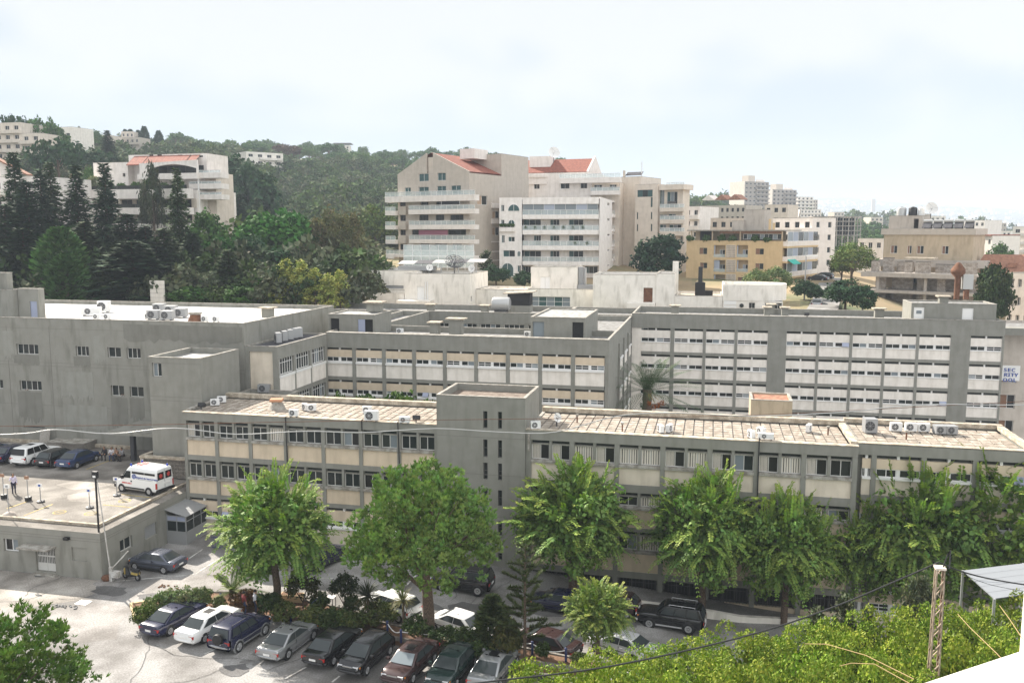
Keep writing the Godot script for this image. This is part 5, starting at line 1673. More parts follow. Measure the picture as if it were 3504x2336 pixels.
	shell(o,M.beige,33.,48,-8,13.2,-135,-123.2,sf,[],[],.3,M.roofing)
	windows_in(o,front(-123.2),sf,2,.2,M.frame_white,[M.shutter,M.glass_black])
	piece(o,"roof_slab",M.grey,Vector3(35.2,12.6,-123),Vector3(48.2,13.5,-121.2))
	rebase(o,Vector3(40,-6,-123))
	var a:=Vector3(36.6,8.61,-121.9)
	var b:=Vector3(38.94,6.65,-121.9)
	o=thing("sign_board","white sign board with dark blue letters beside the rear block's corner","sign")
	piece(o,"board",M.white,Vector3(a.x,b.y,-122.),Vector3(b.x,a.y,-121.9))
	var rows:=[["SEC",Vector3(37.01,8.04,-121.85)],["RITY",Vector3(37.03,7.41,-121.85)],["OOL",Vector3(36.96,6.74,-121.85)]]
	for q in rows:
		var s:=letters(o,"lettering",q[0],.46,M.letter_blue)
		s.position=q[1]
		s.scale.x=1.25
	rebase(o,Vector3((a.x+b.x)/2,b.y,-122))
	# hillside on the left
	o=far_block("hill_house","pale three-storey house high on the left hillside at the frame's edge",Vector3(-245.2,61.9,-254.1),.001,18.1,40,14,5,5,M.limestone,1.)
	o=far_block("hill_house","lower wing with open terraces right of the edge hillside house",Vector3(-227.1,58.2,-254.1),-.040,7.7,36,10,4,2,M.limestone,1.5)
	o=thing("arched_villa","long white villa with arched loggias on the left skyline","villa",Vector3(-286.09,62.65,-332.29),-.1)
	mb=MB.new()
	var hs:=[]
	for q in [[1.4,3.2],[4.3,7.8],[9.2,11.4],[13.,15.2]]:
		hs.append([q[0],2.2,q[1],5.])
	shell(o,M.panel_white,0,16.5,-14,7.6,-12,0,hs,[],[],.3,M.roofing)
	windows_in(o,front(0),hs,2,.6,M.frame_dark,[M.glass_mid,M.glass_dark])
	piece(o,"lower_band",M.limestone,Vector3(4,-2.5,0),Vector3(16,1.,2.5))
	far_block("hill_house","low flat-roofed house with shaded windows on the skyline mid left",Vector3(-291.7,71.,-367.6),.050,11.6,66,10,1,4,M.limestone)
	far_block("hill_house","long low hillside house behind the tall dark fir",Vector3(-287.3,71.,-378.9),.088,14.7,66,10,1,6,M.stone,1.2)
	far_block("hill_house","tiny pale house glimpsed beside the skyline cypresses",Vector3(-288.9,75.,-388.9),.225,6.2,70,8,1,3,M.limestone)
	far_block("white_flats","white four-storey block with bluish balconies alone on the pine hillside",Vector3(-218.2,63.5,-384.4),.920,18.9,50,12,4,4,M.panel_white,1.2,[.35,.95],null,.3,3.3,true)
	o=far_block("hilltop_house","little white house with overhanging roof among the ridge pines",Vector3(-289.9,92.4,-647.2),.225,10.7,88,9,1,4,M.panel_white)
	piece(o,"roof_overhang",M.roofing,Vector3(-1.5,93.6 - 88,-10),Vector3(12.2,94.2 - 88,1.5))
	far_block("hilltop_house","flat-topped structure on the ridge between the two red roofs",Vector3(-133.7,72.9,-548.4),.225,9.8,62,9,1,4,M.stone,1.)
	o=far_block("white_house","white-rendered house with a long sloping eave at the left edge",Vector3(-142.3,36.2,-145.3),-.027,16.2,20,14,4,4,M.stone_pale,2.)
	mb=MB.new()
	mb.prism(PackedVector2Array([Vector2(-2,0),Vector2(15.,0),Vector2(3.5,-5.2),Vector2(-2,-5.4)]),0,1.,Transform3D(Basis(Vector3(1,0,0),Vector3(0,0,1),Vector3(0,-1,0)),Vector3(-1,16.2,-1.)))
	put(o,"gable",mb,M.stone_pale)
	piece(o,"eave",M.roof_brown,Vector3(0,0,-.4),Vector3(13.2,.25,1.),Transform3D(Basis(Vector3.FORWARD,.425),Vector3(2.3,21.7,0)))
	o=thing("garden_wall","low white panelled wall behind the hall under the firs","wall",Vector3(-80.32,15.48,-112.66),-.1)
	for k in 5:
		piece(o,"panel",M.panel_white,Vector3(0,k*.62,-.3),Vector3(2.4,k*.62+.58,0))
	# small houses scattered over the far right
	for q in [[Vector3(94.9,41.,-745.5),.450,9.,30.,"cream house"],[Vector3(99.5,36.5,-684.5),.476,8.1,26.,"white house with dark roof"],[Vector3(118.6,36.,-564.8),.445,9.2,18.,"cream house"],[Vector3(114.3,33.9,-512.1),.225,8.2,14.,"grey roofed house"],[Vector3(109.7,35.6,-666.2),.433,9.7,22.,"long cream house"],[Vector3(191.,31.4,-664.1),.225,6.6,4.,"white cube-shaped house"]]:
		far_block("distant_house",q[4]+" on the far right skyline, "+["nearest the skyline towers","left of the tan roof tanks","just right of the big white dish","above the tan block's solar heaters","just left of the tan block","above the right edge blocks"][counts.get("distant_house",0)],q[0],q[1],q[2],q[3] - 6,9,2,3,[M.limestone,M.panel_white,M.stone,M.beige][rng.randi() % 4])
	piece(thing("distant_tower","lone hazy tower standing on the far mountain skyline","tower",Vector3(531.29,112.01,-3234.66)),"shaft",M.beige,Vector3(0,-20,0),Vector3(11,24,11))
	# hazy town on the mountain flank
	var mm:=MultiMesh.new()
	mm.transform_format=MultiMesh.TRANSFORM_3D
	mm.mesh=unit
	mm.instance_count=520
	for i in 520:
		var px:=rng.randf_range(1850,2420)
		var k:=pow(rng.randf(),.7)
		var d:=lerpf(5800,3000,k)
		var crest:=25.7+5900.0*.0005*(531.0 - (452.0+maxf(.0,(px - 1850.))*.072 - maxf(.0,px - 2200.)*.03))
		var y:=lerpf(-45.,crest,(d - 2450.)/3450.)
		var rx:=(px - 1176.)/2000.0*d
		var s:=rng.randf_range(10,26)
		mm.set_instance_transform(i,Transform3D(Basis(Vector3.UP,rng.randf()*3).scaled(Vector3(s,rng.randf_range(8,24),s)),Vector3(cos(.22481)*rx - sin(.22481)*d,y+4,-sin(.22481)*rx - cos(.22481)*d)))
	var town:=MultiMeshInstance3D.new()
	town.name="far_town"
	town.multimesh=mm
	town.material_override=M.stone_pale
	town.set_meta("kind","stuff")
	tag(town,"hazy far-off town spread over the mountain flank at right","town")
	add_child(town)
	# the lane climbing away between the trees
	mb=MB.new()
	var l:=[]
	for q in [[1888.,126.],[1892.,134.],[1897.,143.],[1903.,156.],[1907.,172.],[1908.,200.]]:
		var c:=polar(q[0],q[1])
		l.append(PackedVector3Array([Vector3(c.x - 2.3,c.y+.18,c.z),Vector3(c.x+2.3,c.y+.18,c.z)]))
	mb.grid(l)
	structure("lane",mb,M.asphalt)

func letters(parent:Node3D,called:String,text:String,size:float,m:Material,font:="Droid Sans") -> MeshInstance3D:
	var f:=SystemFont.new()
	f.font_names=PackedStringArray([font])
	f.font_weight=700
	var t:=TextMesh.new()
	t.font=f
	t.text=text
	t.font_size=32
	t.pixel_size=size/23.0
	t.depth=.02
	t.horizontal_alignment=HORIZONTAL_ALIGNMENT_LEFT
	t.curve_step=2.0
	return put(parent,called,t,m)

func condenser(label:String,at:Vector3,turn:float,s:=Vector3(.76,.54,.3),dark:=false,group:="white cooling units on the roofs") -> void:
	var o:=thing("cooling_unit",label,"air conditioner",at,turn,group)
	var mb:=MB.new()
	for x in [-.35,.35]:
		mb.box(Vector3(x*s.x - .03,0,-s.z/2),Vector3(x*s.x+.03,.09,s.z/2))
	put(o,"feet",mb,M.dark_metal)
	piece(o,"casing",M.white_metal if not dark else M.grey_metal,Vector3(-s.x/2,.09,-s.z/2),Vector3(s.x/2,s.y+.09,s.z/2))
	mb=MB.new()
	var r:=minf(s.x,s.y)*.4
	var c:=Vector3(-s.x*.12,.09+s.y/2,s.z/2)
	mb.lathe([Vector2(.001,.014),Vector2(r,.014),Vector2(r,.0)],Transform3D(Basis(Vector3.RIGHT,PI/2),c),16)
	var g:=put(o,"grille",mb,M.dark_metal)
	mb=MB.new()
	for i in 4:
		mb.bar(c+Vector3(cos(i*.785)*r,sin(i*.785)*r,.016),c - Vector3(cos(i*.785)*r,sin(i*.785)*r,-.016),.015)
	put(g,"guard",mb,M.white_metal if not dark else M.grey_metal)

func roof_gear() -> void:
	var R:=10.44
	# front left roof
	condenser("white cooling unit at the far left end of the front tiled roof",Vector3(-42.32,10.44,-67.65),.5)
	condenser("second white cooling unit beside the one at the roof's left end",Vector3(-42.45,10.44,-68.94),.5)
	condenser("white cooling unit on the parapet above the third window bay",Vector3(-33.15,10.57,-64.46),.0)
	condenser("left of the paired white cooling units mid left roof",Vector3(-33.58,10.44,-67.45),-.6)
	condenser("right of the paired white cooling units mid left roof",Vector3(-32.97,10.44,-67.38),.6)
	condenser("white cooling unit half hidden behind the larger parapet one",Vector3(-28.,10.44,-67.58),.2)
	condenser("larger white cooling unit on the parapet near the sixth bay",Vector3(-26.26,10.57,-64.29),.0,Vector3(1.15,.8,.4))
	condenser("low white cooling unit on the parapet near the slit-windowed tower",Vector3(-23.42,10.57,-64.19),.0,Vector3(.85,.45,.34))
	# front right roof
	condenser("white cooling unit leaning by the right foot of the slit-windowed tower",Vector3(-12.94,10.5,-64.76),.4)
	condenser("left of two side-on white cooling units mid right roof",Vector3(-3.45,10.44,-65.97),-1.2)
	condenser("right of two side-on white cooling units mid right roof",Vector3(-2.8,10.44,-66.26),1.2)
	condenser("leftmost of three white cooling units right of the roof's middle",Vector3(3.23,10.44,-65.59),-1.2)
	condenser("middle of three white cooling units right of the roof's middle",Vector3(4.01,10.44,-66.89),-1.,Vector3(.7,.5,.34))
	condenser("low ribbed white unit on the parapet, third of three",Vector3(4.22,10.57,-64.92),.0,Vector3(1.1,.4,.4))
	condenser("side-on white cooling unit with a white hose at the right roof's end",Vector3(7.61,10.44,-68.67),1.2)
	# annex row
	condenser("tall dark-sided cooling tower unit at the annex's left end",Vector3(12.02,10.56,-68.95),.15,Vector3(.9,1.05,.8),true)
	condenser("leftmost of three white units by the annex rear parapet",Vector3(14.04,10.56,-69.82),.1,Vector3(.84,.62,.34))
	condenser("middle of three white units by the annex rear parapet",Vector3(15.13,10.56,-69.99),.1,Vector3(.84,.62,.34))
	condenser("white unit with round dark fan by the annex rear parapet",Vector3(16.05,10.56,-70.08),.1,Vector3(.84,.62,.34))
	condenser("left of two low dark units on the annex roof",Vector3(17.08,10.56,-69.7),.2,Vector3(.8,.6,.7),true)
	condenser("right of two low dark units on the annex roof",Vector3(17.86,10.56,-69.8),.2,Vector3(.8,.6,.7),true)
	# courtyard wing and link
	condenser("small white cooling unit on the courtyard wing by the blue-doored hut",Vector3(-33.96,14.25,-91.97),.1)
	condenser("small white cooling unit beside the second hut's pale door",Vector3(-19.35,14.25,-92.31),.1)
	for i in 5:
		var p:Vector3=[Vector3(-42.42,14.5,-79.64),Vector3(-42.55,14.5,-81.19),Vector3(-42.56,14.5,-82.42),Vector3(-42.65,14.5,-83.67),Vector3(-42.5,14.5,-84.4)][i]
		condenser("slatted grey cooling unit on legs on the link roof, %s" % ["nearest of five","second nearest of five","third of five","fourth of five","farthest of five"][i],p,-.8,Vector3(.8,1.,.55),true,"cooling units in a row on the link roof")
	condenser("dark boxy cooling unit on the low link under the cream panel",Vector3(-42.19,10.1,-76.18),.2,Vector3(1.15,.75,.8),true)
	# white hall roof
	var q:=[[Vector3(-57.68,16.42,-81.38),"dark boxy unit front left in the hall roof cluster"],[Vector3(-55.85,16.42,-81.1),"dark boxy unit front centre in the hall roof cluster"],[Vector3(-56.17,16.42,-83.91),"dark boxy unit at the right of the hall roof cluster"],[Vector3(-62.24,16.42,-88.85),"dark boxy unit back left in the hall roof cluster"],[Vector3(-59.28,16.42,-86.74),"dark boxy unit back centre in the hall roof cluster"]]
	for s in q:
		condenser(s[1],s[0],.2,Vector3(1.25,.9,1.),true,"cooling units clustered on the white hall roof")
	condenser("pale small unit left beside the hall roof cluster",Vector3(-58.47,16.42,-81.49),.4)
	condenser("white small unit at the hall roof's left front edge",Vector3(-63.26,16.42,-79.54),.0)
	condenser("white small unit with round fan at the hall roof's left front edge",Vector3(-62.18,16.42,-79.79),.0)
	condenser("white small unit with dark side near the hall roof's right front",Vector3(-50.74,16.42,-79.94),.0)
	condenser("white small unit with round fan at the hall roof's right front",Vector3(-49.49,16.42,-79.97),.0)
	condenser("wide pale duct unit on the hall roof's left back",Vector3(-67.21,16.42,-83.67),.3,Vector3(2.,.8,.9))
	condenser("tall pale unit behind the wide duct unit on the hall roof",Vector3(-68.47,16.42,-87.43),.3,Vector3(1.2,1.2,1.))
	for s in [[Vector3(-51.99,16.42,-80.2),"rusty mushroom-capped vent on the white hall roof",.75],[Vector3(-36.34,10.44,-67.58),"brick-capped squat vent on the front tiled roof",.7]]:
		var o:=thing("roof_vent",s[1],"roof vent",s[0],.3)
		var mb:=MB.new()
		mb.lathe([Vector2(s[2]*1.15,0),Vector2(s[2]*.72,s[2]*.9),Vector2(s[2]*.72,s[2]*1.)],Transform3D.IDENTITY,4 if s[2]<.72 else 10)
		put(o,"hood",mb,M.coping if s[2]<.72 else M.rust)
		piece(o,"cap",M.terracotta if s[2]<.72 else M.coping,Vector3(-s[2]*.75,s[2],-s[2]*.6),Vector3(s[2]*.75,s[2]*1.3,s[2]*.6))
	# slab-capped flues
	var fl:=[[Vector3(-46.38,16.5,-85.04),1.6,1.,"blocky flue on the hall roof's right front edge"],[Vector3(-30.,14.25,-92.54),1.5,1.3,"left of two joined slab-capped flues on the courtyard wing"],[Vector3(-27.68,14.25,-93.07),2.2,1.7,"right of two joined slab-capped flues on the courtyard wing"],[Vector3(-38.57,14.3,-117.13),1.4,1.1,"slab-capped flue on the back parapet wing, left"],[Vector3(-30.69,14.3,-117.21),1.4,1.1,"slab-capped flue on the back parapet wing, middle"],[Vector3(-4.63,14.4,-119.28),1.5,1.3,"slab-capped flue on the rear block left of its middle"],[Vector3(7.42,14.4,-120.66),1.2,1.2,"near one of two slab-capped flues on the rear block"],[Vector3(8.17,14.4,-124.21),1.3,1.3,"farther of two slab-capped flues on the rear block"],[Vector3(9.69,14.4,-120.6),1.3,1.2,"slab-capped flue with a white turbine on the rear block"],[Vector3(21.62,14.4,-121.71),1.7,1.2,"slab-capped flue left of the two-doored roof hut"],[Vector3(27.71,16.98,-115.18),1.5,.8,"slab-capped flue on top of the two-doored roof hut"]]
	for s in fl:
		var o:=thing("roof_flue",s[3],"flue",s[0],.0,"slab-capped flues on the grey roofs")
		piece(o,"shaft",M.grey,Vector3(-s[1]*.33,0,-.45),Vector3(s[1]*.33,s[2],.45))
		piece(o,"cap",M.coping_lit,Vector3(-s[1]*.5,s[2],-.75),Vector3(s[1]*.5,s[2]+.14,.75))
	var o:=thing("brick_chimney","soot-blackened chimney with a tilted slab cap at the back of the court","chimney",Vector3(-26.38,14.3,-120.57))
	piece(o,"shaft",M.soot,Vector3(-1.6,0,-1.),Vector3(1.6,2.7,1.))
	piece(o,"base",M.grey_old,Vector3(-1.62,0,-1.02),Vector3(1.62,1.,1.02))
	piece(o,"cap",M.coping_lit,Vector3(-2.2,0,-1.5),Vector3(2.2,.15,1.5),Transform3D(Basis(Vector3.BACK,.06),Vector3(0,2.75,0)))
	o=thing("steel_tank","pale horizontal steel tank beside the soot-blackened chimney","tank",Vector3(-28.34,14.5,-117.26))
	var mb:=MB.new()
	var pr:=[]
	for k in [[.0,-1.3],[.75,-1.25],[.95,-1.1],[.95,1.1],[.75,1.25],[.001,1.3]]:
		pr.append(Vector2(maxf(k[0],.001),k[1]))
	mb.lathe(pr,Transform3D(Basis(Vector3.BACK,PI/2),Vector3(0,1.2,0)),14)
	put(o,"drum",mb,M.galvanised)
	piece(o,"cradle",M.dark_metal,Vector3(-.9,0,-.5),Vector3(.9,.35,.5))
	o=thing("red_roof_hut","small pink hut with a red felt roof behind the right tiled roof","hut")
	var ha:=Vector3(4.,9.59,-84.)
	var hb:=Vector3(7.76,9.1,-84.)
	shell(o,M.tan,ha.x,hb.x,6,ha.y+.3,-88,-84,[],[],[],.1,M.roof_brown)
	rebase(o,Vector3((ha.x+hb.x)/2,6,-86))
	o=thing("vent_cowl","two-pronged steel vent cowl behind the two-doored roof hut","vent cowl",Vector3(33.33,16.36,-131.52))
	mb=MB.new()
	mb.lathe([Vector2(.38,0),Vector2(.38,3.),Vector2(.95,3.6),Vector2(.95,4.1),Vector2(.3,5.),Vector2(.001,5.1)],Transform3D.IDENTITY,12)
	put(o,"cowl",mb,M.rust)
	piece(o,"hood",M.galvanised,Vector3(.6,1.4,-.5),Vector3(1.9,3.4,.5))
	piece(o,"pipe",M.rust,Vector3(.9,0,-.3),Vector3(1.5,1.4,.3))
	for s in [[Vector3(-42.56,10.5,-65.86),"small black floodlight at the left roof corner"],[Vector3(-22.66,10.57,-64.74),"black floodlight on the parapet beside the slit-windowed tower"],[Vector3(11.77,15.1,-113.32),"small black floodlight on the rear block's parapet"]]:
		o=thing("floodlight",s[1],"floodlight",s[0],.2,"black floodlights on the parapets")
		piece(o,"lamp",M.black,Vector3(-.3,.25,-.15),Vector3(.3,.55,.15),Transform3D(Basis(Vector3.RIGHT,-.5),Vector3.ZERO))
		piece(o,"bracket",M.dark_metal,Vector3(-.04,0,-.04),Vector3(.04,.3,.04))
	for s in [[Vector3(-10.18,10.44,-68.01),"capped pipe stub near the tower on the right tiled roof"],[Vector3(-6.34,10.44,-65.78),"capped pipe stub left of the side-on cooling pair"],[Vector3(14.28,10.56,-67.29),"rusty pipe stub on the annex roof"],[Vector3(8.92,10.44,-67.95),"thin pipe stub near the right roof's end"]]:
		o=thing("pipe_stub",s[1],"pipe",s[0],0,"pipe stubs on the tiled roofs")
		mb=MB.new()
		mb.tube([Vector3.ZERO,Vector3(0,.55,0)],.06)
		put(o,"pipe",mb,M.rust)
		piece(o,"cap",M.coping,Vector3(-.1,.55,-.1),Vector3(.1,.7,.1))
	dish(Vector3(-11.57,10.44,-66.42),.38,.9,.3,"small white satellite dish on the right tiled roof by the tower",M.white,.5)
	o=thing("leaning_board","pale board leaning on the hall wall behind the parked cars","board",Vector3(-67.1,3.8,-75.32),.1)
	piece(o,"sheet",M.concrete_pale,Vector3(-.55,0,0),Vector3(.55,1.5,.05),Transform3D(Basis(Vector3.RIGHT,-.25),Vector3.ZERO))
	# cables hanging down the front facade
	for s in [[Vector3(-33.82,10.46,-64.3),Vector3(-33.79,6.53,-64.3),"black cable down the facade at the third column"],[Vector3(-27.14,10.52,-64.3),Vector3(-27.13,9.76,-64.3),"short black cable below the larger parapet cooling unit"],[Vector3(-24.05,10.53,-64.3),Vector3(-23.98,7.23,-64.3),"black cable down the facade beside the slit-windowed tower"],[Vector3(3.74,10.66,-64.3),Vector3(3.75,6.11,-64.3),"dark downpipe on the right wing between the curtained windows"]]:
		mb=MB.new()
		mb.tube([s[0]+Vector3(0,.1,-.3),s[0]+Vector3(0,.1,.03),s[0].lerp(s[1],.5),s[1]],.045)
		tag(put(self,"facade_cable",mb,M.black),s[2],"cable")

func yard() -> void:
	var o:Node3D
	var mb:MB
	# portable parking signs on the terrace
	for s in [[Vector3(-57.11,3.6,-59.27),2.1,true,"brown-topped post in a black tub at the terrace's left, beside the standing man"],[Vector3(-54.63,3.6,-59.16),2.1,true,"brown-topped post in a black tub right of the standing man"],[Vector3(-53.36,3.6,-59.08),1.55,false,"small sign on a wheel-rim base in the middle of the terrace"],[Vector3(-48.32,3.6,-58.61),1.6,false,"small sign on a wheel-rim base near the lamp post"],[Vector3(-48.35,3.6,-61.96),1.6,false,"small sign on a wheel-rim base by the ambulance's nose"],[Vector3(-52.97,3.6,-55.33),2.6,false,"tall sign standing in a stone lump on the terrace's front kerb"]]:
		o=thing("parking_sign",s[3],"sign",s[0],.1,"portable signs on the parking terrace")
		mb=MB.new()
		mb.tube([Vector3(0,0,0),Vector3(0,s[1],0)],.035)
		put(o,"post",mb,M.grey_metal)
		mb=MB.new()
		if s[2]:
			mb.lathe([Vector2(.26,0),Vector2(.28,.3),Vector2(.2,.32),Vector2(.001,.3)],Transform3D.IDENTITY,14)
			put(o,"tub",mb,M.black)
			piece(o,"board",M.hide,Vector3(-.2,s[1] - .28,.036),Vector3(.2,s[1],.06))
		else:
			if s[1]>2.5:
				mb.lathe([Vector2(.55,0),Vector2(.45,.25),Vector2(.15,.4),Vector2(.001,.42)],Transform3D.IDENTITY,9)
				put(o,"stone_base",mb,M.block)
			else:
				mb.lathe([Vector2(.14,.02),Vector2(.3,.0),Vector2(.31,.1),Vector2(.14,.09)],Transform3D.IDENTITY,16)
				put(o,"rim_base",mb,M.dark_metal)
			piece(o,"board",M.white,Vector3(-.24,s[1] - .3,.036),Vector3(.24,s[1],.055))
			piece(o,"mark",M.letter_blue if s[1]<2.5 else M.grey_metal,Vector3(-.1,s[1] - .24,.056),Vector3(.1,s[1] - .06,.06))
	o=thing("lamp_post","black post with a boxy floodlight on the terrace's outer corner","lamp post",Vector3(-43.79,3.6,-53.89))
	mb=MB.new()
	mb.box(Vector3(-.05,-.6,-.05),Vector3(.05,4.1,.05))
	put(o,"post",mb,M.black)
	piece(o,"lamp_head",M.black,Vector3(-.2,4.1,-.1),Vector3(.2,4.6,.14))
	piece(o,"lens",M.white,Vector3(-.12,4.16,.141),Vector3(.12,4.32,.16))
	o=thing("barrier_boom","raised white barrier pole with its counterweight at the gatehouse corner","barrier",Vector3(-42.69,.00,-53.57))
	mb=MB.new()
	mb.tube([Vector3(0,.3,0),Vector3(-1.2,7.4,-.6)],.06,.035)
	put(o,"boom",mb,M.paint_white)
	piece(o,"stand",M.paint_white,Vector3(-.12,0,-.1),Vector3(.12,1.1,.1))
	piece(o,"counterweight",M.paint_white,Vector3(.15,.35,-.2),Vector3(.7,.8,.2))
	mb=MB.new()
	mb.tube([Vector3(.1,1.,0),Vector3(1.1,2.2,-.6)],.05)
	put(o,"arm",mb,M.paint_white)
	o=thing("boulder","brown stone lying by the barrier stand","stone",Vector3(-43.15,.00,-53.65))
	mb=MB.new()
	mb.lathe([Vector2(.3,0),Vector2(.42,.18),Vector2(.3,.36),Vector2(.001,.42)],Transform3D.IDENTITY,7)
	put(o,"stone",mb,M.rust)
	scooter(Vector3(-41.42,.00,-54.16),PI - .2)
	piece(thing("wall_lamp","small black bulkhead lamp on the gatehouse front wall","lamp",Vector3(-46.2,3.05,-53.54)),"lamp",M.black,Vector3(-.2,-.1,0),Vector3(.2,.1,.3))
	# white bay lines of the lower car park
	var lines:=[]
	for q in [[Vector3(-42.43,.00,-53.59),Vector3(-37.43,-.00,-56.02)],[Vector3(-37.41,-.00,-56.15),Vector3(-37.35,.00,-60.65)],[Vector3(-39.71,-.00,-58.9),Vector3(-39.81,-.00,-60.91)],[Vector3(-29.64,.00,-45.04),Vector3(-29.29,.00,-46.01)],[Vector3(-23.43,.00,-43.43),Vector3(-22.85,.00,-44.96)],[Vector3(-20.62,.00,-43.68),Vector3(-20.47,.00,-44.43)],[Vector3(-30.46,.00,-57.16),Vector3(-26.91,.00,-57.69)],[Vector3(-21.15,.00,-57.63),Vector3(-21.05,-.00,-59.59)]]:
		mb=MB.new()
		var dd:Vector3=(q[1] - q[0])
		var s:=dd.cross(Vector3.UP).normalized()*.06
		var a:Vector3=q[0]+Vector3(0,.012,0)
		var b:Vector3=q[1]+Vector3(0,.012,0)
		mb.quad(a - s,a+s,b+s,b - s)
		structure("bay_line",mb,M.paint_white)
	mb=MB.new()
	for q in [[Vector3(-27.02,.00,-44.56),Vector3(-27.01,.00,-45.06),Vector3(-25.55,.00,-44.97),Vector3(-25.52,.00,-44.38)],[Vector3(-26.87,.00,-45.6),Vector3(-26.84,.00,-46.02),Vector3(-26.38,.00,-45.93),Vector3(-26.26,.00,-45.52)]]:
		mb.quad(q[0]+Vector3(0,.01,0),q[3]+Vector3(0,.01,0),q[2]+Vector3(0,.01,0),q[1]+Vector3(0,.01,0))
	structure("paving_patch",mb,M.roofing)
	# planted island and its kerb
	var isl:=[Vector2(-38.6,-50.2),Vector2(-36.6,-48.),Vector2(-33,-50.6),Vector2(-28.,-50.3),Vector2(-23.,-49.6),Vector2(-18.6,-49.5),Vector2(-14.,-48.6),Vector2(-9.5,-48.4),Vector2(-5.5,-48.2),Vector2(-5.,-49.),Vector2(-8.6,-49.6),Vector2(-13.5,-50.4),Vector2(-17.4,-50.8),Vector2(-21.,-51.4),Vector2(-23.,-52.6),Vector2(-27.,-53.4),Vector2(-31.,-53.6),Vector2(-34.6,-53.2)]
	mb=MB.new()
	mb.prism(PackedVector2Array(isl),-.5,.10)
	structure("planting_bed",mb,M.soil)
	for i in isl.size():
		var a:=Vector3(isl[i].x,.06,isl[i].y)
		var b:=Vector3(isl[(i+1) % isl.size()].x,.06,isl[(i+1) % isl.size()].y)
		mb=MB.new()
		mb.bar(a,b,.16,.24)
		structure("kerb",mb,M.planter if i in [0,1,17] else M.concrete)
	# posts and chains
	var pts:=[Vector3(-36.2,.1,-48.9),Vector3(-32.33,.10,-51.36),Vector3(-26.42,.10,-50.05),Vector3(-24.91,.10,-50.4),Vector3(-19.6,.1,-49.9),Vector3(-18.34,.10,-48.96),Vector3(-13.73,.10,-50.45),Vector3(-9.99,.10,-49.23),Vector3(-7.86,.10,-48.87)]
	var names:=["at the left tip of the planted island","behind the white sedan's nose","beside the leafy tree's trunk","at the foot of the path rail","behind the dark yucca","behind the front-facing black hatchback","behind the white sedan in the lane","near the open conifer's trunk","nearest the right end of the island"]
	for i in pts.size():
		o=thing("bollard","navy blue post "+names[i],"bollard",pts[i],0,"navy posts round the planted island")
		mb=MB.new()
		mb.tube([Vector3.ZERO,Vector3(0,.8,0)],.075,.075,8)
		put(o,"post",mb,M.navy_post)
		mb=MB.new()
		mb.lathe([Vector2(.09,.8),Vector2(.09,.86),Vector2(.001,.92)],Transform3D.IDENTITY,8)
		put(o,"cap",mb,M.navy_post)
	for c in [[4,5,"left"],[5,6,"middle"],[6,7,"right"],[7,8,"rightmost"]]:
		mb=MB.new()
		var ln:=[]
		for k in 11:
			var p:Vector3=pts[c[0]].lerp(pts[c[1]],k/10.)
			ln.append(p+Vector3(0,.72 - .28*sin(PI*k/10.),0))
		mb.tube(ln,.035,.035,5)
		tag(put(self,"chain",mb,M.white_metal),"pale chain slung between navy posts, %s span behind the front row of cars" % c[2],"chain","chains round the planted island")
	# low wall and step on the path side
	o=thing("garden_rail","thin dark handrail beside the path through the planted island","railing")
	mb=MB.new()
	var ra:=[Vector3(-25.5,.10,-51.3),Vector3(-25.35,.10,-53.15),Vector3(-24.66,.10,-52.02)]
	mb.tube([ra[0]+Vector3(0,.9,0),ra[1]+Vector3(0,.9,0)],.025)
	put(o,"handrail",mb,M.navy_post)
	for p in [ra[0],ra[1]]:
		mb=MB.new()
		mb.tube([p,p+Vector3(0,.9,0)],.022)
		put(o,"baluster",mb,M.navy_post)
	rebase(o,ra[0])
	o=thing("flower_trough","ochre concrete flower trough beside the leafy tree","planter",Vector3(-27.95,.10,-53.21),.1)
	piece(o,"trough",M.planter,Vector3(-.8,0,-.3),Vector3(.8,.5,.3))
	piece(o,"soil",M.soil,Vector3(-.72,.5,-.24),Vector3(.72,.52,.24))
	o=thing("small_table","little white table and dark chair in the planted island","table",Vector3(-24.97,.10,-52.86))
	piece(o,"top",M.white,Vector3(-.4,.7,-.3),Vector3(.4,.74,.3))
	for s in [[-.35,-.25],[.35,-.25],[-.35,.25],[.35,.25]]:
		piece(o,"leg",M.dark_metal,Vector3(s[0] - .02,0,s[1] - .02),Vector3(s[0]+.02,.7,s[1]+.02))
	o=thing("manhole_cover","pale square cover set in the lower yard's paving","cover",Vector3(-42.09,.01,-49.83))
	piece(o,"plate",M.galvanised,Vector3(-.45,0,-.35),Vector3(.45,.02,.35))
	for s in [["rubble_pile",Vector3(-42.8,.00,-48.99),"small heap of grey rubble along the yard's pavement edge",22],["debris",Vector3(-37.74,.00,-53.53),"scatter of dry leaves on the sunlit lane by the small palm",14]]:
		o=thing(s[0],s[2],"rubble",s[1])
		mb=MB.new()
		for k in s[3]:
			var p:=Vector3(rng.randf_range(-.9,.9),.02,rng.randf_range(-.25,.25))
			mb.box(Vector3(-.06,-.03,-.05),Vector3(.06,.06,.05),Transform3D(Basis(Vector3(1,1,.3).normalized(),rng.randf()*3),p))
		put(o,"stones",mb,M.roofing if s[3]>20 else M.soil)
		o.get_child(0).set_meta("kind","stuff")
	# grey stone wall at the far left and seats by the hall
	o=thing("stone_wall","rough stone retaining wall at the far left below the hall","wall",Vector3(-73.67,3.6,-76.56))
	piece(o,"mortar",M.joint,Vector3(-9,0,-2),Vector3(2.9,2.8,-.05),T(Vector3.ZERO,.9))
	mb=MB.new()
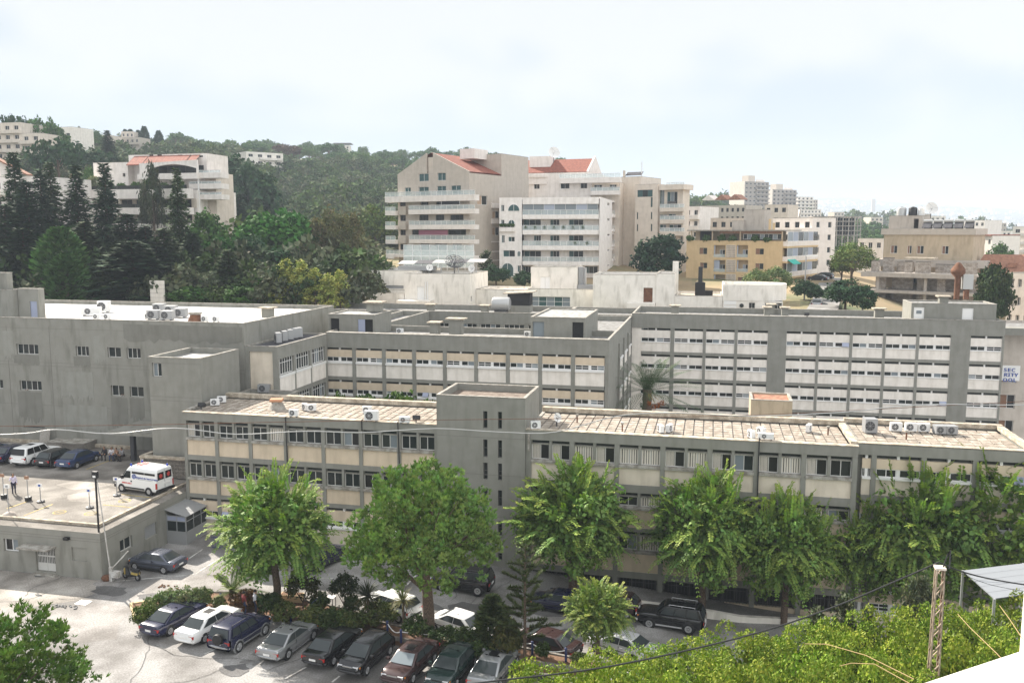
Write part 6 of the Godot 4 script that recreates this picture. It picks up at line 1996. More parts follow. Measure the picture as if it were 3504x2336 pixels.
	for j in 9:
		for i in 15:
			mb.box(Vector3(-9+i*.8+(.4 if j % 2 else .0),j*.31+.02,-.1),Vector3(-8.28+i*.8+(.4 if j % 2 else .0),j*.31+.28,rng.randf()*.06),T(Vector3.ZERO,.9))
	put(o,"stones",mb,M.beige)
	o.get_child(1).set_meta("kind","stuff")
	piece(o,"coping",M.coping,Vector3(-9,2.8,-2),Vector3(3.1,3.,.1),T(Vector3.ZERO,.9))
	for s in [[Vector3(-62.64,3.6,-75.06),Vector3(2.4,.75,2.),"raised concrete pit cover behind the blue sedan"],[Vector3(-65.37,3.6,-75.48),Vector3(1.8,.55,1.6),"lower concrete pit cover behind the white off-roader"],[Vector3(-55.79,3.6,-72.46),Vector3(2.2,.42,.5),"low concrete ledge used as a seat by the hall"]]:
		o=thing("concrete_ledge",s[2],"ledge",s[0],.05)
		piece(o,"block",M.concrete,Vector3(-s[1].x/2,0,-s[1].z/2),Vector3(s[1].x/2,s[1].y,s[1].z/2))
		piece(o,"lid",M.coping,Vector3(-s[1].x/2 - .05,s[1].y,-s[1].z/2 - .05),Vector3(s[1].x/2+.05,s[1].y+.08,s[1].z/2+.05))
	o=thing("iron_gate","low dark iron railing gate behind the leafy tree by the booth","gate",Vector3(-39.14,.00,-61.24),.06)
	mb=MB.new()
	mb.box(Vector3(0,.95,-.03),Vector3(6.5,1.,.03)); mb.box(Vector3(0,.1,-.03),Vector3(6.5,.15,.03))
	put(o,"rail",mb,M.navy_post)
	for k in 44:
		piece(o,"bar",M.navy_post,Vector3(k*.15,.15,-.015),Vector3(k*.15+.03,.95,.015))
	# right side: low wall along the road, awning, lattice mast, near parapet
	o=thing("road_wall","low whitewashed stone wall curving along the road on the right","wall")
	var prev:=Vector3.ZERO
	var wp:=[Vector3(-5.29,-1.3,-60.63),Vector3(-4.46,-1.4,-60.76),Vector3(.64,-1.9,-61.4),Vector3(2.72,-2.2,-61.63),Vector3(6.13,-2.5,-62.68),Vector3(8.87,-2.8,-64.09),Vector3(11.31,-3.,-66.01),Vector3(14.14,-3.2,-68.35),Vector3(16.5,-3.4,-70.05)]
	for i in wp.size() - 1:
		mb=MB.new()
		mb.bar(wp[i]+Vector3(0,.1,0),wp[i+1]+Vector3(0,.1,0),.35,.9)
		put(o,"wall_segment",mb,M.white_render)
	rebase(o,wp[4])
	o=thing("shade_canopy","pale grey ribbed shade canopy at the right edge above the hedge","canopy")
	var ca:=[Vector3(14.29,6.77,-51.48),Vector3(18.32,6.42,-54.42),Vector3(14.42,7.28,-46.4)]
	var cd:Vector3=ca[1]+(ca[2] - ca[0])
	for k in 5:
		mb=MB.new()
		var f0:=k/5.0
		var f1:=(k+.97)/5.0
		for sgn in [.0,-.05]:
			var q:=Vector3(0,sgn,0)
			mb.quad(ca[0].lerp(ca[2],f0)+q,ca[0].lerp(ca[2],f1)+q,ca[1].lerp(cd,f1)+q+(ca[1] - ca[0])*.6,ca[1].lerp(cd,f0)+q+(ca[1] - ca[0])*.6)
		put(o,"panel",mb,M.awning)
	for p in [ca[0],ca[2],ca[1],cd]:
		mb=MB.new()
		mb.tube([Vector3(p.x,-3.6,p.z),p],.07)
		put(o,"post",mb,M.grey_metal)
	rebase(o,Vector3(ca[2].x,-3.4,ca[2].z))
	o=thing("lattice_mast","rusty cream lattice steel mast carrying black cables at right","mast",Vector3(9.37,6.25,-36.84))
	o.position.y=-3.0
	var mt:=Vector3(9.56,12.15,-37.65)
	var up:=mt.y+3.0
	mb=MB.new()
	for s in [[-1,-1],[1,-1],[1,1],[-1,1]]:
		mb.bar(Vector3(s[0]*.25,0,s[1]*.25),Vector3(s[0]*.14,up,s[1]*.14),.06)
	put(o,"leg",mb,M.mast_paint)
	var n:=34
	for f in 4:
		mb=MB.new()
		for i in n:
			var y0:=up*i/n
			var y1:=up*(i+1)/n
			var r0:=lerpf(.25,.14,float(i)/n)
			var r1:=lerpf(.25,.14,float(i+1)/n)
			var s:=1.0 if i % 2 else -1.0
			var b4:=Basis(Vector3.UP,f*PI/2)
			mb.bar(b4*Vector3(s*r0,y0,r0),b4*Vector3(-s*r1,y1,r1),.07,.03)
		put(o,"lacing",mb,M.rust if f==1 else M.mast_paint)
	piece(o,"head_plate",M.limestone,Vector3(-.2,up,-.2),Vector3(.2,up+.08,.2))
	piece(o,"cable_coil",M.black,Vector3(.25,up*.60,.1),Vector3(.6,up*.60+.7,.4))
	mb=MB.new()
	mb.tube([Vector3(.1,up,0),Vector3(.25,up+.6,0),Vector3(.35,up+.8,0),Vector3(.3,up+.1,.2)],.03)
	put(o,"cable_loop",mb,M.black)
	# the balcony wall we look out over
	o=thing("balcony_parapet","sunlit white rendered parapet corner at the lower right","parapet")
	var k0:=Vector3(1.68,22.07,-7.15)
	var k1:=Vector3(3.24,21.88,-8.72)
	mb=MB.new()
	var dir:=(k1 - k0).normalized()
	var side:=Vector3(-dir.z,0,dir.x)
	if side.z<0:
		side=-side
	var pr:=[k0 - dir*2.,k1+dir*2.]
	for e in [[.0,.0],[1.6,.0]]:
		pass
	var c:=[pr[0],pr[1],pr[1]+side*1.6,pr[0]+side*1.6]
	mb.quad(c[3],c[2],c[1],c[0])
	mb.quad(c[0] - Vector3(0,3,0),c[1] - Vector3(0,3,0),c[1],c[0])
	mb.quad(c[1],c[1] - Vector3(0,3,0),c[0] - Vector3(0,3,0),c[0])
	mb.quad(c[3] - Vector3(0,3,0),c[2] - Vector3(0,3,0),c[2],c[3])
	put(o,"wall",mb,M.white_render)
	piece(o,"upright",M.panel_white,Vector3(-.04,-.6,-.04),Vector3(.04,.62,.04),T(Vector3(2.88,21.9,-8.33)))
	rebase(o,k0 - Vector3(0,3,0))
	for s in [[[Vector3(1.92,21.62,-8.18),Vector3(1.56,21.64,-8.52),Vector3(1.24,21.56,-8.85),Vector3(1.05,21.47,-9.)],"long dry grass stalk arching left over the hedge"],[[Vector3(1.88,21.58,-8.17),Vector3(1.62,21.61,-8.42),Vector3(1.42,21.57,-8.47),Vector3(1.33,21.49,-8.55)],"short curved dry grass stalk below the long one"],[[Vector3(2.75,22.16,-8.03),Vector3(2.69,22.26,-8.23),Vector3(2.67,22.29,-8.44)],"stiff dry stalk rising beside the right edge"],[[Vector3(2.7,21.87,-7.87),Vector3(2.59,21.95,-8.17),Vector3(2.47,22.,-8.56),Vector3(2.47,21.95,-8.97)],"thin dry stalk slanting up from the white parapet"]]:
		mb=MB.new()
		mb.tube(s[0],.0045,.0025,5)
		tag(put(self,"dry_stalk",mb,M.straw),s[1],"grass stalk","dry stalks by the parapet")

func scooter(at:Vector3,turn:float) -> void:
	var o:=thing("scooter","black and yellow scooter parked by the grey sedan's nose","scooter",at,turn)
	for x in [-.62,.62]:
		var mb:=MB.new()
		mb.lathe([Vector2(.14,-.06),Vector2(.25,-.06),Vector2(.27,0),Vector2(.25,.06),Vector2(.14,.06)],Transform3D(Basis(Vector3.RIGHT,PI/2),Vector3(x,.27,0)),16)
		var w:=put(o,"wheel",mb,M.rubber)
		mb=MB.new()
		mb.lathe([Vector2(.001,.05),Vector2(.15,.05),Vector2(.15,-.05),Vector2(.001,-.05)],Transform3D(Basis(Vector3.RIGHT,PI/2),Vector3(x,.27,0)),12)
		put(w,"rim",mb,M.grey_metal)
	var mb:=MB.new()
	var rows:=[]
	for q in [[-.85,.55,.72,.1],[-.6,.42,.8,.16],[-.2,.3,.78,.17],[.0,.26,.42,.18],[.3,.26,.4,.18],[.42,.3,.9,.17],[.52,.5,.98,.12]]:
		rows.append(PackedVector3Array([Vector3(q[0],q[1],q[3]),Vector3(q[0],q[2],q[3]*.8),Vector3(q[0],q[2]+.03,0),Vector3(q[0],q[2],-q[3]*.8),Vector3(q[0],q[1],-q[3])]))
	mb.grid(rows)
	put(o,"body",mb,M.black)
	piece(o,"side_panel",M.paint_yellow,Vector3(-.75,.5,-.19),Vector3(-.15,.66,.19))
	piece(o,"front_shield",M.paint_yellow,Vector3(.47,.4,-.2),Vector3(.55,.85,.2))
	piece(o,"seat",M.rubber,Vector3(-.75,.78,-.14),Vector3(-.05,.88,.14))
	mb=MB.new()
	mb.tube([Vector3(.62,.27,.08),Vector3(.5,.9,.08)],.03)
	mb.tube([Vector3(.45,1.05,-.34),Vector3(.5,1.,0),Vector3(.45,1.05,.34)],.025)
	put(o,"handlebar",mb,M.dark_metal)

# ---- vehicles: nose towards +x, wheels on y = 0 ----

func loft_section(x:float,yb:float,yt:float,hw:float,crown:float) -> PackedVector3Array:
	var h:=yt - yb
	var l:=PackedVector3Array()
	for q in [[.0,.0],[.86,.0],[.97,.12],[1.,.45],[.985,.72],[.93,.92],[.82,1.],[.45,1.0+crown],[.0,1.0+crown*1.3]]:
		l.append(Vector3(x,yb+q[1]*h,q[0]*hw))
	for i in range(7,0,-1):
		l.append(Vector3(l[i].x,l[i].y,-l[i].z))
	return l

func vehicle(label:String,category:String,paint:Material,s:Dictionary,at:Vector3,turn:float,group:="") -> Node3D:
	var o:=thing(s.get("called","parked_car"),label,category,at,turn,group)
	var L:float=s.L
	var W:float=s.W
	var H:float=s.H
	var belt:float=s.belt
	var hood:float=s.hood
	var boot:float=s.boot
	var x0:=-L/2
	var x1:=L/2
	var cab: Array = s.cab    # rear base, rear top, front top, front base along the length from the tail
	var cx:=[x0+cab[0],x0+cab[1],x0+cab[2],x0+cab[3]]
	var rows:=[]
	var hw:=W/2
	var low:=.24 if H<1.6 else .36
	for q in [[x0,.30,.52,.80],[x0+.03,.14,.92,.87],[x0+.12,.04,1.,.93],[x0+.45,.0,1.,.985],[lerpf(x0,cx[0],.9),.0,1.,1.],[cx[0]+.25,.0,2.,1.],[.0,.0,2.,1.],[cx[3] - .3,.0,2.,1.],[cx[3]+.1,.0,3.,1.],[lerpf(cx[3],x1,.5),.0,3.,.985],[x1 - .4,.0,4.,.94],[x1 - .14,.05,5.,.86],[x1 - .03,.13,6.,.78],[x1,.22,7.,.70]]:
		var yt:=boot*float(q[2])
		match q[2]:
			2.0: yt=belt
			3.0: yt=lerpf(belt,hood,.55)
			4.0: yt=hood - .03
			5.0: yt=hood - .12
			6.0: yt=hood - .22
			7.0: yt=hood - .34
		rows.append(loft_section(q[0],low+q[1],yt,hw*q[3],.02))
	var mb:=MB.new()
	mb.grid(rows,true,true)
	for e in [0,rows.size() - 1]:
		var c:=Vector3.ZERO
		for p in rows[e]:
			c+=p
		c /= rows[e].size()
		for j in rows[e].size():
			var k:int=(j+1) % rows[e].size()
			if e==0: mb.tri(c,rows[e][k],rows[e][j])
			else: mb.tri(c,rows[e][j],rows[e][k])
	var body:=put(o,"body",mb,paint)
	# greenhouse
	mb=MB.new()
	var wb:=hw*.95
	var wt:=hw*(.74 if H<1.6 else .82)
	var ring:=func(xr:float,xf:float,w:float,y:float,r:float) -> PackedVector3Array:
		var l:=PackedVector3Array()
		for q in [[xf - r,w],[xf - r*.3,w - r*.3],[xf,w - r],[xf+r*.22,.0],[xf,r - w],[xf - r*.3,r*.3 - w],[xf - r,-w],[xr+r,-w],[xr+r*.3,r*.3 - w],[xr,r - w],[xr - r*.15,.0],[xr,w - r],[xr+r*.3,w - r*.3],[xr+r,w]]:
			l.append(Vector3(q[0],y,q[1]))
		return l
	var rings:=[ring.call(cx[0],cx[3],wb,belt - .04,.14),ring.call(cx[1]+(cx[0] - cx[1])*.12,cx[2]+(cx[3] - cx[2])*.12,lerpf(wb,wt,.88),lerpf(belt,H,.87),.16),ring.call(cx[1]+.05,cx[2] - .05,wt*.96,H - .045,.2),ring.call(cx[1]+.25,cx[2] - .25,wt*.7,H - .01,.25),ring.call(cx[1]+.6,cx[2] - .6,wt*.2,H,.1)]
	mb.grid(rings,true,true)
	var c5:=Vector3((cx[1]+cx[2])/2,H,0)
	for j in 14:
		mb.tri(c5,rings[4][j],rings[4][(j+1) % 14])
	put(o,"roof",mb,s.get("roof_paint",paint))
	# glass, a little proud of the shell
	var glass:Material=s.get("glass",M.car_glass)
	var k0:=.10
	var k1:=.86
	var yl:=lerpf(belt,H,k0)
	var yh:=lerpf(belt,H,k1)
	var n:=.03
	for e in [[cx[3],cx[2],1.,"windscreen"],[cx[0],cx[1],-1.,"rear_window"]]:
		mb=MB.new()
		var g:=[]
		for t in [.0,1.]:
			var line:=PackedVector3Array()
			var y:=lerpf(yl,yh,t)
			var xx:=lerpf(e[0],e[1],lerpf(k0,k1,t))
			for j in 7:
				var f:=j/3.0 - 1.0
				line.append(Vector3(xx+e[2]*(n+.035*(1 - f*f)),y+.012,-f*lerpf(wb*.86,wt*.88,t)))
			g.append(line)
		mb.grid(g,false,e[2]>0)
		put(o,e[3],mb,s.get("screen",glass) if e[2]>0 else glass)
	var split:Array=s.get("split",[.5])
	for sd in [1.,-1.]:
		var a0:=cx[0]+.30 as float
		var a1:=cx[3] - .32 as float
		var b0:=lerpf(cx[0],cx[1],k1)+.22
		var b1:=lerpf(cx[3],cx[2],k1) - .20
		var cut:=[.0]
		cut.append_array(split)
		cut.append(1.)
		for i in cut.size() - 1:
			var f0:float=cut[i]+(.012 if i>0 else .0)
			var f1:float=cut[i+1] - (.012 if i<cut.size() - 2 else .0)
			var z0:float=(lerpf(wb,wt,k0)+.022)*sd
			var z1:float=(lerpf(wb,wt,k1)+.016)*sd
			mb=MB.new()
			var q:=[Vector3(lerpf(a0,a1,f0),yl,z0),Vector3(lerpf(a0,a1,f1),yl,z0),Vector3(lerpf(b0,b1,f1),yh,z1),Vector3(lerpf(b0,b1,f0),yh,z1)]
			if sd>0: mb.quad(q[0],q[1],q[2],q[3])
			else: mb.quad(q[3],q[2],q[1],q[0])
			put(o,"side_window",mb,glass)
		piece(o,"mirror",s.get("trim",paint),Vector3(cx[3] - .42,belt+.02,sd*(hw+.03)),Vector3(cx[3] - .26,belt+.15,sd*(hw+.2)))
		piece(o,"side_strip",s.get("strip",M.black),Vector3(x0+.95,low+.33,sd*(hw - .01)),Vector3(x1 - .95,low+.38,sd*(hw+.012)))
		piece(o,"sill",s.get("skirt",M.black),Vector3(x0+.8,low - .03,sd*(hw - .12)),Vector3(x1 - .8,low+.07,sd*(hw - .015)))
		for f in split:
			piece(o,"door_handle",s.get("trim",paint),Vector3(lerpf(a0,a1,f) - .28,belt - .14,sd*(hw - .02)),Vector3(lerpf(a0,a1,f) - .08,belt - .10,sd*(hw+.02)))
			piece(o,"door_seam",M.black,Vector3(lerpf(a0,a1,f) - .008,low+.1,sd*(hw - .03)),Vector3(lerpf(a0,a1,f)+.008,belt - .02,sd*(hw+.002)))
	# wheels
	var r:float=s.get("r",.31)
	for ax in [x0+s.axle[0],x0+s.axle[1]]:
		for sd in [1.,-1.]:
			var wt2:=Transform3D(Basis(Vector3.RIGHT,PI/2*sd),Vector3(ax,r,sd*(hw - .10)))
			mb=MB.new()
			mb.lathe([Vector2(.001,-.1),Vector2(r*1.16,-.1),Vector2(r*1.16,.098),Vector2(.001,.098)],Transform3D(wt2.basis,Vector3(ax,r+.02,sd*(hw - .10))),20)
			put(o,"wheel_arch",mb,s.get("arch",M.black))
			mb=MB.new()
			mb.lathe([Vector2(r*.62,-.1),Vector2(r*.94,-.1),Vector2(r,-.05),Vector2(r,.08),Vector2(r*.95,.115),Vector2(r*.64,.118)],wt2,20)
			var w:=put(o,"wheel",mb,M.rubber)
			mb=MB.new()
			mb.lathe([Vector2(r*.66,.112),Vector2(r*.6,.125),Vector2(r*.56,.105),Vector2(r*.2,.095),Vector2(.001,.12)],wt2,16)
			for k in 5:
				mb.bar(wt2*Vector3(0,.118,0),wt2*Vector3(cos(TAU*k/5)*r*.6,.118,sin(TAU*k/5)*r*.6),.06,.03)
			put(w,"rim",mb,s.get("rim",M.rim))
	# lamps, plates, bumpers
	var ty:=boot - .22
	for sd in [1.,-1.]:
		piece(o,"tail_lamp",M.lamp_red,Vector3(x0+.02,ty - s.get("tail",.14),sd*hw*.52),Vector3(x0+.17,ty+.04,sd*hw*.915))
		piece(o,"headlamp",M.lamp_clear,Vector3(x1 - .30,hood - .30,sd*hw*.42),Vector3(x1 - .055,hood - .15,sd*hw*.79))
		piece(o,"indicator",M.lamp_amber,Vector3(x1 - .34,hood - .29,sd*hw*.78),Vector3(x1 - .2,hood - .19,sd*hw*.885))
	piece(o,"rear_plate",M.white,Vector3(x0 - .015,ty - .18,-.22),Vector3(x0+.06,ty - .06,.22))
	piece(o,"front_plate",M.white,Vector3(x1 - .05,low+.16,-.22),Vector3(x1+.02,low+.27,.22))
	piece(o,"grille",s.get("grille",M.black),Vector3(x1 - .1,hood - .30,-hw*.38),Vector3(x1 - .025,hood - .17,hw*.38))
	for e in [[x0,-1.],[x1,1.]]:
		mb=MB.new()
		var bl:=[]
		for j in 9:
			var f:=j/4.0 - 1.0
			bl.append(Vector3(e[0] - e[1]*(.02+.16*f*f*f*f),low+.2,f*hw*.93))
		mb.tube(bl,.085,.085,6)
		put(o,"bumper",mb,s.get("bumper",paint))
	if s.has("rack"):
		for sd in [1.,-1.]:
			mb=MB.new()
			mb.tube([Vector3(cx[1]+.3,H+.05,sd*wt*.86),Vector3(cx[2] - .3,H+.05,sd*wt*.86)],.025)
			for x in [cx[1]+.32,(cx[1]+cx[2])/2,cx[2] - .32]:
				mb.box(Vector3(x - .03,H - .06,sd*wt*.86 - .02),Vector3(x+.03,H+.05,sd*wt*.86+.02))
			put(o,"roof_rail",mb,s.rack)
	if s.has("sunroof"):
		piece(o,"sunroof",M.glass_black,Vector3((cx[1]+cx[2])/2 - .1,H - .03,-wt*.42),Vector3((cx[1]+cx[2])/2+.55,H+.004,wt*.42))
	if s.has("spare"):
		var st:=Transform3D(Basis(Vector3.BACK,PI/2),Vector3(x0 - .16,boot+.02,s.spare))
		mb=MB.new()
		mb.lathe([Vector2(.001,.14),Vector2(.3,.13),Vector2(.34,.06),Vector2(.34,-.1),Vector2(.001,-.1)],st,18)
		put(o,"spare_wheel",mb,M.black)
	return o

func paint_mat(key:String,r:float,g:float,b:float,metal:=.0) -> StandardMaterial3D:
	var m:=mat(key,r,g,b,.26,"",metal)
	m.clearcoat_enabled=true
	m.clearcoat=.55
	m.clearcoat_roughness=.06
	return m

func vehicles() -> void:
	var sedan:={"L": 4.5,"W": 1.74,"H": 1.42,"belt": .94,"hood": .90,"boot": .98,"cab": [.55,1.35,2.65,3.55],"axle": [.95,3.6]}
	var coupe:={"L": 4.6,"W": 1.76,"H": 1.36,"belt": .92,"hood": .86,"boot": .94,"cab": [.6,1.6,2.55,3.5],"axle": [1.,3.72],"r": .33,"split": [.42]}
	var hatch:={"L": 4.2,"W": 1.7,"H": 1.5,"belt": .96,"hood": .94,"boot": .98,"cab": [.12,.6,2.4,3.4],"axle": [.75,3.35]}
	var suv:={"L": 4.65,"W": 1.82,"H": 1.74,"belt": 1.12,"hood": 1.08,"boot": 1.12,"cab": [.06,.35,2.75,3.35],"axle": [.9,3.6],"r": .38,"split": [.33,.66]}
	var mk:=func(base:Dictionary,more:Dictionary) -> Dictionary:
		var c:=base.duplicate()
		c.merge(more,true)
		return c
	var silver:=paint_mat("p_silver",.36,.365,.375,.55)
	var white:=paint_mat("p_white",.78,.78,.77)
	var navy:=paint_mat("p_navy",.012,.014,.045)
	var black:=paint_mat("p_black",.009,.009,.011)
	var steel:=paint_mat("p_steel",.085,.095,.125,.35)
	var plum:=paint_mat("p_plum",.055,.03,.03,.2)
	var green:=paint_mat("p_green",.012,.028,.026)
	var blue:=paint_mat("p_blue",.03,.05,.12,.2)
	var pale:=paint_mat("p_pale",.60,.60,.62,.3)
	var g:="cars parked nose in along the planted island"
	vehicle("navy blue coupe with red tail lamps at the left end of the front row","car",navy,coupe,Vector3(-33.75,.0,-48.2),deg_to_rad(79),g)
	vehicle("white sedan with a dark sunroof, second from left in the front row","car",white,mk.call(sedan,{"L": 4.75,"sunroof": 1,"axle": [1.,3.8],"cab": [.65,1.45,2.8,3.7],"glass": M.car_glass}),Vector3(-31.,0,-47.85),deg_to_rad(79.5),g)
	vehicle("navy blue off-roader with silver skirts and tail-mounted spare wheel","off-roader",navy,mk.call(suv,{"L": 4.2,"axle": [.85,3.35],"skirt": silver,"bumper": silver,"spare": .15,"rack": M.dark_metal,"cab": [.06,.3,2.4,3.],"strip": silver,"arch": silver,"H": 1.72}),Vector3(-28.35,0,-47.1),deg_to_rad(80.3),g)
	vehicle("silver coupe with a frosted number plate, fourth in the front row","car",silver,mk.call(coupe,{"skirt": silver,"strip": silver}),Vector3(-25.,0,-47.),deg_to_rad(82.5),g)
	vehicle("black sedan with red tail lamps, right of the silver coupe","car",black,sedan,Vector3(-21.95,0,-46.9),deg_to_rad(81),g)
	vehicle("black hatchback facing us with clear headlamps in the front row","car",black,mk.call(hatch,{"grille": M.chrome,"glass": M.car_glass}),Vector3(-19.55,0,-46.25),deg_to_rad(-99.6),g)
	var o:=vehicle("brown plum sedan facing us with a tall chrome grille and sunshade","car",plum,mk.call(sedan,{"L": 4.6,"grille": M.chrome,"sunroof": 1,"screen": M.glass_pale,"hood": .94}),Vector3(-16.65,0,-46.),deg_to_rad(-99),g)
	vehicle("dark green sedan facing us, dappled with tree shade","car",green,mk.call(sedan,{"glass": M.car_glass}),Vector3(-14.1,0,-46.1),deg_to_rad(-98),g)
	vehicle("silver car with a dark glass roof at the right end of the front row","car",silver,mk.call(coupe,{"sunroof": 1}),Vector3(-11.7,0,-46.5),deg_to_rad(82),g)
	# lower yard and lane
	vehicle("dull grey sedan parked against the gatehouse side wall","car",steel,mk.call(sedan,{"L": 4.4,"bumper": M.black,"hood": .9}),Vector3(-40.9,0,-56.55),deg_to_rad(175),"")
	vehicle("white estate car with dark tail window in the sunlit lane","car",white,mk.call(hatch,{"L": 4.4,"H": 1.48,"cab": [.1,.45,2.55,3.45],"split": [.3,.62],"bumper": M.black}),Vector3(-20.6,0,-53.1),deg_to_rad(158),"")
	vehicle("white sedan side-on in the lane right of the pine trunk","car",white,mk.call(sedan,{"L": 4.35}),Vector3(-15.55,-.5,-52.3),deg_to_rad(157),"")
	vehicle("dark brown sedan in the lane behind the open conifer","car",plum,mk.call(sedan,{"bumper": M.black}),Vector3(-9.6,-1.,-52.),deg_to_rad(160),"")
	vehicle("pale silver pickup half hidden under the small light tree","car",pale,mk.call(sedan,{"glass": M.car_glass}),Vector3(-5.,-1.4,-53.6),deg_to_rad(158),"")
	vehicle("black off-roader under the big pine's right side","off-roader",black,mk.call(suv,{"rack": M.dark_metal}),Vector3(-17.3,-.55,-59.2),deg_to_rad(178.6),"")
	vehicle("large black off-roader with silver steps on the right road","off-roader",black,mk.call(suv,{"L": 4.8,"H": 1.78,"skirt": pale,"bumper": pale,"rack": M.chrome,"axle": [1.05,3.75]}),Vector3(-2.1,-1.72,-59.),deg_to_rad(173.6),"")
	vehicle("dark blue car in shade behind the leafy tree by the iron gate","car",navy,hatch,Vector3(-28.8,0,-60.2),deg_to_rad(75),"")
	vehicle("dark car glimpsed between the open conifer and the small light tree","car",navy,sedan,Vector3(-9.8,-1.1,-58.6),deg_to_rad(176),"")
	vehicle("dark maroon car behind the small light tree","car",plum,hatch,Vector3(-6.4,-1.4,-59.8),deg_to_rad(172),"")
	# upper terrace
	g="cars parked on the upper terrace"
	vehicle("bright blue hatchback cut by the photo's left edge","car",blue,hatch,Vector3(-68.9,3.6,-70.2),deg_to_rad(89),g)
	vehicle("dark blue sedan left of the white off-roader on the terrace","car",navy,mk.call(sedan,{"H": 1.46}),Vector3(-66.1,3.6,-70.),deg_to_rad(89),g)
	vehicle("white off-roader with blacked-out windows on the terrace","off-roader",white,mk.call(suv,{"L": 4.95,"H": 1.85,"sunroof": 1,"axle": [1.,3.9],"glass": M.glass_black}),Vector3(-63.2,3.6,-69.9),deg_to_rad(90),g)
	vehicle("dark grey hatchback between the white off-roader and the blue sedan","car",black,mk.call(hatch,{"L": 4.05,"bumper": M.black}),Vector3(-60.7,3.6,-69.6),deg_to_rad(90),g)
	vehicle("slate blue sedan at the terrace row's right end","car",blue,mk.call(sedan,{"H": 1.45}),Vector3(-58.45,3.6,-69.8),deg_to_rad(90.5),g)
	vehicle("silver car parked up the lane beyond the rear block","car",silver,hatch,Vector3(17.2,13.25,-150.61),deg_to_rad(80),"")
	vehicle("black car parked high up the lane under the hedge","car",black,hatch,Vector3(24.53,15.2,-205.04),deg_to_rad(150),"")
	vehicle("second black car parked high up the lane","car",black,sedan,Vector3(22.93,14.9,-201.32),deg_to_rad(150),"")
	ambulance()

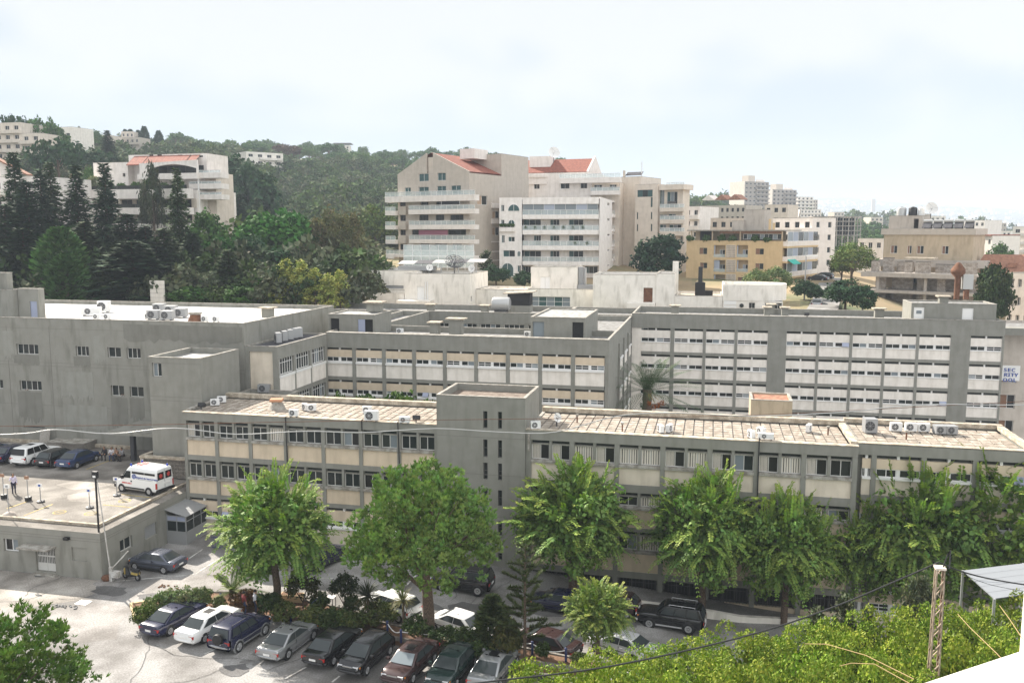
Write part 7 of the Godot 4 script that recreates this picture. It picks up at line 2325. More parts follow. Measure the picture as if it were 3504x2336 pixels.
func ambulance() -> void:
	var white:=paint_mat("p_van",.80,.80,.79)
	var o:=thing("ambulance","white ambulance van with red lettering and blue beacons on the terrace","ambulance",Vector3(-47.05,3.6,-63.75),deg_to_rad(180 - 9.5))
	var L:=4.75
	var x0:=-L/2
	var x1:=L/2
	var hw:=.99
	var rows:=[]
	for q in [[x0,.34,2.18,.93],[x0+.05,.30,2.26,.98],[x0+.3,.28,2.3,1.],[.0,.28,2.32,1.],[x1 - 1.75,.28,2.28,1.],[x1 - 1.5,.28,2.1,1.],[x1 - .95,.28,1.35,1.],[x1 - .8,.28,1.2,1.],[x1 - .3,.3,1.02,.94],[x1 - .08,.34,.86,.86],[x1,.42,.72,.8]]:
		var l:=PackedVector3Array()
		var h:float=q[2] - q[1]
		var w:float=hw*q[3]
		var tp:=.86 if q[2]>2.0 else .93
		for p in [[.0,.0],[.92,.0],[1.,.08],[1.,.5],[lerpf(1.,tp,.55),.85],[tp,.96],[tp - .1,1.],[.0,1.015]]:
			l.append(Vector3(q[0],q[1]+p[1]*h,p[0]*w))
		for i in range(6,0,-1):
			l.append(Vector3(l[i].x,l[i].y,-l[i].z))
		rows.append(l)
	var mb:=MB.new()
	mb.grid(rows,true,true)
	for e in [0,rows.size() - 1]:
		for j in range(1,rows[e].size() - 1):
			if e==0: mb.tri(rows[e][0],rows[e][j+1],rows[e][j])
			else: mb.tri(rows[e][0],rows[e][j],rows[e][j+1])
	put(o,"body",mb,white)
	for sd in [1.,-1.]:
		mb=MB.new()
		var z:=hw*1.003
		var q:=[Vector3(x1 - 1.95,1.32,sd*z),Vector3(x1 - 1.02,1.32,sd*z),Vector3(x1 - 1.5,1.92,sd*(hw*.95+.01)),Vector3(x1 - 1.95,1.92,sd*(hw*.95+.01))]
		if sd>0: mb.quad(q[0],q[1],q[2],q[3])
		else: mb.quad(q[3],q[2],q[1],q[0])
		put(o,"side_window",mb,M.glass_dark)
		for w in [[x0+.15,x0+1.25],[x0+1.32,x1 - 2.1]]:
			piece(o,"window_strip",M.glass_black,Vector3(w[0],1.74,sd*(hw*.94)),Vector3(w[1],1.92,sd*(hw*.978)))
		piece(o,"mirror",M.black,Vector3(x1 - 1.25,1.25,sd*(hw+.02)),Vector3(x1 - 1.08,1.55,sd*(hw+.24)))
		piece(o,"rub_strip",M.black,Vector3(x0+1.3,.42,sd*(hw - .02)),Vector3(x1 - 1.2,.54,sd*(hw+.014)))
		piece(o,"door_handle",M.black,Vector3(x1 - 2.1,1.,sd*(hw - .01)),Vector3(x1 - 1.95,1.12,sd*(hw+.015)))
		piece(o,"tail_lamp",M.lamp_red,Vector3(x0 - .015,.62,sd*hw*.86),Vector3(x0+.1,1.12,sd*hw*.985))
		piece(o,"headlamp",M.lamp_clear,Vector3(x1 - .35,.72,sd*hw*.5),Vector3(x1 - .1,.92,sd*hw*.86))
		piece(o,"rear_window",M.glass_black,Vector3(x0 - .02,1.34,sd*.09),Vector3(x0+.06,1.98,sd*.78))
		mb=MB.new()
		for k in 3:
			mb.box(Vector3(x0 - .035,-.2,-.045),Vector3(x0 - .025,.2,.045),Transform3D(Basis(Vector3.RIGHT,k*PI/3),Vector3(0,1.66,sd*.43)))
		put(o,"window_star",mb,M.letter_red)
		for ax in [x0+.85,x1 - .9]:
			var wt:=Transform3D(Basis(Vector3.RIGHT,PI/2*sd),Vector3(ax,.33,sd*(hw - .1)))
			mb=MB.new()
			mb.lathe([Vector2(.001,-.1),Vector2(.4,-.1),Vector2(.4,.104),Vector2(.001,.104)],wt,20)
			put(o,"wheel_arch",mb,M.black)
			mb=MB.new()
			mb.lathe([Vector2(.2,-.1),Vector2(.31,-.1),Vector2(.33,-.05),Vector2(.33,.08),Vector2(.31,.12),Vector2(.2,.122)],wt,20)
			var w:=put(o,"wheel",mb,M.rubber)
			mb=MB.new()
			mb.lathe([Vector2(.21,.116),Vector2(.18,.125),Vector2(.001,.11)],wt,14)
			put(w,"rim",mb,M.rim)
		var s:=letters(o,"lettering","AMBULANCE",.13,M.letter_red)
		s.transform=Transform3D(Basis(Vector3.UP,.0 if sd>0 else PI),Vector3(x1 - 2.05 if sd>0 else x1 - .95,.86,sd*(hw+.005)))
		s=letters(o,"lettering","Hôpital du Sacré-Coeur",.15,M.letter_blue,"Droid Serif")
		s.transform=Transform3D(Basis(Vector3.UP,.0 if sd>0 else PI),Vector3(x0+.3 if sd>0 else x1 - 2.55,1.44,sd*(hw - .005)))
		piece(o,"text_line",M.glass_pale,Vector3(x0+.35,1.28,sd*(hw - .012)),Vector3(x1 - 2.6,1.31,sd*(hw+.002)))
		mb=MB.new()
		var et:=Transform3D(Basis(Vector3.RIGHT,PI/2*sd),Vector3(x1 - 2.35,1.5,sd*(hw - .012)))
		mb.lathe([Vector2(.15,.0),Vector2(.15,.03),Vector2(.21,.03),Vector2(.21,0)],et,20)
		mb.box(Vector3(-.03,0,-.12),Vector3(.03,.03,.12),et)
		mb.box(Vector3(-.1,0,-.05),Vector3(.1,.028,.01),et)
		put(o,"emblem",mb,M.letter_blue)
	mb=MB.new()
	var ws:=[]
	for t in [.0,1.]:
		var line:=PackedVector3Array()
		for j in 7:
			var f:=j/3.0 - 1.0
			line.append(Vector3(lerpf(x1 - .9,x1 - 1.48,t)+.03,lerpf(1.36,2.06,t),-f*lerpf(.9,.8,t)))
		ws.append(line)
	mb.grid(ws,false,true)
	put(o,"windscreen",mb,M.glass_dark)
	piece(o,"rear_bumper",M.black,Vector3(x0 - .16,.32,-hw*.97),Vector3(x0+.1,.56,hw*.97))
	piece(o,"front_bumper",M.black,Vector3(x1 - .3,.34,-hw*.9),Vector3(x1+.06,.62,hw*.9))
	piece(o,"rear_plate",M.white,Vector3(x0 - .03,.92,-.1),Vector3(x0+.05,1.06,.6))
	piece(o,"door_seam",M.black,Vector3(x0 - .012,.6,-.012),Vector3(x0+.05,2.1,.012))
	for q in [[x1 - 1.72,.62],[x1 - 1.72,-.62],[x0+.25,.62]]:
		mb=MB.new()
		mb.lathe([Vector2(.09,0),Vector2(.09,.15),Vector2(.05,.21),Vector2(.001,.22)],Transform3D(Basis.IDENTITY,Vector3(q[0],2.27,q[1])),12)
		put(o,"beacon",mb,M.beacon)
	mb=MB.new()
	for k in 3:
		mb.box(Vector3(-.5,-.01,-.11),Vector3(.5,.012,.11),Transform3D(Basis(Vector3.UP,k*PI/3),Vector3(.0,2.352+k*.004,0)))
	put(o,"roof_star",mb,M.letter_red)

# ---- people: one skin meshed from tapered bones ----

func bone_mesh(bones:Array,cell:float,smooth:float) -> ArrayMesh:
	var lo:=Vector3.ONE*99
	var hi:=Vector3.ONE*-99
	for b in bones:
		var m:=Vector3.ONE*(maxf(b[2],b[3])+cell*3)
		lo=lo.min((b[0] as Vector3).min(b[1]) - m)
		hi=hi.max((b[0] as Vector3).max(b[1])+m)
	var n:=Vector3i(((hi - lo)/cell).ceil())+Vector3i.ONE
	var f:=PackedFloat32Array()
	f.resize(n.x*n.y*n.z)
	f.fill(9.)
	var near:=PackedFloat32Array()
	near.resize(f.size())
	near.fill(9.)
	var who:=PackedByteArray()
	who.resize(f.size())
	for bi in bones.size():
		var b:Array=bones[bi]
		var a:Vector3=b[0]
		var d:Vector3=b[1] - a
		var dd:=maxf(d.length_squared(),1e-8)
		var m:=Vector3.ONE*(maxf(b[2],b[3])+smooth+cell*2)
		var c0:=Vector3i((((a.min(b[1])) - m - lo)/cell).floor()).max(Vector3i.ZERO)
		var c1:=Vector3i((((a.max(b[1]))+m - lo)/cell).ceil()).min(n - Vector3i.ONE)
		for z in range(c0.z,c1.z+1):
			for y in range(c0.y,c1.y+1):
				for x in range(c0.x,c1.x+1):
					var p:=lo+Vector3(x,y,z)*cell - a
					var t:=clampf(p.dot(d)/dd,0,1)
					var s:=(p - d*t).length() - lerpf(b[2],b[3],t)
					var i:=(z*n.y+y)*n.x+x
					if s<near[i]:
						near[i]=s
						who[i]=bi
					var h:=maxf(smooth - absf(f[i] - s),.0)/smooth
					f[i]=minf(f[i],s) - h*h*smooth*.25
	var mb:=MB.new()
	mb.use=true
	var vert:={}
	var nx:=n.x
	var nxy:=n.x*n.y
	for z in n.z - 1:
		for y in n.y - 1:
			for x in n.x - 1:
				var i:=(z*n.y+y)*nx+x
				var c:=0
				var sum:=Vector3.ZERO
				var v:=[f[i],f[i+1],f[i+nx],f[i+nx+1],f[i+nxy],f[i+nxy+1],f[i+nxy+nx],f[i+nxy+nx+1]]
				if v.max()<0 or v.min() >= 0:
					continue
				for e in [[0,1],[2,3],[4,5],[6,7],[0,2],[1,3],[4,6],[5,7],[0,4],[1,5],[2,6],[3,7]]:
					var p:float=v[e[0]]
					var q:float=v[e[1]]
					if (p<0) != (q<0):
						var t:=p/(p - q)
						sum+=Vector3(e[0] & 1,(e[0] >> 1) & 1,e[0] >> 2).lerp(Vector3(e[1] & 1,(e[1] >> 1) & 1,e[1] >> 2),t)
						c+=1
				vert[i]=lo+(Vector3(x,y,z)+sum/c)*cell
	for i in vert:
		for ax in 3:
			var st:int=[1,nx,nxy][ax]
			var su:int=[nx,nxy,1][ax]
			var sv:int=[nxy,1,nx][ax]
			if i+st >= f.size() or (f[i]<0)==(f[i+st]<0):
				continue
			if vert.has(i - su) and vert.has(i - sv) and vert.has(i - su - sv):
				mb.col=bones[who[i]][4]
				var q:=[vert[i],vert[i - su],vert[i - su - sv],vert[i - sv]]
				if f[i]<0: mb.quad(q[0],q[1],q[2],q[3])
				else: mb.quad(q[3],q[2],q[1],q[0])
	return mb.mesh()

# pose: joints by name in metres, person facing +z
func person(label:String,j:Dictionary,skin:Color,top:Color,leg:Color,shoe:Color,hair:Color,at:Vector3,turn:float,sc:=1.,shirt_long:=true,group:="") -> void:
	var b:=[]
	var arm:=top if shirt_long else skin
	b.append([j.hip+Vector3(.09,0,0),j.hip - Vector3(.09,0,0),.115,.115,leg])
	b.append([j.hip+Vector3(0,.06,0),j.chest,.135,.15,top])
	b.append([j.chest+Vector3(.09,.03,0),j.chest - Vector3(.09,-.03,0),.125,.125,top])
	b.append([j.sl,j.sr,.065,.065,top])
	b.append([(j.sl+j.sr)/2,j.head - Vector3(0,.06,0),.058,.052,skin])
	b.append([j.head - Vector3(0,.045,-.015),j.head+Vector3(0,.05,-.005),.078,.095,skin])
	b.append([j.head+Vector3(0,-.005,.085),j.head+Vector3(0,-.025,.105),.012,.014,skin])
	b.append([j.head+Vector3(0,-.075,.06),j.head+Vector3(0,-.08,.07),.03,.028,skin])
	for s in ["l","r"]:
		b.append([j["s"+s],j["e"+s],.058,.045,top])
		b.append([j["e"+s],j["h"+s],.043,.03,arm])
		var d:Vector3=(j["h"+s] - j["e"+s]).normalized()
		b.append([j["h"+s],j["h"+s]+d*.07,.034,.036,skin])
		b.append([j.hip+Vector3(.1 if s=="l" else -.1,0,0),j["k"+s],.105,.07,leg])
		b.append([j["k"+s],j["a"+s],.066,.048,leg])
		b.append([j["a"+s]+Vector3(0,-.03,-.02),j["a"+s]+Vector3(0,-.045,.15),.048,.04,shoe])
	var o:=thing("person",label,"person",at,turn,group)
	o.scale=Vector3.ONE*sc
	put(o,"body",bone_mesh(b,.024,.05),M.person)
	var mb:=MB.new()
	mb.use=true
	mb.col=hair
	var pr:=[]
	for i in 8:
		var a:=PI*.62*i/7.0
		pr.append(Vector2(.108*sin(PI*.62 - a)+.001,.115*cos(PI*.62 - a)))
	mb.lathe(pr,Transform3D(Basis(Vector3.RIGHT,-.35),j.head+Vector3(0,.035,-.018)),14)
	put(o,"hair",mb,M.person)
	# fingers
	mb=MB.new()
	mb.use=true
	mb.col=skin
	for s in ["l","r"]:
		var d:Vector3=(j["h"+s] - j["e"+s]).normalized()
		var sd:=d.cross(Vector3.FORWARD if absf(d.z)<.8 else Vector3.UP).normalized()
		var nn:=d.cross(sd)
		for k in 5:
			var q:Vector3=j["h"+s]+d*(.09 if k<4 else .03)+sd*((k - 1.5)*.019 if k<4 else -.045)
			var l:float=[.06,.072,.068,.052,.05][k]
			var dr:=d if k<4 else (d - sd*.7).normalized()
			mb.tube([q,q+dr*l*.55+nn*.006,q+dr*l*.85+nn*.028],.0095,.007,5)
	put(o,"fingers",mb,M.person)

func stand_pose() -> Dictionary:
	return {"hip": Vector3(0,.95,0),"chest": Vector3(0,1.28,0),"head": Vector3(0,1.63,.03),"sl": Vector3(.18,1.42,0),"sr": Vector3(-.18,1.42,0),"el": Vector3(.25,1.14,0),"er": Vector3(-.25,1.14,0),"hl": Vector3(.24,.88,.08),"hr": Vector3(-.24,.88,.08),"kl": Vector3(.1,.5,.03),"kr": Vector3(-.1,.5,.03),"al": Vector3(.1,.09,0),"ar": Vector3(-.1,.09,0)}

func sit_pose() -> Dictionary:
	return {"hip": Vector3(0,.54,0),"chest": Vector3(0,.86,.08),"head": Vector3(0,1.2,.16),"sl": Vector3(.18,.99,.1),"sr": Vector3(-.18,.99,.1),"el": Vector3(.24,.74,.2),"er": Vector3(-.24,.74,.2),"hl": Vector3(.14,.66,.42),"hr": Vector3(-.14,.66,.42),"kl": Vector3(.15,.52,.44),"kr": Vector3(-.15,.52,.44),"al": Vector3(.15,.09,.42),"ar": Vector3(-.15,.09,.42)}

func people() -> void:
	var skin:=Color(.33,.19,.12)
	var black:=Color(.015,.013,.012)
	var p:=stand_pose()
	p.hr=Vector3(-.1,1.5,.14); p.er=Vector3(-.3,1.22,.1)
	p.head=Vector3(-.02,1.62,.06)
	person("man in a pale lilac shirt and dark trousers standing on the terrace",p,skin,Color(.55,.50,.62),Color(.03,.028,.05),black,black,Vector3(-57.27,3.6,-60.52),deg_to_rad(55),1.,true)
	var q:=stand_pose()
	person("person in a white top standing behind the navy off-roader's nose",q,skin,Color(.62,.62,.66),Color(.03,.035,.07),black,black,Vector3(-29.29,.10,-50.61),2.2,1.,false)
	q=stand_pose()
	q.hl=Vector3(.1,1.05,.24); q.el=Vector3(.27,1.16,.03)
	person("person in a dark red top beside the planted island's shrubs",q,skin,Color(.18,.025,.03),Color(.05,.07,.14),black,black,Vector3(-29.93,.10,-50.29),2.6,.98,false)
	var g:="people sitting on the ledge by the hall"
	var s:=sit_pose()
	person("person in a black top sitting leftmost on the ledge by the hall",s,skin,Color(.02,.018,.02),Color(.025,.022,.03),black,black,Vector3(-57.22,3.6,-71.66)+Vector3(0,0,-.3),.3,1.,true,g)
	s=sit_pose()
	s.head=Vector3(.03,1.2,.12)
	person("person in a white top and blue jeans sitting second on the ledge",s,skin,Color(.6,.58,.6),Color(.07,.10,.2),black,black,Vector3(-56.53,3.6,-71.73)+Vector3(0,0,-.3),.5,.96,false,g)
	s=sit_pose()
	s.hl=Vector3(.08,1.,.3)
	person("person with brown hair sitting third on the ledge by the hall",s,Color(.42,.26,.18),Color(.30,.17,.11),Color(.03,.03,.04),black,Color(.09,.04,.02),Vector3(-55.86,3.6,-71.74)+Vector3(0,0,-.3),-.5,.96,false,g)
	s=sit_pose()
	person("person in a grey top sitting rightmost on the ledge by the hall",s,skin,Color(.25,.24,.25),Color(.05,.04,.04),black,black,Vector3(-55.26,3.6,-71.74)+Vector3(0,0,-.3),-.3,1.,true,g)
	# leaning at the hall's lower windows
	s=sit_pose()
	s.hl=Vector3(.15,.72,.42); s.hr=Vector3(-.15,.72,.42)
	person("person in a lilac top leaning at the hall's lower left window",s,skin,Color(.32,.28,.42),Color(.03,.03,.04),black,black,Vector3(-69.81,9.14,-76.15)+Vector3(0,-.55,-.6),.2,.9,true)
	person("person in a white top leaning at the hall's lower right window",s,skin,Color(.62,.64,.72),Color(.03,.03,.04),black,black,Vector3(-58.16,9.08,-76.15)+Vector3(0,-.55,-.6),-.1,.9,true)

func wires() -> void:
	for w in [[[Vector3(-41.03,14.07,-40.81),Vector3(-38.11,14.19,-41.49),Vector3(-36.41,14.41,-41.91),Vector3(-34.02,13.94,-43.43),Vector3(-30.43,14.27,-44.29),Vector3(-27.47,13.68,-45.93),Vector3(-23.42,13.86,-46.88),Vector3(-20.5,13.55,-48.54),Vector3(-16.42,13.57,-50.5),Vector3(-12.47,13.35,-51.38),Vector3(-9.18,13.35,-52.13),Vector3(-5.39,14.34,-53.13),Vector3(-1.71,14.53,-53.99),Vector3(2.5,14.34,-54.93),Vector3(8.29,14.58,-56.29),Vector3(12.75,15.04,-57.37),Vector3(17.75,15.01,-58.51),Vector3(20.91,15.07,-59.24)],.032,M.galvanised,"thick pale cable bundle sagging across the whole front of the compound"],[[Vector3(-47.61,12.81,-47.41),Vector3(-37.44,12.9,-49.75),Vector3(-26.13,13.13,-52.36),Vector3(-14.83,13.27,-54.97),Vector3(-3.53,13.41,-57.57),Vector3(3.82,13.59,-59.27),Vector3(13.42,14.08,-61.53),Vector3(22.45,14.57,-63.66)],.02,M.rust,"thin rusty wire running above the pale cable bundle"],[[Vector3(-10.08,8.5,-29.58),Vector3(-7.47,8.57,-30.71),Vector3(-3.45,8.85,-32.18),Vector3(1.53,9.5,-34.44),Vector3(4.98,10.4,-35.86),Vector3(8.17,11.52,-37.25),Vector3(9.52,12.13,-37.64)],.036,M.black,"black cable from the lattice mast down to the lower left"],[[Vector3(9.52,12.13,-37.64),Vector3(10.45,11.75,-37.8),Vector3(12.03,11.2,-38.61),Vector3(14.55,10.63,-39.63)],.032,M.black,"black cable from the lattice mast to the right edge"],[[Vector3(9.53,12.04,-37.63),Vector3(10.98,11.43,-37.88),Vector3(12.21,10.91,-38.61),Vector3(14.55,10.34,-39.59)],.01,M.black,"thin second cable just below the one to the right edge"]]:
		var pts:=[]
		var src:Array=w[0]
		for i in src.size() - 1:
			var p0:Vector3=src[maxi(i - 1,0)]
			var p3:Vector3=src[mini(i+2,src.size() - 1)]
			for k in 4:
				pts.append((src[i] as Vector3).cubic_interpolate(src[i+1],p0,p3,k/4.))
		pts.append(src[-1])
		var mb:=MB.new()
		mb.tube(pts,w[1],w[1],5)
		tag(put(self,"overhead_cable",mb,w[2]),w[3],"cable","overhead cables")

# ---- plants: each kind is built once at its own size and copied ----
var plants:={}

func dir_up(r:RandomNumberGenerator,lift:float) -> Vector3:
	var a:=r.randf()*TAU
	var y:=r.randf_range(lift,1.)
	var s:=sqrt(maxf(.0,1.0 - y*y))
	return Vector3(cos(a)*s,y,sin(a)*s)

func tint(r:RandomNumberGenerator,c:Color,v:=.3) -> Color:
	var k:=r.randf_range(1.0 - v,1.0+v)
	return Color(c.r*k*r.randf_range(.88,1.14),c.g*k,c.b*k*r.randf_range(.85,1.1))

func lumps(mb:MB,r:RandomNumberGenerator,c:Vector3,rad:Vector3,count:int,lump:float,per:int,size:float,col:Color,shell_:=.55,v:=.3) -> void:
	for i in count:
		var d:=dir_up(r,-.75)
		var k:=lerpf(shell_,1.,sqrt(r.randf()))*r.randf_range(.86,1.08)
		var p:=c+Vector3(d.x*rad.x,d.y*rad.y,d.z*rad.z)*k
		var lr:=lump*r.randf_range(.65,1.25)
		var lc:=tint(r,col,v*.7)
		for q in per:
			var e:=dir_up(r,-.6)
			var at:=p+e*lr*pow(r.randf(),.4)
			mb.col=tint(r,lc,v*.6)
			var ld:=(e.cross(dir_up(r,-1.)).normalized()+e*r.randf_range(-.1,.6)+Vector3(r.randf_range(-.3,.3),r.randf_range(-.4,.2),r.randf_range(-.3,.3))).normalized()
			var sd:=ld.cross(e+dir_up(r,-1.)*.45).normalized()
			var s:=size*r.randf_range(.7,1.3)
			mb.leaf(at,ld*s,sd*s*.36)

func limbs(mb:MB,r:RandomNumberGenerator,h0:float,h1:float,reach:float,rad:float,n:int) -> void:
	for i in n:
		var a:=TAU*(i+r.randf()*.6)/n
		var e:=Vector3(cos(a)*reach*r.randf_range(.6,1.),lerpf(h0,h1,r.randf_range(.75,1.)),sin(a)*reach*r.randf_range(.6,1.))
		var b:=Vector3(r.randf_range(-.05,.05),h0*r.randf_range(.85,1.),0)
		mb.tube([b,b.lerp(e,.4)+Vector3(0,(h1 - h0)*.12,0),e],rad*.6,rad*.15,5,false)

# returns [trunk, crown, leaf material, design height, design width]
func plant(kind:String,col:Color) -> Array:
	var key:=kind+str(col)
	if plants.has(key):
		return plants[key]
	var r:=RandomNumberGenerator.new()
	r.seed=hash(key)
	var tr:=MB.new()
	var cr:=MB.new()
	cr.use=true
	var lm:Material=M.leaf_far
	var H:=10.0
	var Wd:=8.0
	match kind:
		"shoots","shoots_b":     # long arching leafy shoots from a knuckled head
			H=8.4; Wd=7.0; lm=M.leaf
			tr.tube([Vector3(0,-.5,0),Vector3(.06,1.2,0),Vector3(-.04,2.4,.05),Vector3(0,3.4,0)],.24,.16,8)
			limbs(tr,r,3.,5.4,1.7,.16,7)
			for i in 380:
				var d:=dir_up(r,-.55)
				var k:=sqrt(r.randf())
				var o:=Vector3(d.x*2.7*k,4.3+d.y*(2.5 if d.y>0 else 1.9)*k,d.z*2.7*k)
				d=(d+dir_up(r,-.3)*.7+Vector3(0,.05,0)).normalized()
				var L:=r.randf_range(.9,1.9)
				var g:=r.randf_range(.35,1.3)*(1.1 - d.y*.7)
				var base:=tint(r,col,.3)
				var n:=int(L/.1)
				for q in n:
					var t:=(q+.5)/n
					var p:=o+d*L*t+Vector3(0,-g*L*.5*t*t,0)
					var f:=(d+Vector3(0,-g*t,0)).normalized()
					var s:=f.cross(Vector3.UP).normalized()
					var u:=s.cross(f)
					var ls:=.25*(1.0 - .45*t*t)*r.randf_range(.8,1.2)
					mb_leaf_pair(cr,r,p,f,s,u,ls,base.lerp(Color(col.r*2.4,col.g*1.8,col.b*1.2),t*t*.7*clampf(.4+d.y,0,1)))
			lumps(cr,r,Vector3(0,4.2,0),Vector3(2.9,2.5,2.9),120,.62,40,.25,col,.3)
			lumps(cr,r,Vector3(0,2.4,0),Vector3(1.9,1.3,1.9),40,.5,30,.25,col,.3)
		"stone_pine":     # broad dome of needle tufts
			H=11.5; Wd=10.4; lm=M.needle
			tr.tube([Vector3(0,-.4,0),Vector3(.05,1.4,0),Vector3(-.03,2.8,0),Vector3(-.1,3.6,0)],.42,.30,10)
			tr.tube([Vector3(-.1,3.4,0),Vector3(.1,5.5,.1),Vector3(.4,8.5,0)],.27,.08,7)
			tr.tube([Vector3(-.08,3.2,0),Vector3(-.9,4.9,.2),Vector3(-1.6,7.5,0)],.2,.06,7)
			tr.tube([Vector3(-.05,2.9,0),Vector3(-1.7,4.2,.3),Vector3(-3.6,5.6,.4)],.17,.05,7)
			tr.tube([Vector3(.1,4.2,0),Vector3(1.6,5.8,-.3),Vector3(3.3,6.9,-.5)],.17,.05,7)
			for i in 26:
				var d:=dir_up(r,-.2)
				tr.tube([Vector3(0,5.,0),Vector3(d.x*2.4,5.6+d.y*2.4,d.z*2.4),Vector3(d.x*4.3,6.1+d.y*3.9,d.z*4.3)],.07,.02,4,false)
			for i in 900:
				var d:=dir_up(r,-.62)
				var k:=pow(r.randf(),.36)
				var wx:=4.6*(1.0+.12*sin(d.x*9.0+d.z*5.))
				var c:=Vector3(d.x*wx*k - .2,6.2+d.y*(4.5 if d.y>0 else 3.2)*k,d.z*wx*k)
				if sin(c.x*1.9+1.)*sin(c.y*2.3)*sin(c.z*2.1+.6)<-.22:
					continue
				c+=Vector3(sin(c.y*3.1),cos(c.x*2.3),sin(c.x*2.7+2.))*.28
				var tc:=tint(r,col,.25)
				for q in 13:
					var at:=c+dir_up(r,-.9)*r.randf_range(.08,.5)
					var ax:=(dir_up(r,-.1)+Vector3(0,.5,0)+d*.6).normalized()
					var cc:=tint(r,tc,.2)
					for w in 7:
						var nd:=(ax+Vector3(r.randf_range(-.75,.75),r.randf_range(-.4,.6),r.randf_range(-.75,.75))).normalized()
						cr.col=cc
						cr.leaf(at,nd*r.randf_range(.2,.34),nd.cross(Vector3(r.randf(),r.randf(),r.randf())).normalized()*.036)
		"fir","fir_b","fir_c":        # dark narrow conifer with drooping tiers
			H=20.0; Wd=7.0
			tr.tube([Vector3(0,-1,0),Vector3(0,19.,0)],.35,.04,6,false)
			var tiers:=44
			for i in tiers:
				var t:=i/float(tiers)
				var y:=lerpf(2.,19.6,t)
				var rad:=3.5*pow(1.0 - t,.78)*r.randf_range(.62,1.1)+.12
				var nb:=9 if t<.75 else 6
				for b in nb:
					var a:=TAU*(b+r.randf())/nb
					var d:=Vector3(cos(a),r.randf_range(-.1,.25),sin(a))
					var bl:=rad*r.randf_range(.7,1.08)
					var bc:=tint(r,col,.32)
					var n:=int(bl/.30)+2
					for k in n:
						var s:=(k+r.randf())/n
						var p:=Vector3(0,y,0)+d*bl*s+Vector3(0,-bl*.32*s*s,0)
						for w in 3:
							cr.col=tint(r,bc,.25)
							var ld:=(d+Vector3(r.randf_range(-.9,.9),r.randf_range(-.5,.4),r.randf_range(-.9,.9))).normalized()
							cr.leaf(p,ld*r.randf_range(.45,.85),ld.cross(Vector3(r.randf() - .5,1,r.randf() - .5)).normalized()*.17)
		"open_fir":       # thin young conifer with sparse upswept branches
			H=8.0; Wd=5.4; lm=M.needle
			tr.tube([Vector3(0,-.3,0),Vector3(0,7.6,0)],.14,.02,6,false)
			for i in 46:
				var t:=i/46.0
				var y:=lerpf(1.6,7.7,t)
				var rad:=2.7*pow(1.0 - t,.7)*r.randf_range(.55,1.1)+.2
				var a:=i*2.4+r.randf()
				var d:=Vector3(cos(a),r.randf_range(.15,.45),sin(a)).normalized()
				tr.tube([Vector3(0,y,0),Vector3(0,y,0)+d*rad],.03,.008,4,false)
				for k in int(rad/.04):
					var s:=lerpf(.12,1.,(k+r.randf())/(rad/.04))
					for w in 5:
						cr.col=tint(r,col,.3)
						var ld:=(d*.8+Vector3(r.randf_range(-.8,.8),r.randf_range(-.2,.8),r.randf_range(-.8,.8))).normalized()
						cr.leaf(Vector3(0,y,0)+d*rad*s,ld*r.randf_range(.18,.36),ld.cross(Vector3.UP).normalized()*.04)
		"cypress":        # dense tapering column
			H=10.0; Wd=3.0
			tr.tube([Vector3(0,-.6,0),Vector3(0,2.5,0)],.14,.1,6)
			for i in 2100:
				var t:=pow(r.randf(),.8)
				var y:=lerpf(.3,10.,t)
				var rad:=1.5*pow(maxf(.0,sin(PI*lerpf(.16,1.,t))),.7)*r.randf_range(.55,1.05)
				var a:=r.randf()*TAU
				cr.col=tint(r,col,.42)
				var ld:=Vector3(cos(a)*.5,r.randf_range(.4,1.),sin(a)*.5).normalized()
				cr.leaf(Vector3(cos(a)*rad,y - .4,sin(a)*rad),ld*r.randf_range(.5,.9),ld.cross(Vector3(r.randf() - .5,.3,r.randf() - .5)).normalized()*.16)
		"round","round_b":          # broadleaf crown in clumps
			H=10.0; Wd=9.0
			tr.tube([Vector3(0,-.8,0),Vector3(.1,2.2,0),Vector3(0,4.,0)],.3,.2,7)
			limbs(tr,r,3.,6.5,2.6,.18,6)
			lumps(cr,r,Vector3(0,5.6,0),Vector3(3.7,3.7,3.7),85,1.05,44,.62,col)
		"wispy":          # eucalyptus or willow: loose hanging clumps
			H=12.0; Wd=8.0
			tr.tube([Vector3(0,-.8,0),Vector3(.2,4,0),Vector3(0,8,0)],.28,.12,7)
			limbs(tr,r,4.,9.,2.4,.14,7)
			for i in 74:
				var d:=dir_up(r,-.5)
				var p:=Vector3(d.x*3.4,7.4+d.y*4.3,d.z*3.4)*(.6+.4*r.randf())
				p.y=7.4+d.y*4.3*r.randf_range(.7,1.)
				var bc:=tint(r,col,.3)
				for k in 44:
					cr.col=tint(r,bc,.25)
					var e:=dir_up(r,-.8)*r.randf_range(.1,.95)
					var ld:=Vector3(r.randf_range(-.5,.5),r.randf_range(-1.,.2),r.randf_range(-.5,.5)).normalized()
					cr.leaf(p+Vector3(e.x,e.y*1.4,e.z),ld*r.randf_range(.5,.9),ld.cross(Vector3(r.randf() - .5,.2,r.randf() - .5)).normalized()*.12)
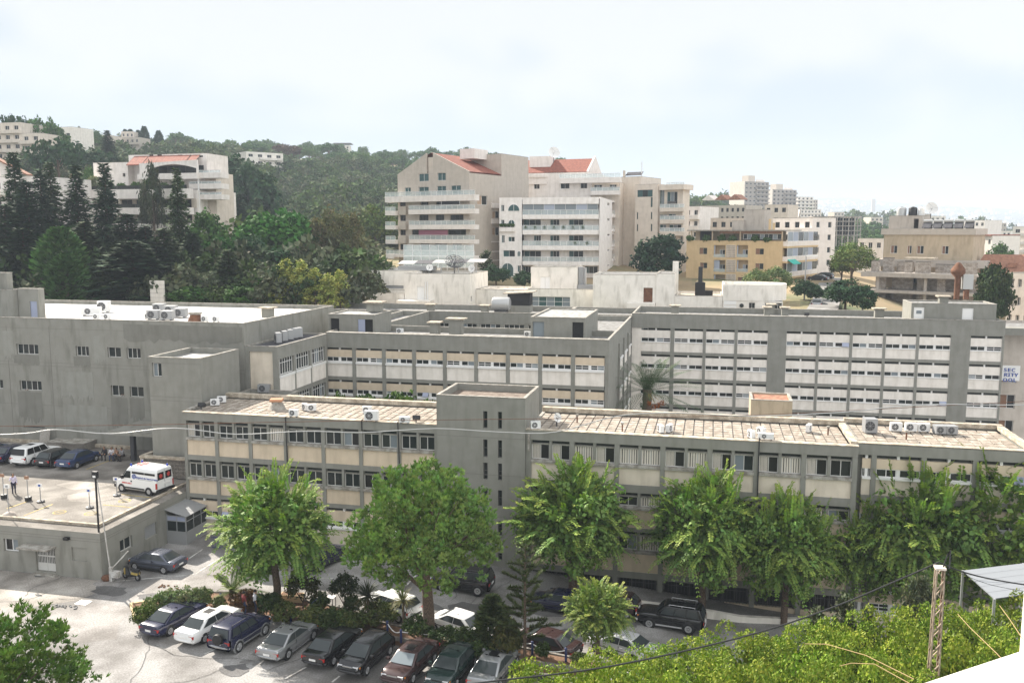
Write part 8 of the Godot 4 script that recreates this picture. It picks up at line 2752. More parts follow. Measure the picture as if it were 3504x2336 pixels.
		"poplar":
			H=10.0; Wd=4.2
			tr.tube([Vector3(0,-.8,0),Vector3(0,6,0)],.16,.06,6)
			for i in 46:
				var t:=r.randf()
				var y:=lerpf(1.5,9.6,t)
				var rad:=1.9*pow(1.0 - t,.55)*r.randf_range(.4,1.05)
				var a:=r.randf()*TAU
				var p:=Vector3(cos(a)*rad,y,sin(a)*rad)
				var bc:=tint(r,col,.25)
				for k in 50:
					cr.col=tint(r,bc,.25)
					var ld:=dir_up(r,-.3)
					cr.leaf(p+dir_up(r,-.9)*r.randf_range(.1,.8),ld*r.randf_range(.25,.42),ld.cross(Vector3(r.randf() - .5,.4,r.randf() - .5)).normalized()*.13)
		"umbrella":       # Mediterranean pine: flat dome on a bare stem
			H=9.0; Wd=9.0
			tr.tube([Vector3(0,-1.,0),Vector3(.15,3,0),Vector3(0,6,0)],.26,.16,6,false)
			limbs(tr,r,5.,7.2,2.8,.14,5)
			lumps(cr,r,Vector3(0,6.6,0),Vector3(3.9,2.,3.9),40,.95,24,.75,col,.5,.28)
		"ficus","ficus_b":    # dense glossy small-leaved canopy
			H=8.0; Wd=8.4; lm=M.leaf
			tr.tube([Vector3(0,-.8,0),Vector3(0,4,0)],.3,.2,7)
			for i in 150:
				var d:=dir_up(r,-.4)
				var k:=lerpf(.74,1.04,r.randf())
				var p:=Vector3(d.x*3.9*k,4.2+d.y*3.4*k,d.z*3.9*k)
				var bc:=tint(r,col,.2)
				var cr_:=r.randf_range(.34,.72)
				var ax:=(d+Vector3(0,.5,0)).normalized()
				for q in 125:
					var e:=(dir_up(r,-.9)+ax*.7).normalized()
					cr.col=tint(r,bc,.2)
					var ld:=(e.cross(dir_up(r,-1.)).normalized()*.8+e*r.randf_range(.0,.9)).normalized()
					cr.leaf(p+e*cr_*r.randf_range(.75,1.05),ld*r.randf_range(.11,.19),ld.cross(e+dir_up(r,-1.)*.5).normalized()*.045)
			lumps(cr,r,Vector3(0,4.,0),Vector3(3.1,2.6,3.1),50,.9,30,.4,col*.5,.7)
		"shrub":
			H=1.6; Wd=2.2; lm=M.leaf
			tr.tube([Vector3(0,-.1,0),Vector3(0,.7,0)],.05,.03,5)
			lumps(cr,r,Vector3(0,.78,0),Vector3(.9,.68,.9),70,.22,34,.15,col,.4)
		"topiary":        # small umbrella-shaped shrub on forked stems
			H=2.8; Wd=2.8; lm=M.needle
			for a in 4:
				tr.tube([Vector3(0,-.1,0),Vector3(0,.7,0),Vector3(cos(a*1.6)*.5,1.6,sin(a*1.6)*.5)],.05,.03,5)
			lumps(cr,r,Vector3(0,1.95,0),Vector3(1.15,.6,1.15),60,.3,32,.16,col,.4)
		"yucca":
			H=3.2; Wd=2.6; lm=M.leaf
			tr.tube([Vector3(0,-.1,0),Vector3(.03,2.,0)],.11,.09,7)
			for i in 150:
				var d:=dir_up(r,-.55)
				cr.col=tint(r,col if d.y>-.1 else col.lerp(Color(.16,.13,.07),.6),.25)
				var s:=d.cross(Vector3.UP).normalized()*.03
				var o:=Vector3(0,2.05,0)
				var m:=o+d*.75
				var e:=m+(d+Vector3(0,-.5,0)).normalized()*.5
				cr.quad(o - s,o+s,m+s,m - s)
				cr.tri(m - s,m+s,e)
		"palm","small_palm":
			var small:=kind=="small_palm"
			H=3.0 if small else 12.0
			Wd=4.0 if small else 8.0
			lm=M.leaf
			var ty:=.7 if small else 7.2
			var rows:=[]
			for i in 16:
				rows.append(Vector2((.22 if small else .36)*(1.0+.16*(i % 2)),-.3+(ty+.5)*i/15.))
			tr.lathe(rows,Transform3D.IDENTITY,9)
			var fl:=2.3 if small else 5.4
			for i in (26 if small else 58):
				var d:=dir_up(r,.05 if small else -.25)
				var g:=r.randf_range(.7,1.3)*(.9 if small else .75)
				var prev:=Vector3(0,ty,0)
				var fc:=tint(r,col,.25)
				for k in 26:
					var t:=(k+1)/26.0
					var p:=Vector3(0,ty,0)+d*fl*t+Vector3(0,-g*fl*.42*t*t,0)
					var f:=(p - prev).normalized()
					var s:=f.cross(Vector3.UP).normalized()
					cr.col=fc*.9
					cr.quad(prev - s*.02,prev+s*.02,p+s*.02,p - s*.02)
					var ll:=(.42 if small else .62)*sin(PI*lerpf(.16,.95,t))
					for sd in [-1,1]:
						cr.col=tint(r,fc,.2)
						var ld:Vector3=(s*sd*.75+f*.75+Vector3(0,-.12,0)).normalized()
						cr.leaf(p,ld*ll,f*.035)
					prev=p
			if not small:
				for i in 4:
					var a:=.7+i*.24
					var p:=Vector3(cos(a)*1.7,6.2 - .2*(i % 3),sin(a)*1.2)
					cr.col=Color(.36,.24,.05)
					cr.quad(Vector3(0,7.2,0),Vector3(.05,7.2,0),p+Vector3(.05,.5,0),p+Vector3(0,.5,0))
					for k in 90:
						cr.col=tint(r,Color(.34,.10,.02),.35)
						var e:=dir_up(r,-1.)*.3*pow(r.randf(),.4)
						cr.leaf(p+Vector3(e.x*.7,e.y,e.z*.7),dir_up(r,-1.)*.13,dir_up(r,-1.)*.05)
	plants[key]=[tr.mesh() if tr.v.size() else null,cr.mesh(),lm,H,Wd]
	return plants[key]

func mb_leaf_pair(cr:MB,r:RandomNumberGenerator,p:Vector3,f:Vector3,s:Vector3,u:Vector3,ls:float,c:Color) -> void:
	for sd in [-1.,1.]:
		cr.col=tint(r,c,.2)
		var ld:Vector3=(s*sd*.85+f*.45+u*r.randf_range(-.45,.2)).normalized()
		cr.leaf(p,ld*ls,f*ls*.34)

func tree(called:String,label:String,category:String,kind:String,col:Color,at:Vector3,height:float,width:float,group:="",bark: Material=null) -> Node3D:
	var q:=plant(kind,col)
	var o:=thing(called,label,category,at,fmod(counts.get(called,0)*2.4,TAU),group)
	var sc:=Vector3(width/q[4],height/q[3],width/q[4])
	if q[0]:
		put(o,"trunk",q[0],bark if bark else M.bark,Transform3D(Basis.from_scale(sc),Vector3.ZERO))
	var c:=put(o,"crown",q[1],q[2],Transform3D(Basis.from_scale(sc),Vector3.ZERO))
	return o

# a background tree from its top (px centre, px top, distance) and width in metres
func bg(called:String,label:String,kind:String,col:Color,top:Vector3,width:float,group:="",extra:=.0) -> void:
	var y:=land(top.x,top.z) - .3 - extra
	tree(called,label,"tree",kind,col,Vector3(top.x,y,top.z),maxf(top.y - y,2.),width,group)

func planting() -> void:
	var lush:=Color(.135,.215,.055)
	var dark:=Color(.032,.066,.032)
	var firc:=Color(.022,.042,.028)
	var mid:=Color(.065,.125,.036)
	var olive:=Color(.15,.175,.115)
	var lime:=Color(.12,.15,.035)
	var g:="leafy trees in front of the classroom wings"
	tree("leafy_tree","lush shoot-covered tree by the booth, left of the big round pine","tree","shoots",lush,Vector3(-28.47,.00,-52.01),Vector3(-27.98,10.81,-50.92).y,8.6,g)
	tree("leafy_tree","broad drooping leafy tree just right of the slit-windowed tower","tree","shoots_b",lush,Vector3(-9.34,-1.,-61.13),Vector3(-9.45,10.48,-59.97).y+1.,10.,g)
	tree("leafy_tree","leafy tree behind the large black off-roader on the right road","tree","shoots",lush,Vector3(-.00,-1.7,-62.17),Vector3(-.34,10.16,-58.91).y+1.7,8.6,g)
	tree("leafy_tree","leafy tree with low hanging shoots right of the large black off-roader","tree","shoots_b",lush,Vector3(5.76,-2.2,-62.39),Vector3(5.12,8.9,-59.48).y+2.2,8.,g)
	tree("leafy_tree","smaller slim leafy tree between two bigger ones on the right","tree","shoots",lush,Vector3(11.37,-2.6,-65.28),Vector3(9.9,7.77,-58.87).y+2.6,6.6,g)
	tree("leafy_tree","big leafy tree behind the lattice mast's top","tree","shoots_b",lush,Vector3(15.17,-3.,-64.84),Vector3(13.07,11.08,-58.48).y+3.,10.2,g)
	tree("leafy_tree","biggest leafy tree at the right edge above the shade canopy","tree","shoots",lush,Vector3(20.46,-3.4,-66.2),Vector3(17.47,11.72,-58.53).y+3.4,11.5,g)
	tree("pine_tree","big round-headed pine with forked brown trunk in the centre foreground","tree","stone_pine",Color(.145,.22,.06),Vector3(-16.96,.05,-50.21),Vector3(-17.1,12.,-49.11).y,10.2,"",M.bark)
	tree("conifer","thin open conifer with sparse upswept branches right of the pine","tree","open_fir",Color(.085,.105,.045),Vector3(-10.23,.10,-48.17),Vector3(-9.66,7.76,-48.2).y,4.6)
	tree("young_tree","small light green tree with upright shoots above the pale pickup","tree","shoots_b",Color(.15,.21,.06),Vector3(-6.15,.00,-50.26),Vector3(-6.14,5.4,-49.73).y,4.3)
	tree("cypress","narrow dark cypress shrub left of the open conifer","tree","cypress",Color(.075,.10,.04),Vector3(-12.46,.10,-49.18),3.6,1.9)
	tree("round_bush","dusty grey-green ball bush on a thin stem by the white sedan's tail","bush","shrub",Color(.105,.11,.045),Vector3(-11.38,.10,-48.47),2.6,2.3)
	tree("topiary","left of two small umbrella-shaped shrubs with forked stems","bush","topiary",Color(.045,.05,.02),Vector3(-26.45,.10,-51.89),2.4,3.)
	tree("topiary","right of two small umbrella-shaped shrubs with forked stems","bush","topiary",Color(.03,.04,.02),Vector3(-23.46,.10,-51.88),2.9,2.4)
	tree("yucca","dark spiky yucca under the pine's left side","plant","yucca",Color(.035,.045,.022),Vector3(-21.39,.10,-51.01),3.,2.5)
	tree("yucca","pale spiky yucca before the white estate car","plant","yucca",Color(.14,.14,.06),Vector3(-18.75,.10,-50.58),3.1,2.1)
	tree("small_palm","small palm with arching bright fronds beside the leafy tree","palm","small_palm",Color(.10,.13,.03),Vector3(-32.01,.10,-52.36),2.9,4.4)
	for i in 5:
		tree("clipped_hedge","clipped hedge mound at the island's left tip, %s" % ["leftmost and darkest","second from left","middle and palest","fourth from left","rightmost, by the white sedan"][i],"hedge","shrub",[Color(.08,.11,.025),Color(.15,.19,.08),Color(.19,.225,.12),Color(.18,.21,.11),Color(.13,.165,.07)][i],[Vector3(-35.55,.10,-47.51),Vector3(-35.52,.10,-48.85),Vector3(-35.04,.10,-49.79),Vector3(-34.26,.10,-50.32),Vector3(-33.39,.10,-50.73)][i],[1.5,1.7,1.7,1.6,1.5][i],[1.9,2.,2.1,2.1,1.9][i])
	var sh:=[[715,1440,1.5,2.4,"dark shrub at the foot of the path rail"],[770,1448,1.6,2.6,"dark shrub below the right umbrella-shaped one"],[805,1450,1.4,2.2,"leafy shrub left of the dark yucca"],[868,1438,1.6,2.8,"rounded bronze-tipped shrub between the two yuccas"],[960,1465,1.5,2.2,"shrub at the pine trunk's left foot"],[1025,1485,1.3,2.4,"shrub at the pine trunk's right foot"],[1068,1488,1.3,2.2,"low shrub before the white sedan side-on in the lane"],[1110,1515,1.2,2.,"shrub left of the dusty ball bush"],[560,1405,1.6,2.2,"reddish shrub under the small palm"],[505,1402,1.,1.2,"small round shrub right of the clipped hedge"],[620,1415,1.7,2.2,"dark shrub at the leafy tree's foot"],[655,1432,1.5,2.,"dark shrub right of the leafy tree's foot"],[735,1400,1.3,1.5,"sunlit shrub beside the little white table"],[810,1412,1.5,1.4,"sunlit shrub left of the white estate car"],[1245,1510,1.,1.1,"low shrub by the open conifer's trunk"],[1330,1528,.9,1.2,"low shrub beneath the small light tree"]]
	for s in sh:
		tree("garden_shrub",s[4],"bush","shrub",Color(.10,.055,.03) if s[4].begins_with("reddish") else [Color(.06,.09,.03),Color(.085,.105,.035),Color(.048,.075,.027)][int(s[0]) % 3],py_lot(s[0]),s[2],s[3],"shrubs of the planted island")
		var o:=get_child(get_child_count() - 1) as Node3D
		o.position=[Vector3(-24.79,.10,-49.71),Vector3(-23.06,.10,-49.6),Vector3(-22.05,.10,-49.7),Vector3(-20.61,.10,-50.8),Vector3(-17.51,.10,-49.81),Vector3(-15.42,.10,-49.09),Vector3(-14.23,.10,-49.18),Vector3(-12.75,.10,-47.99),Vector3(-30.28,.10,-50.81),Vector3(-31.97,.10,-50.63),Vector3(-28.22,.10,-50.59),Vector3(-26.69,.10,-49.8),Vector3(-25.39,.10,-52.28),Vector3(-22.89,.10,-52.01),Vector3(-9.35,.10,-49.05),Vector3(-7.02,.10,-48.59)][sh.find(s)]
	# the thick hedge of trees in the lower right corner
	var fc:=Color(.19,.25,.034)
	var fx:=[Vector3(-6.63,7.09,-34.33),Vector3(-3.87,7.34,-36.02),Vector3(-.97,6.73,-38.68),Vector3(2.09,6.97,-40.44),Vector3(5.2,6.76,-42.16),Vector3(8.55,7.12,-44.01),Vector3(12.18,6.91,-45.84),Vector3(15.59,7.34,-46.68),Vector3(-2.12,8.6,-32.45),Vector3(1.9,8.53,-34.4),Vector3(5.98,9.05,-35.4),Vector3(10.35,9.11,-37.44),Vector3(13.51,8.93,-38.14),Vector3(-4.61,8.53,-30.84)]
	for i in fx.size():
		var p:Vector3=fx[i]
		var b:=lot(p.x) - .2
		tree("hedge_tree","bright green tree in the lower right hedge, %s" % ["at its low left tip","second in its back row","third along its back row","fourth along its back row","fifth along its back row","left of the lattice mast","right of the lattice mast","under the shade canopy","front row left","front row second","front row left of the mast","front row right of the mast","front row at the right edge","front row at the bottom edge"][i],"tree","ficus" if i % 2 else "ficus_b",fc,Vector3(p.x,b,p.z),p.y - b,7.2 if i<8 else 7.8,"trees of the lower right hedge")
	for s in [[Vector3(6.,5.99,-46.38),2.2,"leftmost of three grey-leaved saplings behind the hedge"],[Vector3(7.49,6.33,-47.8),2.4,"tallest of three grey-leaved saplings behind the hedge"],[Vector3(8.77,5.56,-47.99),1.8,"rightmost of three grey-leaved saplings behind the hedge"],[Vector3(12.81,5.4,-54.06),3.,"pale olive tree behind the lattice mast"]]:
		tree("grey_sapling",s[2],"tree","poplar" if s[1]<2.9 else "wispy",Color(.085,.10,.06),Vector3(s[0].x,lot(s[0].x),s[0].z),s[0].y - lot(s[0].x),s[1])
	var np:=Vector3(-30.34,10.03,-29.28)
	tree("pine_tree","near bushy pine filling the lower left corner","tree","stone_pine",Color(.11,.175,.04),Vector3(np.x,0,np.z),np.y,10.)
	for s in [[Vector3(-41.74,9.22,-87.58),4.,"leafy treetop at the court's left corner"],[Vector3(-36.74,9.81,-80.53),3.4,"small treetop left in the court behind the tiled roof"],[Vector3(-33.52,9.68,-81.25),5.,"second treetop in the court behind the tiled roof"],[Vector3(-30.53,10.12,-81.99),6.,"widest treetop in the court behind the tiled roof"],[Vector3(-26.66,9.45,-80.72),3.4,"treetop in the court beside the slit-windowed tower"]]:
		tree("court_tree",s[2],"tree","round",Color(.06,.115,.022),Vector3(s[0].x,0,s[0].z),s[0].y,s[1],"trees in the inner court")
	tree("date_palm","tall date palm with orange fruit before the rear block","palm","palm",Color(.075,.115,.055),Vector3(-6.7,.0,-98),13.,11.)
	# firs and other trees on the left
	var f:="dark firs on the left slope"
	for s in [[Vector3(-118.04,39.91,-129.95),7.,"fir","tall ragged fir at the left edge before the white sloping-roofed house"],[Vector3(-113.49,36.71,-130.57),6.,"fir_b","fir just right of the ragged one at the left edge"],[Vector3(-117.89,38.79,-138.11),6.,"fir_c","tall slender fir left of the terraced block"],[Vector3(-109.03,37.84,-133.81),7.4,"fir","dark fir at the terraced block's left end"],[Vector3(-102.7,37.98,-133.21),6.6,"fir_b","dark fir standing before the terraced block's left balconies"],[Vector3(-90.47,37.16,-135.9),5.2,"fir_c","slim fir standing before the terraced block's right end"],[Vector3(-112.88,30.35,-121.62),9.,"fir_c","broad low dark fir at the far left edge"],[Vector3(-111.84,34.4,-125.48),8.,"fir","dark fir filling the gap at the far left"],[Vector3(-98.66,27.51,-122.43),9.,"fir_b","broad fir in the middle of the left grove"],[Vector3(-94.05,28.96,-126.78),9.5,"fir","broad dark fir below the terraced block"],[Vector3(-90.36,27.04,-126.34),7.5,"fir_c","smaller dark fir right below the terraced block"],[Vector3(-73.23,23.16,-122.51),6.4,"fir_b","olive-green fir standing alone behind the white roof"],[Vector3(-204.53,60.67,-267.96),8.,"fir","solitary dark fir high on the left skyline"],[Vector3(-122.38,36.08,-211.18),5.5,"fir_c","slim fir on the slope right of the terraced block"],[Vector3(-122.75,35.34,-221.34),6.,"fir_b","grey-green fir on the slope by the thick dark tree"],[Vector3(-86.64,24.51,-117.55),13.5,"fir_c","wide spreading dark cedar behind the hall roof"],[Vector3(-85.35,23.73,-121.88),10.,"fir","dark cedar at the right of the wide spreading one"],[Vector3(-86.75,26.47,-126.05),8.,"fir_b","dark fir at the foot of the terraced block's right end"],[Vector3(-106.77,26.45,-118.37),10.,"fir_b","dark lower fir near the left edge above the hall"],[Vector3(-106.16,21.78,-113.77),11.,"fir","dense dark fir at the left edge above the roof room"],[Vector3(-101.56,21.11,-114.73),9.,"fir_c","dense dark fir behind the roof room"],[Vector3(-84.6,25.77,-130.59),7.5,"fir","dark fir between the terraced block and the bright broad trees"]]:
		bg("fir_tree",s[3],s[2],[Color(.055,.098,.05),Color(.044,.08,.05),Color(.066,.105,.046)][counts.get("fir_tree",0) % 3],s[0],s[1]*1.3,f)
	for s in [[Vector3(-95.99,26.28,-113.58),7.,"broad green cypress in front of the fir grove"],[Vector3(-93.53,22.37,-111.56),5.6,"lighter green cypress standing just before the broad one"]]:
		bg("cypress",s[2],"cypress",Color(.065,.13,.042),s[0],s[1])
	for s in [[Vector3(-288.61,76.77,-395.58),5.,"leftmost"],[Vector3(-284.73,76.34,-396.41),4.,"second"],[Vector3(-281.79,78.3,-397.34),5.,"tallest"],[Vector3(-274.65,76.12,-398.69),5.,"rightmost"],[Vector3(-298.7,74.51,-351.62),6.,"shortest, behind the villa"],[Vector3(-291.18,76.77,-395.),4.,"thin pale"]]:
		bg("cypress","skyline cypress on the left ridge, %s" % s[2],"cypress",dark,s[0],s[1],"cypresses on the skyline")
	for s in [[Vector3(-154.85,37.7,-172.94),"left"],[Vector3(-153.86,37.21,-173.11),"middle"],[Vector3(-152.5,37.51,-173.46),"right"]]:
		bg("cypress","dark column cypress before the left hillside house, %s of three" % s[1],"cypress",dark,s[0]+Vector3(0,4,-60),6.,"three cypresses by the hillside house")
	for s in [[Vector3(-177.24,51.06,-210.92),15.,"umbrella",dark,"leaning umbrella pine below the long white villa"],[Vector3(-196.03,51.81,-248.08),18.,"umbrella",dark,"flat spreading cedar left of the skyline fir"],[Vector3(-161.01,42.36,-203.16),7.,"round",mid,"round dark shrub-tree by the terraced block's blank penthouse"],[Vector3(-108.7,39.44,-154.77),5.5,"wispy",Color(.06,.07,.045),"grey little tree on the terraced block's roof terrace"],[Vector3(-145.04,49.67,-249.12),20.,"round",dark,"thick dark tree on the slope right of the terraced block"],[Vector3(-135.54,45.58,-242.49),16.,"round_b",dark,"second thick dark tree right of the terraced block"],[Vector3(-145.04,42.73,-239.95),12.,"wispy",Color(.06,.075,.035),"olive-green tree beside the terraced block's stacked balconies"],[Vector3(-90.72,29.27,-145.16),9.5,"round",mid,"sunlit green tree at the terraced block's right foot"],[Vector3(-83.1,29.38,-152.08),13.,"round_b",Color(.055,.15,.032),"large bright broadleaf tree in the left half's middle, left of its twin"],[Vector3(-80.13,30.12,-155.96),13.5,"round",Color(.055,.15,.032),"large bright broadleaf tree beside the brown eucalyptus"],[Vector3(-83.1,24.66,-135.96),9.,"round",Color(.03,.09,.018),"bright tree top above the olive bushes"],[Vector3(-80.59,25.01,-141.75),11.,"round_b",dark,"dark broadleaf tree behind the lone olive-green fir"],[Vector3(-73.91,22.8,-137.82),12.,"round",dark,"deep green tree behind the yellow-green poplars"],[Vector3(-72.59,30.12,-157.68),9.,"wispy",Color(.125,.12,.06),"tall brownish eucalyptus, left trunk of two"],[Vector3(-67.42,29.69,-154.67),8.,"wispy",Color(.115,.115,.055),"tall brownish eucalyptus, right trunk of two"],[Vector3(-69.94,23.43,-147.08),8.,"wispy",Color(.06,.065,.035),"lower brown eucalyptus at the left of the tall pair"],[Vector3(-63.61,20.57,-139.89),9.,"round_b",dark,"dark tree at the foot of the eucalyptus pair"],[Vector3(-76.85,19.74,-118.14),6.,"wispy",olive,"silvery olive tree left behind the white hall roof"],[Vector3(-75.39,19.25,-120.48),6.,"wispy",olive,"silvery olive tree right beside its twin behind the hall roof"],[Vector3(-69.08,19.79,-125.09),7.,"wispy",olive,"silvery olive tree left of the poplars"],[Vector3(-75.35,17.77,-115.12),7.,"round",Color(.05,.11,.025),"bright green low tree behind the white hall roof"],[Vector3(-67.49,17.77,-116.92),7.,"round_b",Color(.045,.10,.02),"bright low tree just left of the poplars"],[Vector3(-66.7,18.51,-121.33),6.,"round",Color(.045,.10,.02),"round green tree top touching the poplars"],[Vector3(-72.87,25.32,-179.74),8.,"small_palm",Color(.16,.20,.03),"bright yellow-green palm by the gabled block's left foot"],[Vector3(-64.36,20.87,-155.26),8.,"wispy",olive,"grey olive tree left of the gabled block's foot"],[Vector3(-58.88,20.22,-151.26),7.,"wispy",olive,"grey olive tree at the gabled block's foot"],[Vector3(-91.1,32.96,-228.27),12.,"round",Color(.09,.13,.03),"sunlit light green tree left of the gabled block"],[Vector3(-44.41,21.86,-171.33),5.,"poplar",Color(.035,.06,.022),"slim dark shrub-tree between the gabled and the white block"],[Vector3(-41.49,19.39,-167.54),6.,"round",dark,"dark hedge-like tree at the white block's arched door"],[Vector3(-35.16,18.12,-164.69),5.,"round_b",dark,"dark shrub right of the white block's arched door"],[Vector3(-10.4,25.44,-178.54),11.,"round",Color(.02,.045,.026),"dense dark ball-shaped tree between the slim and the ochre block"],[Vector3(7.51,19.4,-151.86),5.4,"wispy",Color(.15,.20,.09),"pale willow left before the ochre block"],[Vector3(10.85,19.68,-154.73),6.6,"wispy",Color(.15,.20,.09),"pale willow right before the ochre block"],[Vector3(28.26,23.49,-190.23),9.5,"wispy",Color(.14,.19,.06),"tall light green eucalyptus at the lane's right side"],[Vector3(27.01,20.74,-196.82),6.,"wispy",Color(.08,.10,.03),"lower eucalyptus left of the tall light one"],[Vector3(20.93,18.24,-146.51),7.,"round",dark,"dark bushy tree at the lane's right edge"],[Vector3(23.3,17.33,-144.87),5.,"round_b",dark,"dark tree before the unfinished frame's left corner"],[Vector3(15.8,17.59,-157.66),4.6,"round",dark,"dark tree at the lane's left edge"],[Vector3(17.43,16.6,-155.83),3.6,"round_b",dark,"lower dark tree at the lane's left edge"],[Vector3(43.1,20.95,-148.83),6.4,"round",Color(.035,.055,.022),"tall dark tree before the brown tiled roof"],[Vector3(40.8,18.56,-144.89),4.2,"round_b",Color(.035,.055,.022),"dark tree at the unfinished frame's right corner"],[Vector3(52.82,12.58,-167.54),5.,"umbrella",Color(.04,.055,.022),"dark conifer past the rear block's right end"],[Vector3(74.42,22.39,-254.41),8.,"round",mid,"round tree by the white balconied block at the right edge"],[Vector3(-227.31,64.84,-263.29),10.,"umbrella",mid,"roof garden pine left on the edge hillside house"],[Vector3(-236.11,65.73,-261.4),10.,"umbrella",dark,"dark roof garden pine at the left edge"],[Vector3(-220.63,61.27,-264.36),8.,"round",mid,"round tree between the edge house and the villa"],[Vector3(-278.54,71.53,-355.85),12.,"round",mid,"round skyline tree right of the villa"]]:
		bg(s[2]+"_tree" if s[2] != "small_palm" else "palm_tree",s[4],s[2],s[3],s[0],s[1])
	for s in [[Vector3(-62.58,21.35,-120.58),4.6,"left end"],[Vector3(-59.88,21.25,-120.15),4.2,"second from left"],[Vector3(-57.82,20.09,-120.47),4.4,"third from left"],[Vector3(-55.47,19.36,-119.88),4.,"fourth from left"],[Vector3(-54.14,19.83,-121.28),3.8,"right end"],[Vector3(-62.49,18.73,-118.19),4.6,"low front left"]]:
		bg("poplar","yellow-green poplar behind the white roof, %s of the row" % s[2],"poplar",Color(.36,.39,.11),s[0],s[1],"yellow-green poplars")
	# plants on terraces
	for s in [[Vector3(-5.64,.00,-201.37),.6,1.4],[Vector3(-5.64,.00,-201.37),4.5,1.5],[Vector3(-5.64,.00,-201.37),8.2,1.6],[Vector3(-5.64,.00,-201.37),10.6,1.4],[Vector3(-5.64,.00,-201.37),15.8,1.5],[Vector3(-5.64,.00,-201.37),18.4,1.]]:
		var tr:=T(s[0],-.3979)
		var p:Vector3=tr*Vector3(s[1],Vector2(.31,23.67).y - .5,-.5)
		tree("terrace_shrub","greenery on the ochre block's roof terrace, "+["at its left corner","left of the dark room","right of the dark room","at its middle","second from its right corner","at its right corner"][counts.get("terrace_shrub",0)],"plant","shrub",mid,p,s[2]+.4,2.2,"greenery on the ochre block's terrace")
	for k in 7:
		var p:Vector3=T(Vector3(-127.92,.00,-158.93),-.0240)*Vector3(1.5+k*3.4,Vector2(.01,34.24).y - .1,-1.4)
		tree("terrace_shrub","shrub on the terraced block's planted deck, %s" % ["leftmost, white-flowering","second from left","third from left","in the deck's middle","third from right","second from right","rightmost"][k],"plant","shrub",Color(.20,.21,.13) if k==0 else mid,p,[3.2,2.2,1.6,1.8,2.4,1.5,1.9][k],[3.2,3.,2.2,2.6,2.8,2.2,2.6][k],"shrubs on the terraced block's deck")
	hillside_growth()

func py_lot(_x:float) -> Vector3:
	return Vector3.ZERO

func polar(px:float,d:float) -> Vector3:
	var rx:=(px - 1176.)/2000.0*d
	var p:=Vector3(cos(.22481)*rx - sin(.22481)*d,0,-sin(.22481)*rx - cos(.22481)*d)
	p.y=land(p.x,p.z)
	return p

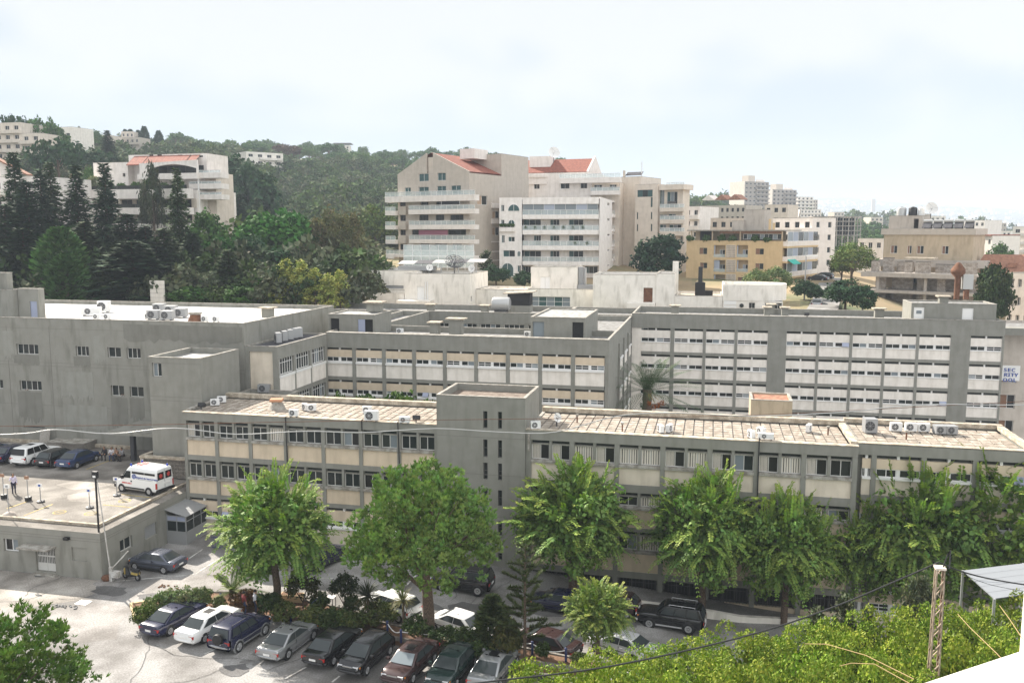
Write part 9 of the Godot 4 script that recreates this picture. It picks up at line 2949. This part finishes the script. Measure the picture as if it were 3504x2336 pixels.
func hillside_growth() -> void:
	var r:=RandomNumberGenerator.new()
	r.seed=77
	var pc:=[Color(.085,.15,.055),Color(.10,.165,.056),Color(.072,.13,.052)]
	# umbrella pines crowding the ridge
	var used:=[]
	var made:=0
	var tries:=0
	while made<250 and tries<4000:
		tries+=1
		var px:=r.randf_range(380,1290)
		var d:=r.randf_range(500,760)
		if px<560 and d<560:
			continue
		var p:=polar(px,d)
		var ok:=true
		for q in used:
			if Vector2(q.x - p.x,q.z - p.z).length()<7.0:
				ok=false
				break
		if not ok:
			continue
		used.append(p)
		made+=1
		var brown:=px>645 and px<715 and d<580
		tree("umbrella_pine","rust-brown dying pine in the middle of the ridge wood" if brown else "green umbrella pine packed among its like on the far ridge","tree","umbrella",Color(.085,.05,.03) if brown else pc[made % 3],p,r.randf_range(8,12.5),r.randf_range(9.5,15),"dying brown pines on the ridge" if brown else "umbrella pines on the ridge")
	# pines on the right-hand hills
	for i in 34:
		var px:float=[1575.,1600.,1640.,1690.,1880.,1900.,1925.,1945.,1965.,1990.,2015.,2070.,2120.,2200.,2240.,2300.,1860.][i % 17]+r.randf_range(-14,14)
		var d:=r.randf_range(330,620) if i % 17>3 and i % 17<16 else r.randf_range(420,620)
		var p:=polar(px,d)
		tree("umbrella_pine","green umbrella pine scattered among the houses on the right-hand hills","tree","umbrella",pc[i % 3],p,r.randf_range(8,13),r.randf_range(9,17),"umbrella pines on the right-hand hills")
	# scrub: nobody could count it
	var mb:=MB.new()
	mb.use=true
	lumps(mb,r,Vector3(0,.55,0),Vector3(.75,.6,.75),30,.26,18,.17,Color(.9,.9,.9),.4,.35)
	var bush:=mb.mesh()
	var m2:=leafmat("scrub_leaf",Color(.05,.07,.02),.85)
	var sets:=[["hillside_scrub","grey-green bushes and young trees covering the valley slope",1500,130.,520.,430.,1010.,3.2,8.],["hillside_scrub","scrub and trees between houses on the left hillside",700,190.,520.,-100.,560.,3.,8.],["hillside_scrub","olive groves and scrub on the right-hand valley side",1500,150.,640.,1480.,2420.,2.5,6.5],["distant_woods","dim woods and hedges on the far right lowland",900,640.,2300.,1540.,2420.,7.,18.],["undergrowth","dark undergrowth beneath the firs and broad trees",420,128.,165.,-60.,850.,3.,6.]]
	for s in sets:
		var tf:=[]
		var cs:=[]
		for i in s[2]:
			var k:=sqrt(r.randf())
			var p:=polar(r.randf_range(s[5],s[6]),lerpf(s[3],s[4],k))
			if absf(hill_noise.get_noise_2d(p.x*4.,p.z*4.0+300.))<.06 and s[0]=="hillside_scrub":
				continue
			var fx:=-sin(.22481)*p.x - cos(.22481)*p.z
			var rx:=cos(.22481)*p.x - sin(.22481)*p.z
			var px:=1176.0+2000.0*rx/fx
			if s[0] != "distant_woods" and fx<240 and px>880 and px<2250:
				continue
			if px>1868 and px<1925 and fx<210:
				continue
			var w:=r.randf_range(s[7],s[8])
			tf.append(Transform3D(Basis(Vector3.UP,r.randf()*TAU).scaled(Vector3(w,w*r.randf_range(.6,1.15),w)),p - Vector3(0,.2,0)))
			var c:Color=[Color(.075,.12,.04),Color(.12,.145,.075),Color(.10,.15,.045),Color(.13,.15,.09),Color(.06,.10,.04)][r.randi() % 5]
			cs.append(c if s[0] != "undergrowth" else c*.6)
		var mm:=MultiMesh.new()
		mm.transform_format=MultiMesh.TRANSFORM_3D
		mm.use_colors=true
		mm.mesh=bush
		mm.instance_count=tf.size()
		for i in tf.size():
			mm.set_instance_transform(i,tf[i])
			mm.set_instance_color(i,cs[i])
		var o:=MultiMeshInstance3D.new()
		o.name=numbered(s[0])
		o.multimesh=mm
		o.material_override=m2
		o.set_meta("kind","stuff")
		tag(o,s[1],"vegetation")
		add_child(o)
	# the lit poles along the hill road
	for s in [[Vector3(-155.01,51.99,-484.96),0],[Vector3(-118.95,52.49,-493.27),1],[Vector3(-78.98,52.24,-502.38),2]]:
		var p:Vector3=s[0]
		var b:=land(p.x,p.z)
		var o:=thing("street_lamp","pale lamp post along the road below the ridge wood, %s" % ["left of three","middle of three","right of three"][s[1]],"street lamp",Vector3(p.x,b,p.z),0,"lamp posts on the hill road")
		var t:=MB.new()
		t.tube([Vector3.ZERO,Vector3(0,maxf(p.y - b,8.),0)],.3,.2,6)
		put(o,"pole",t,M.limestone)
		piece(o,"lamp",M.white,Vector3(0,maxf(p.y - b,8.) - .3,-.3),Vector3(2.,maxf(p.y - b,8.),.3))
	var lp:=Vector3(15.73,12.21,-156.95)
	var o:=thing("street_lamp","grey lamp post with a white head beside the lane","street lamp",Vector3(lp.x,lp.y,lp.z))
	var t:=MB.new()
	t.tube([Vector3.ZERO,Vector3(0,10.,0)],.14,.09,7)
	put(o,"pole",t,M.grey_metal)
	piece(o,"lamp",M.white,Vector3(0,9.2,-.2),Vector3(1.9,9.4,.2))
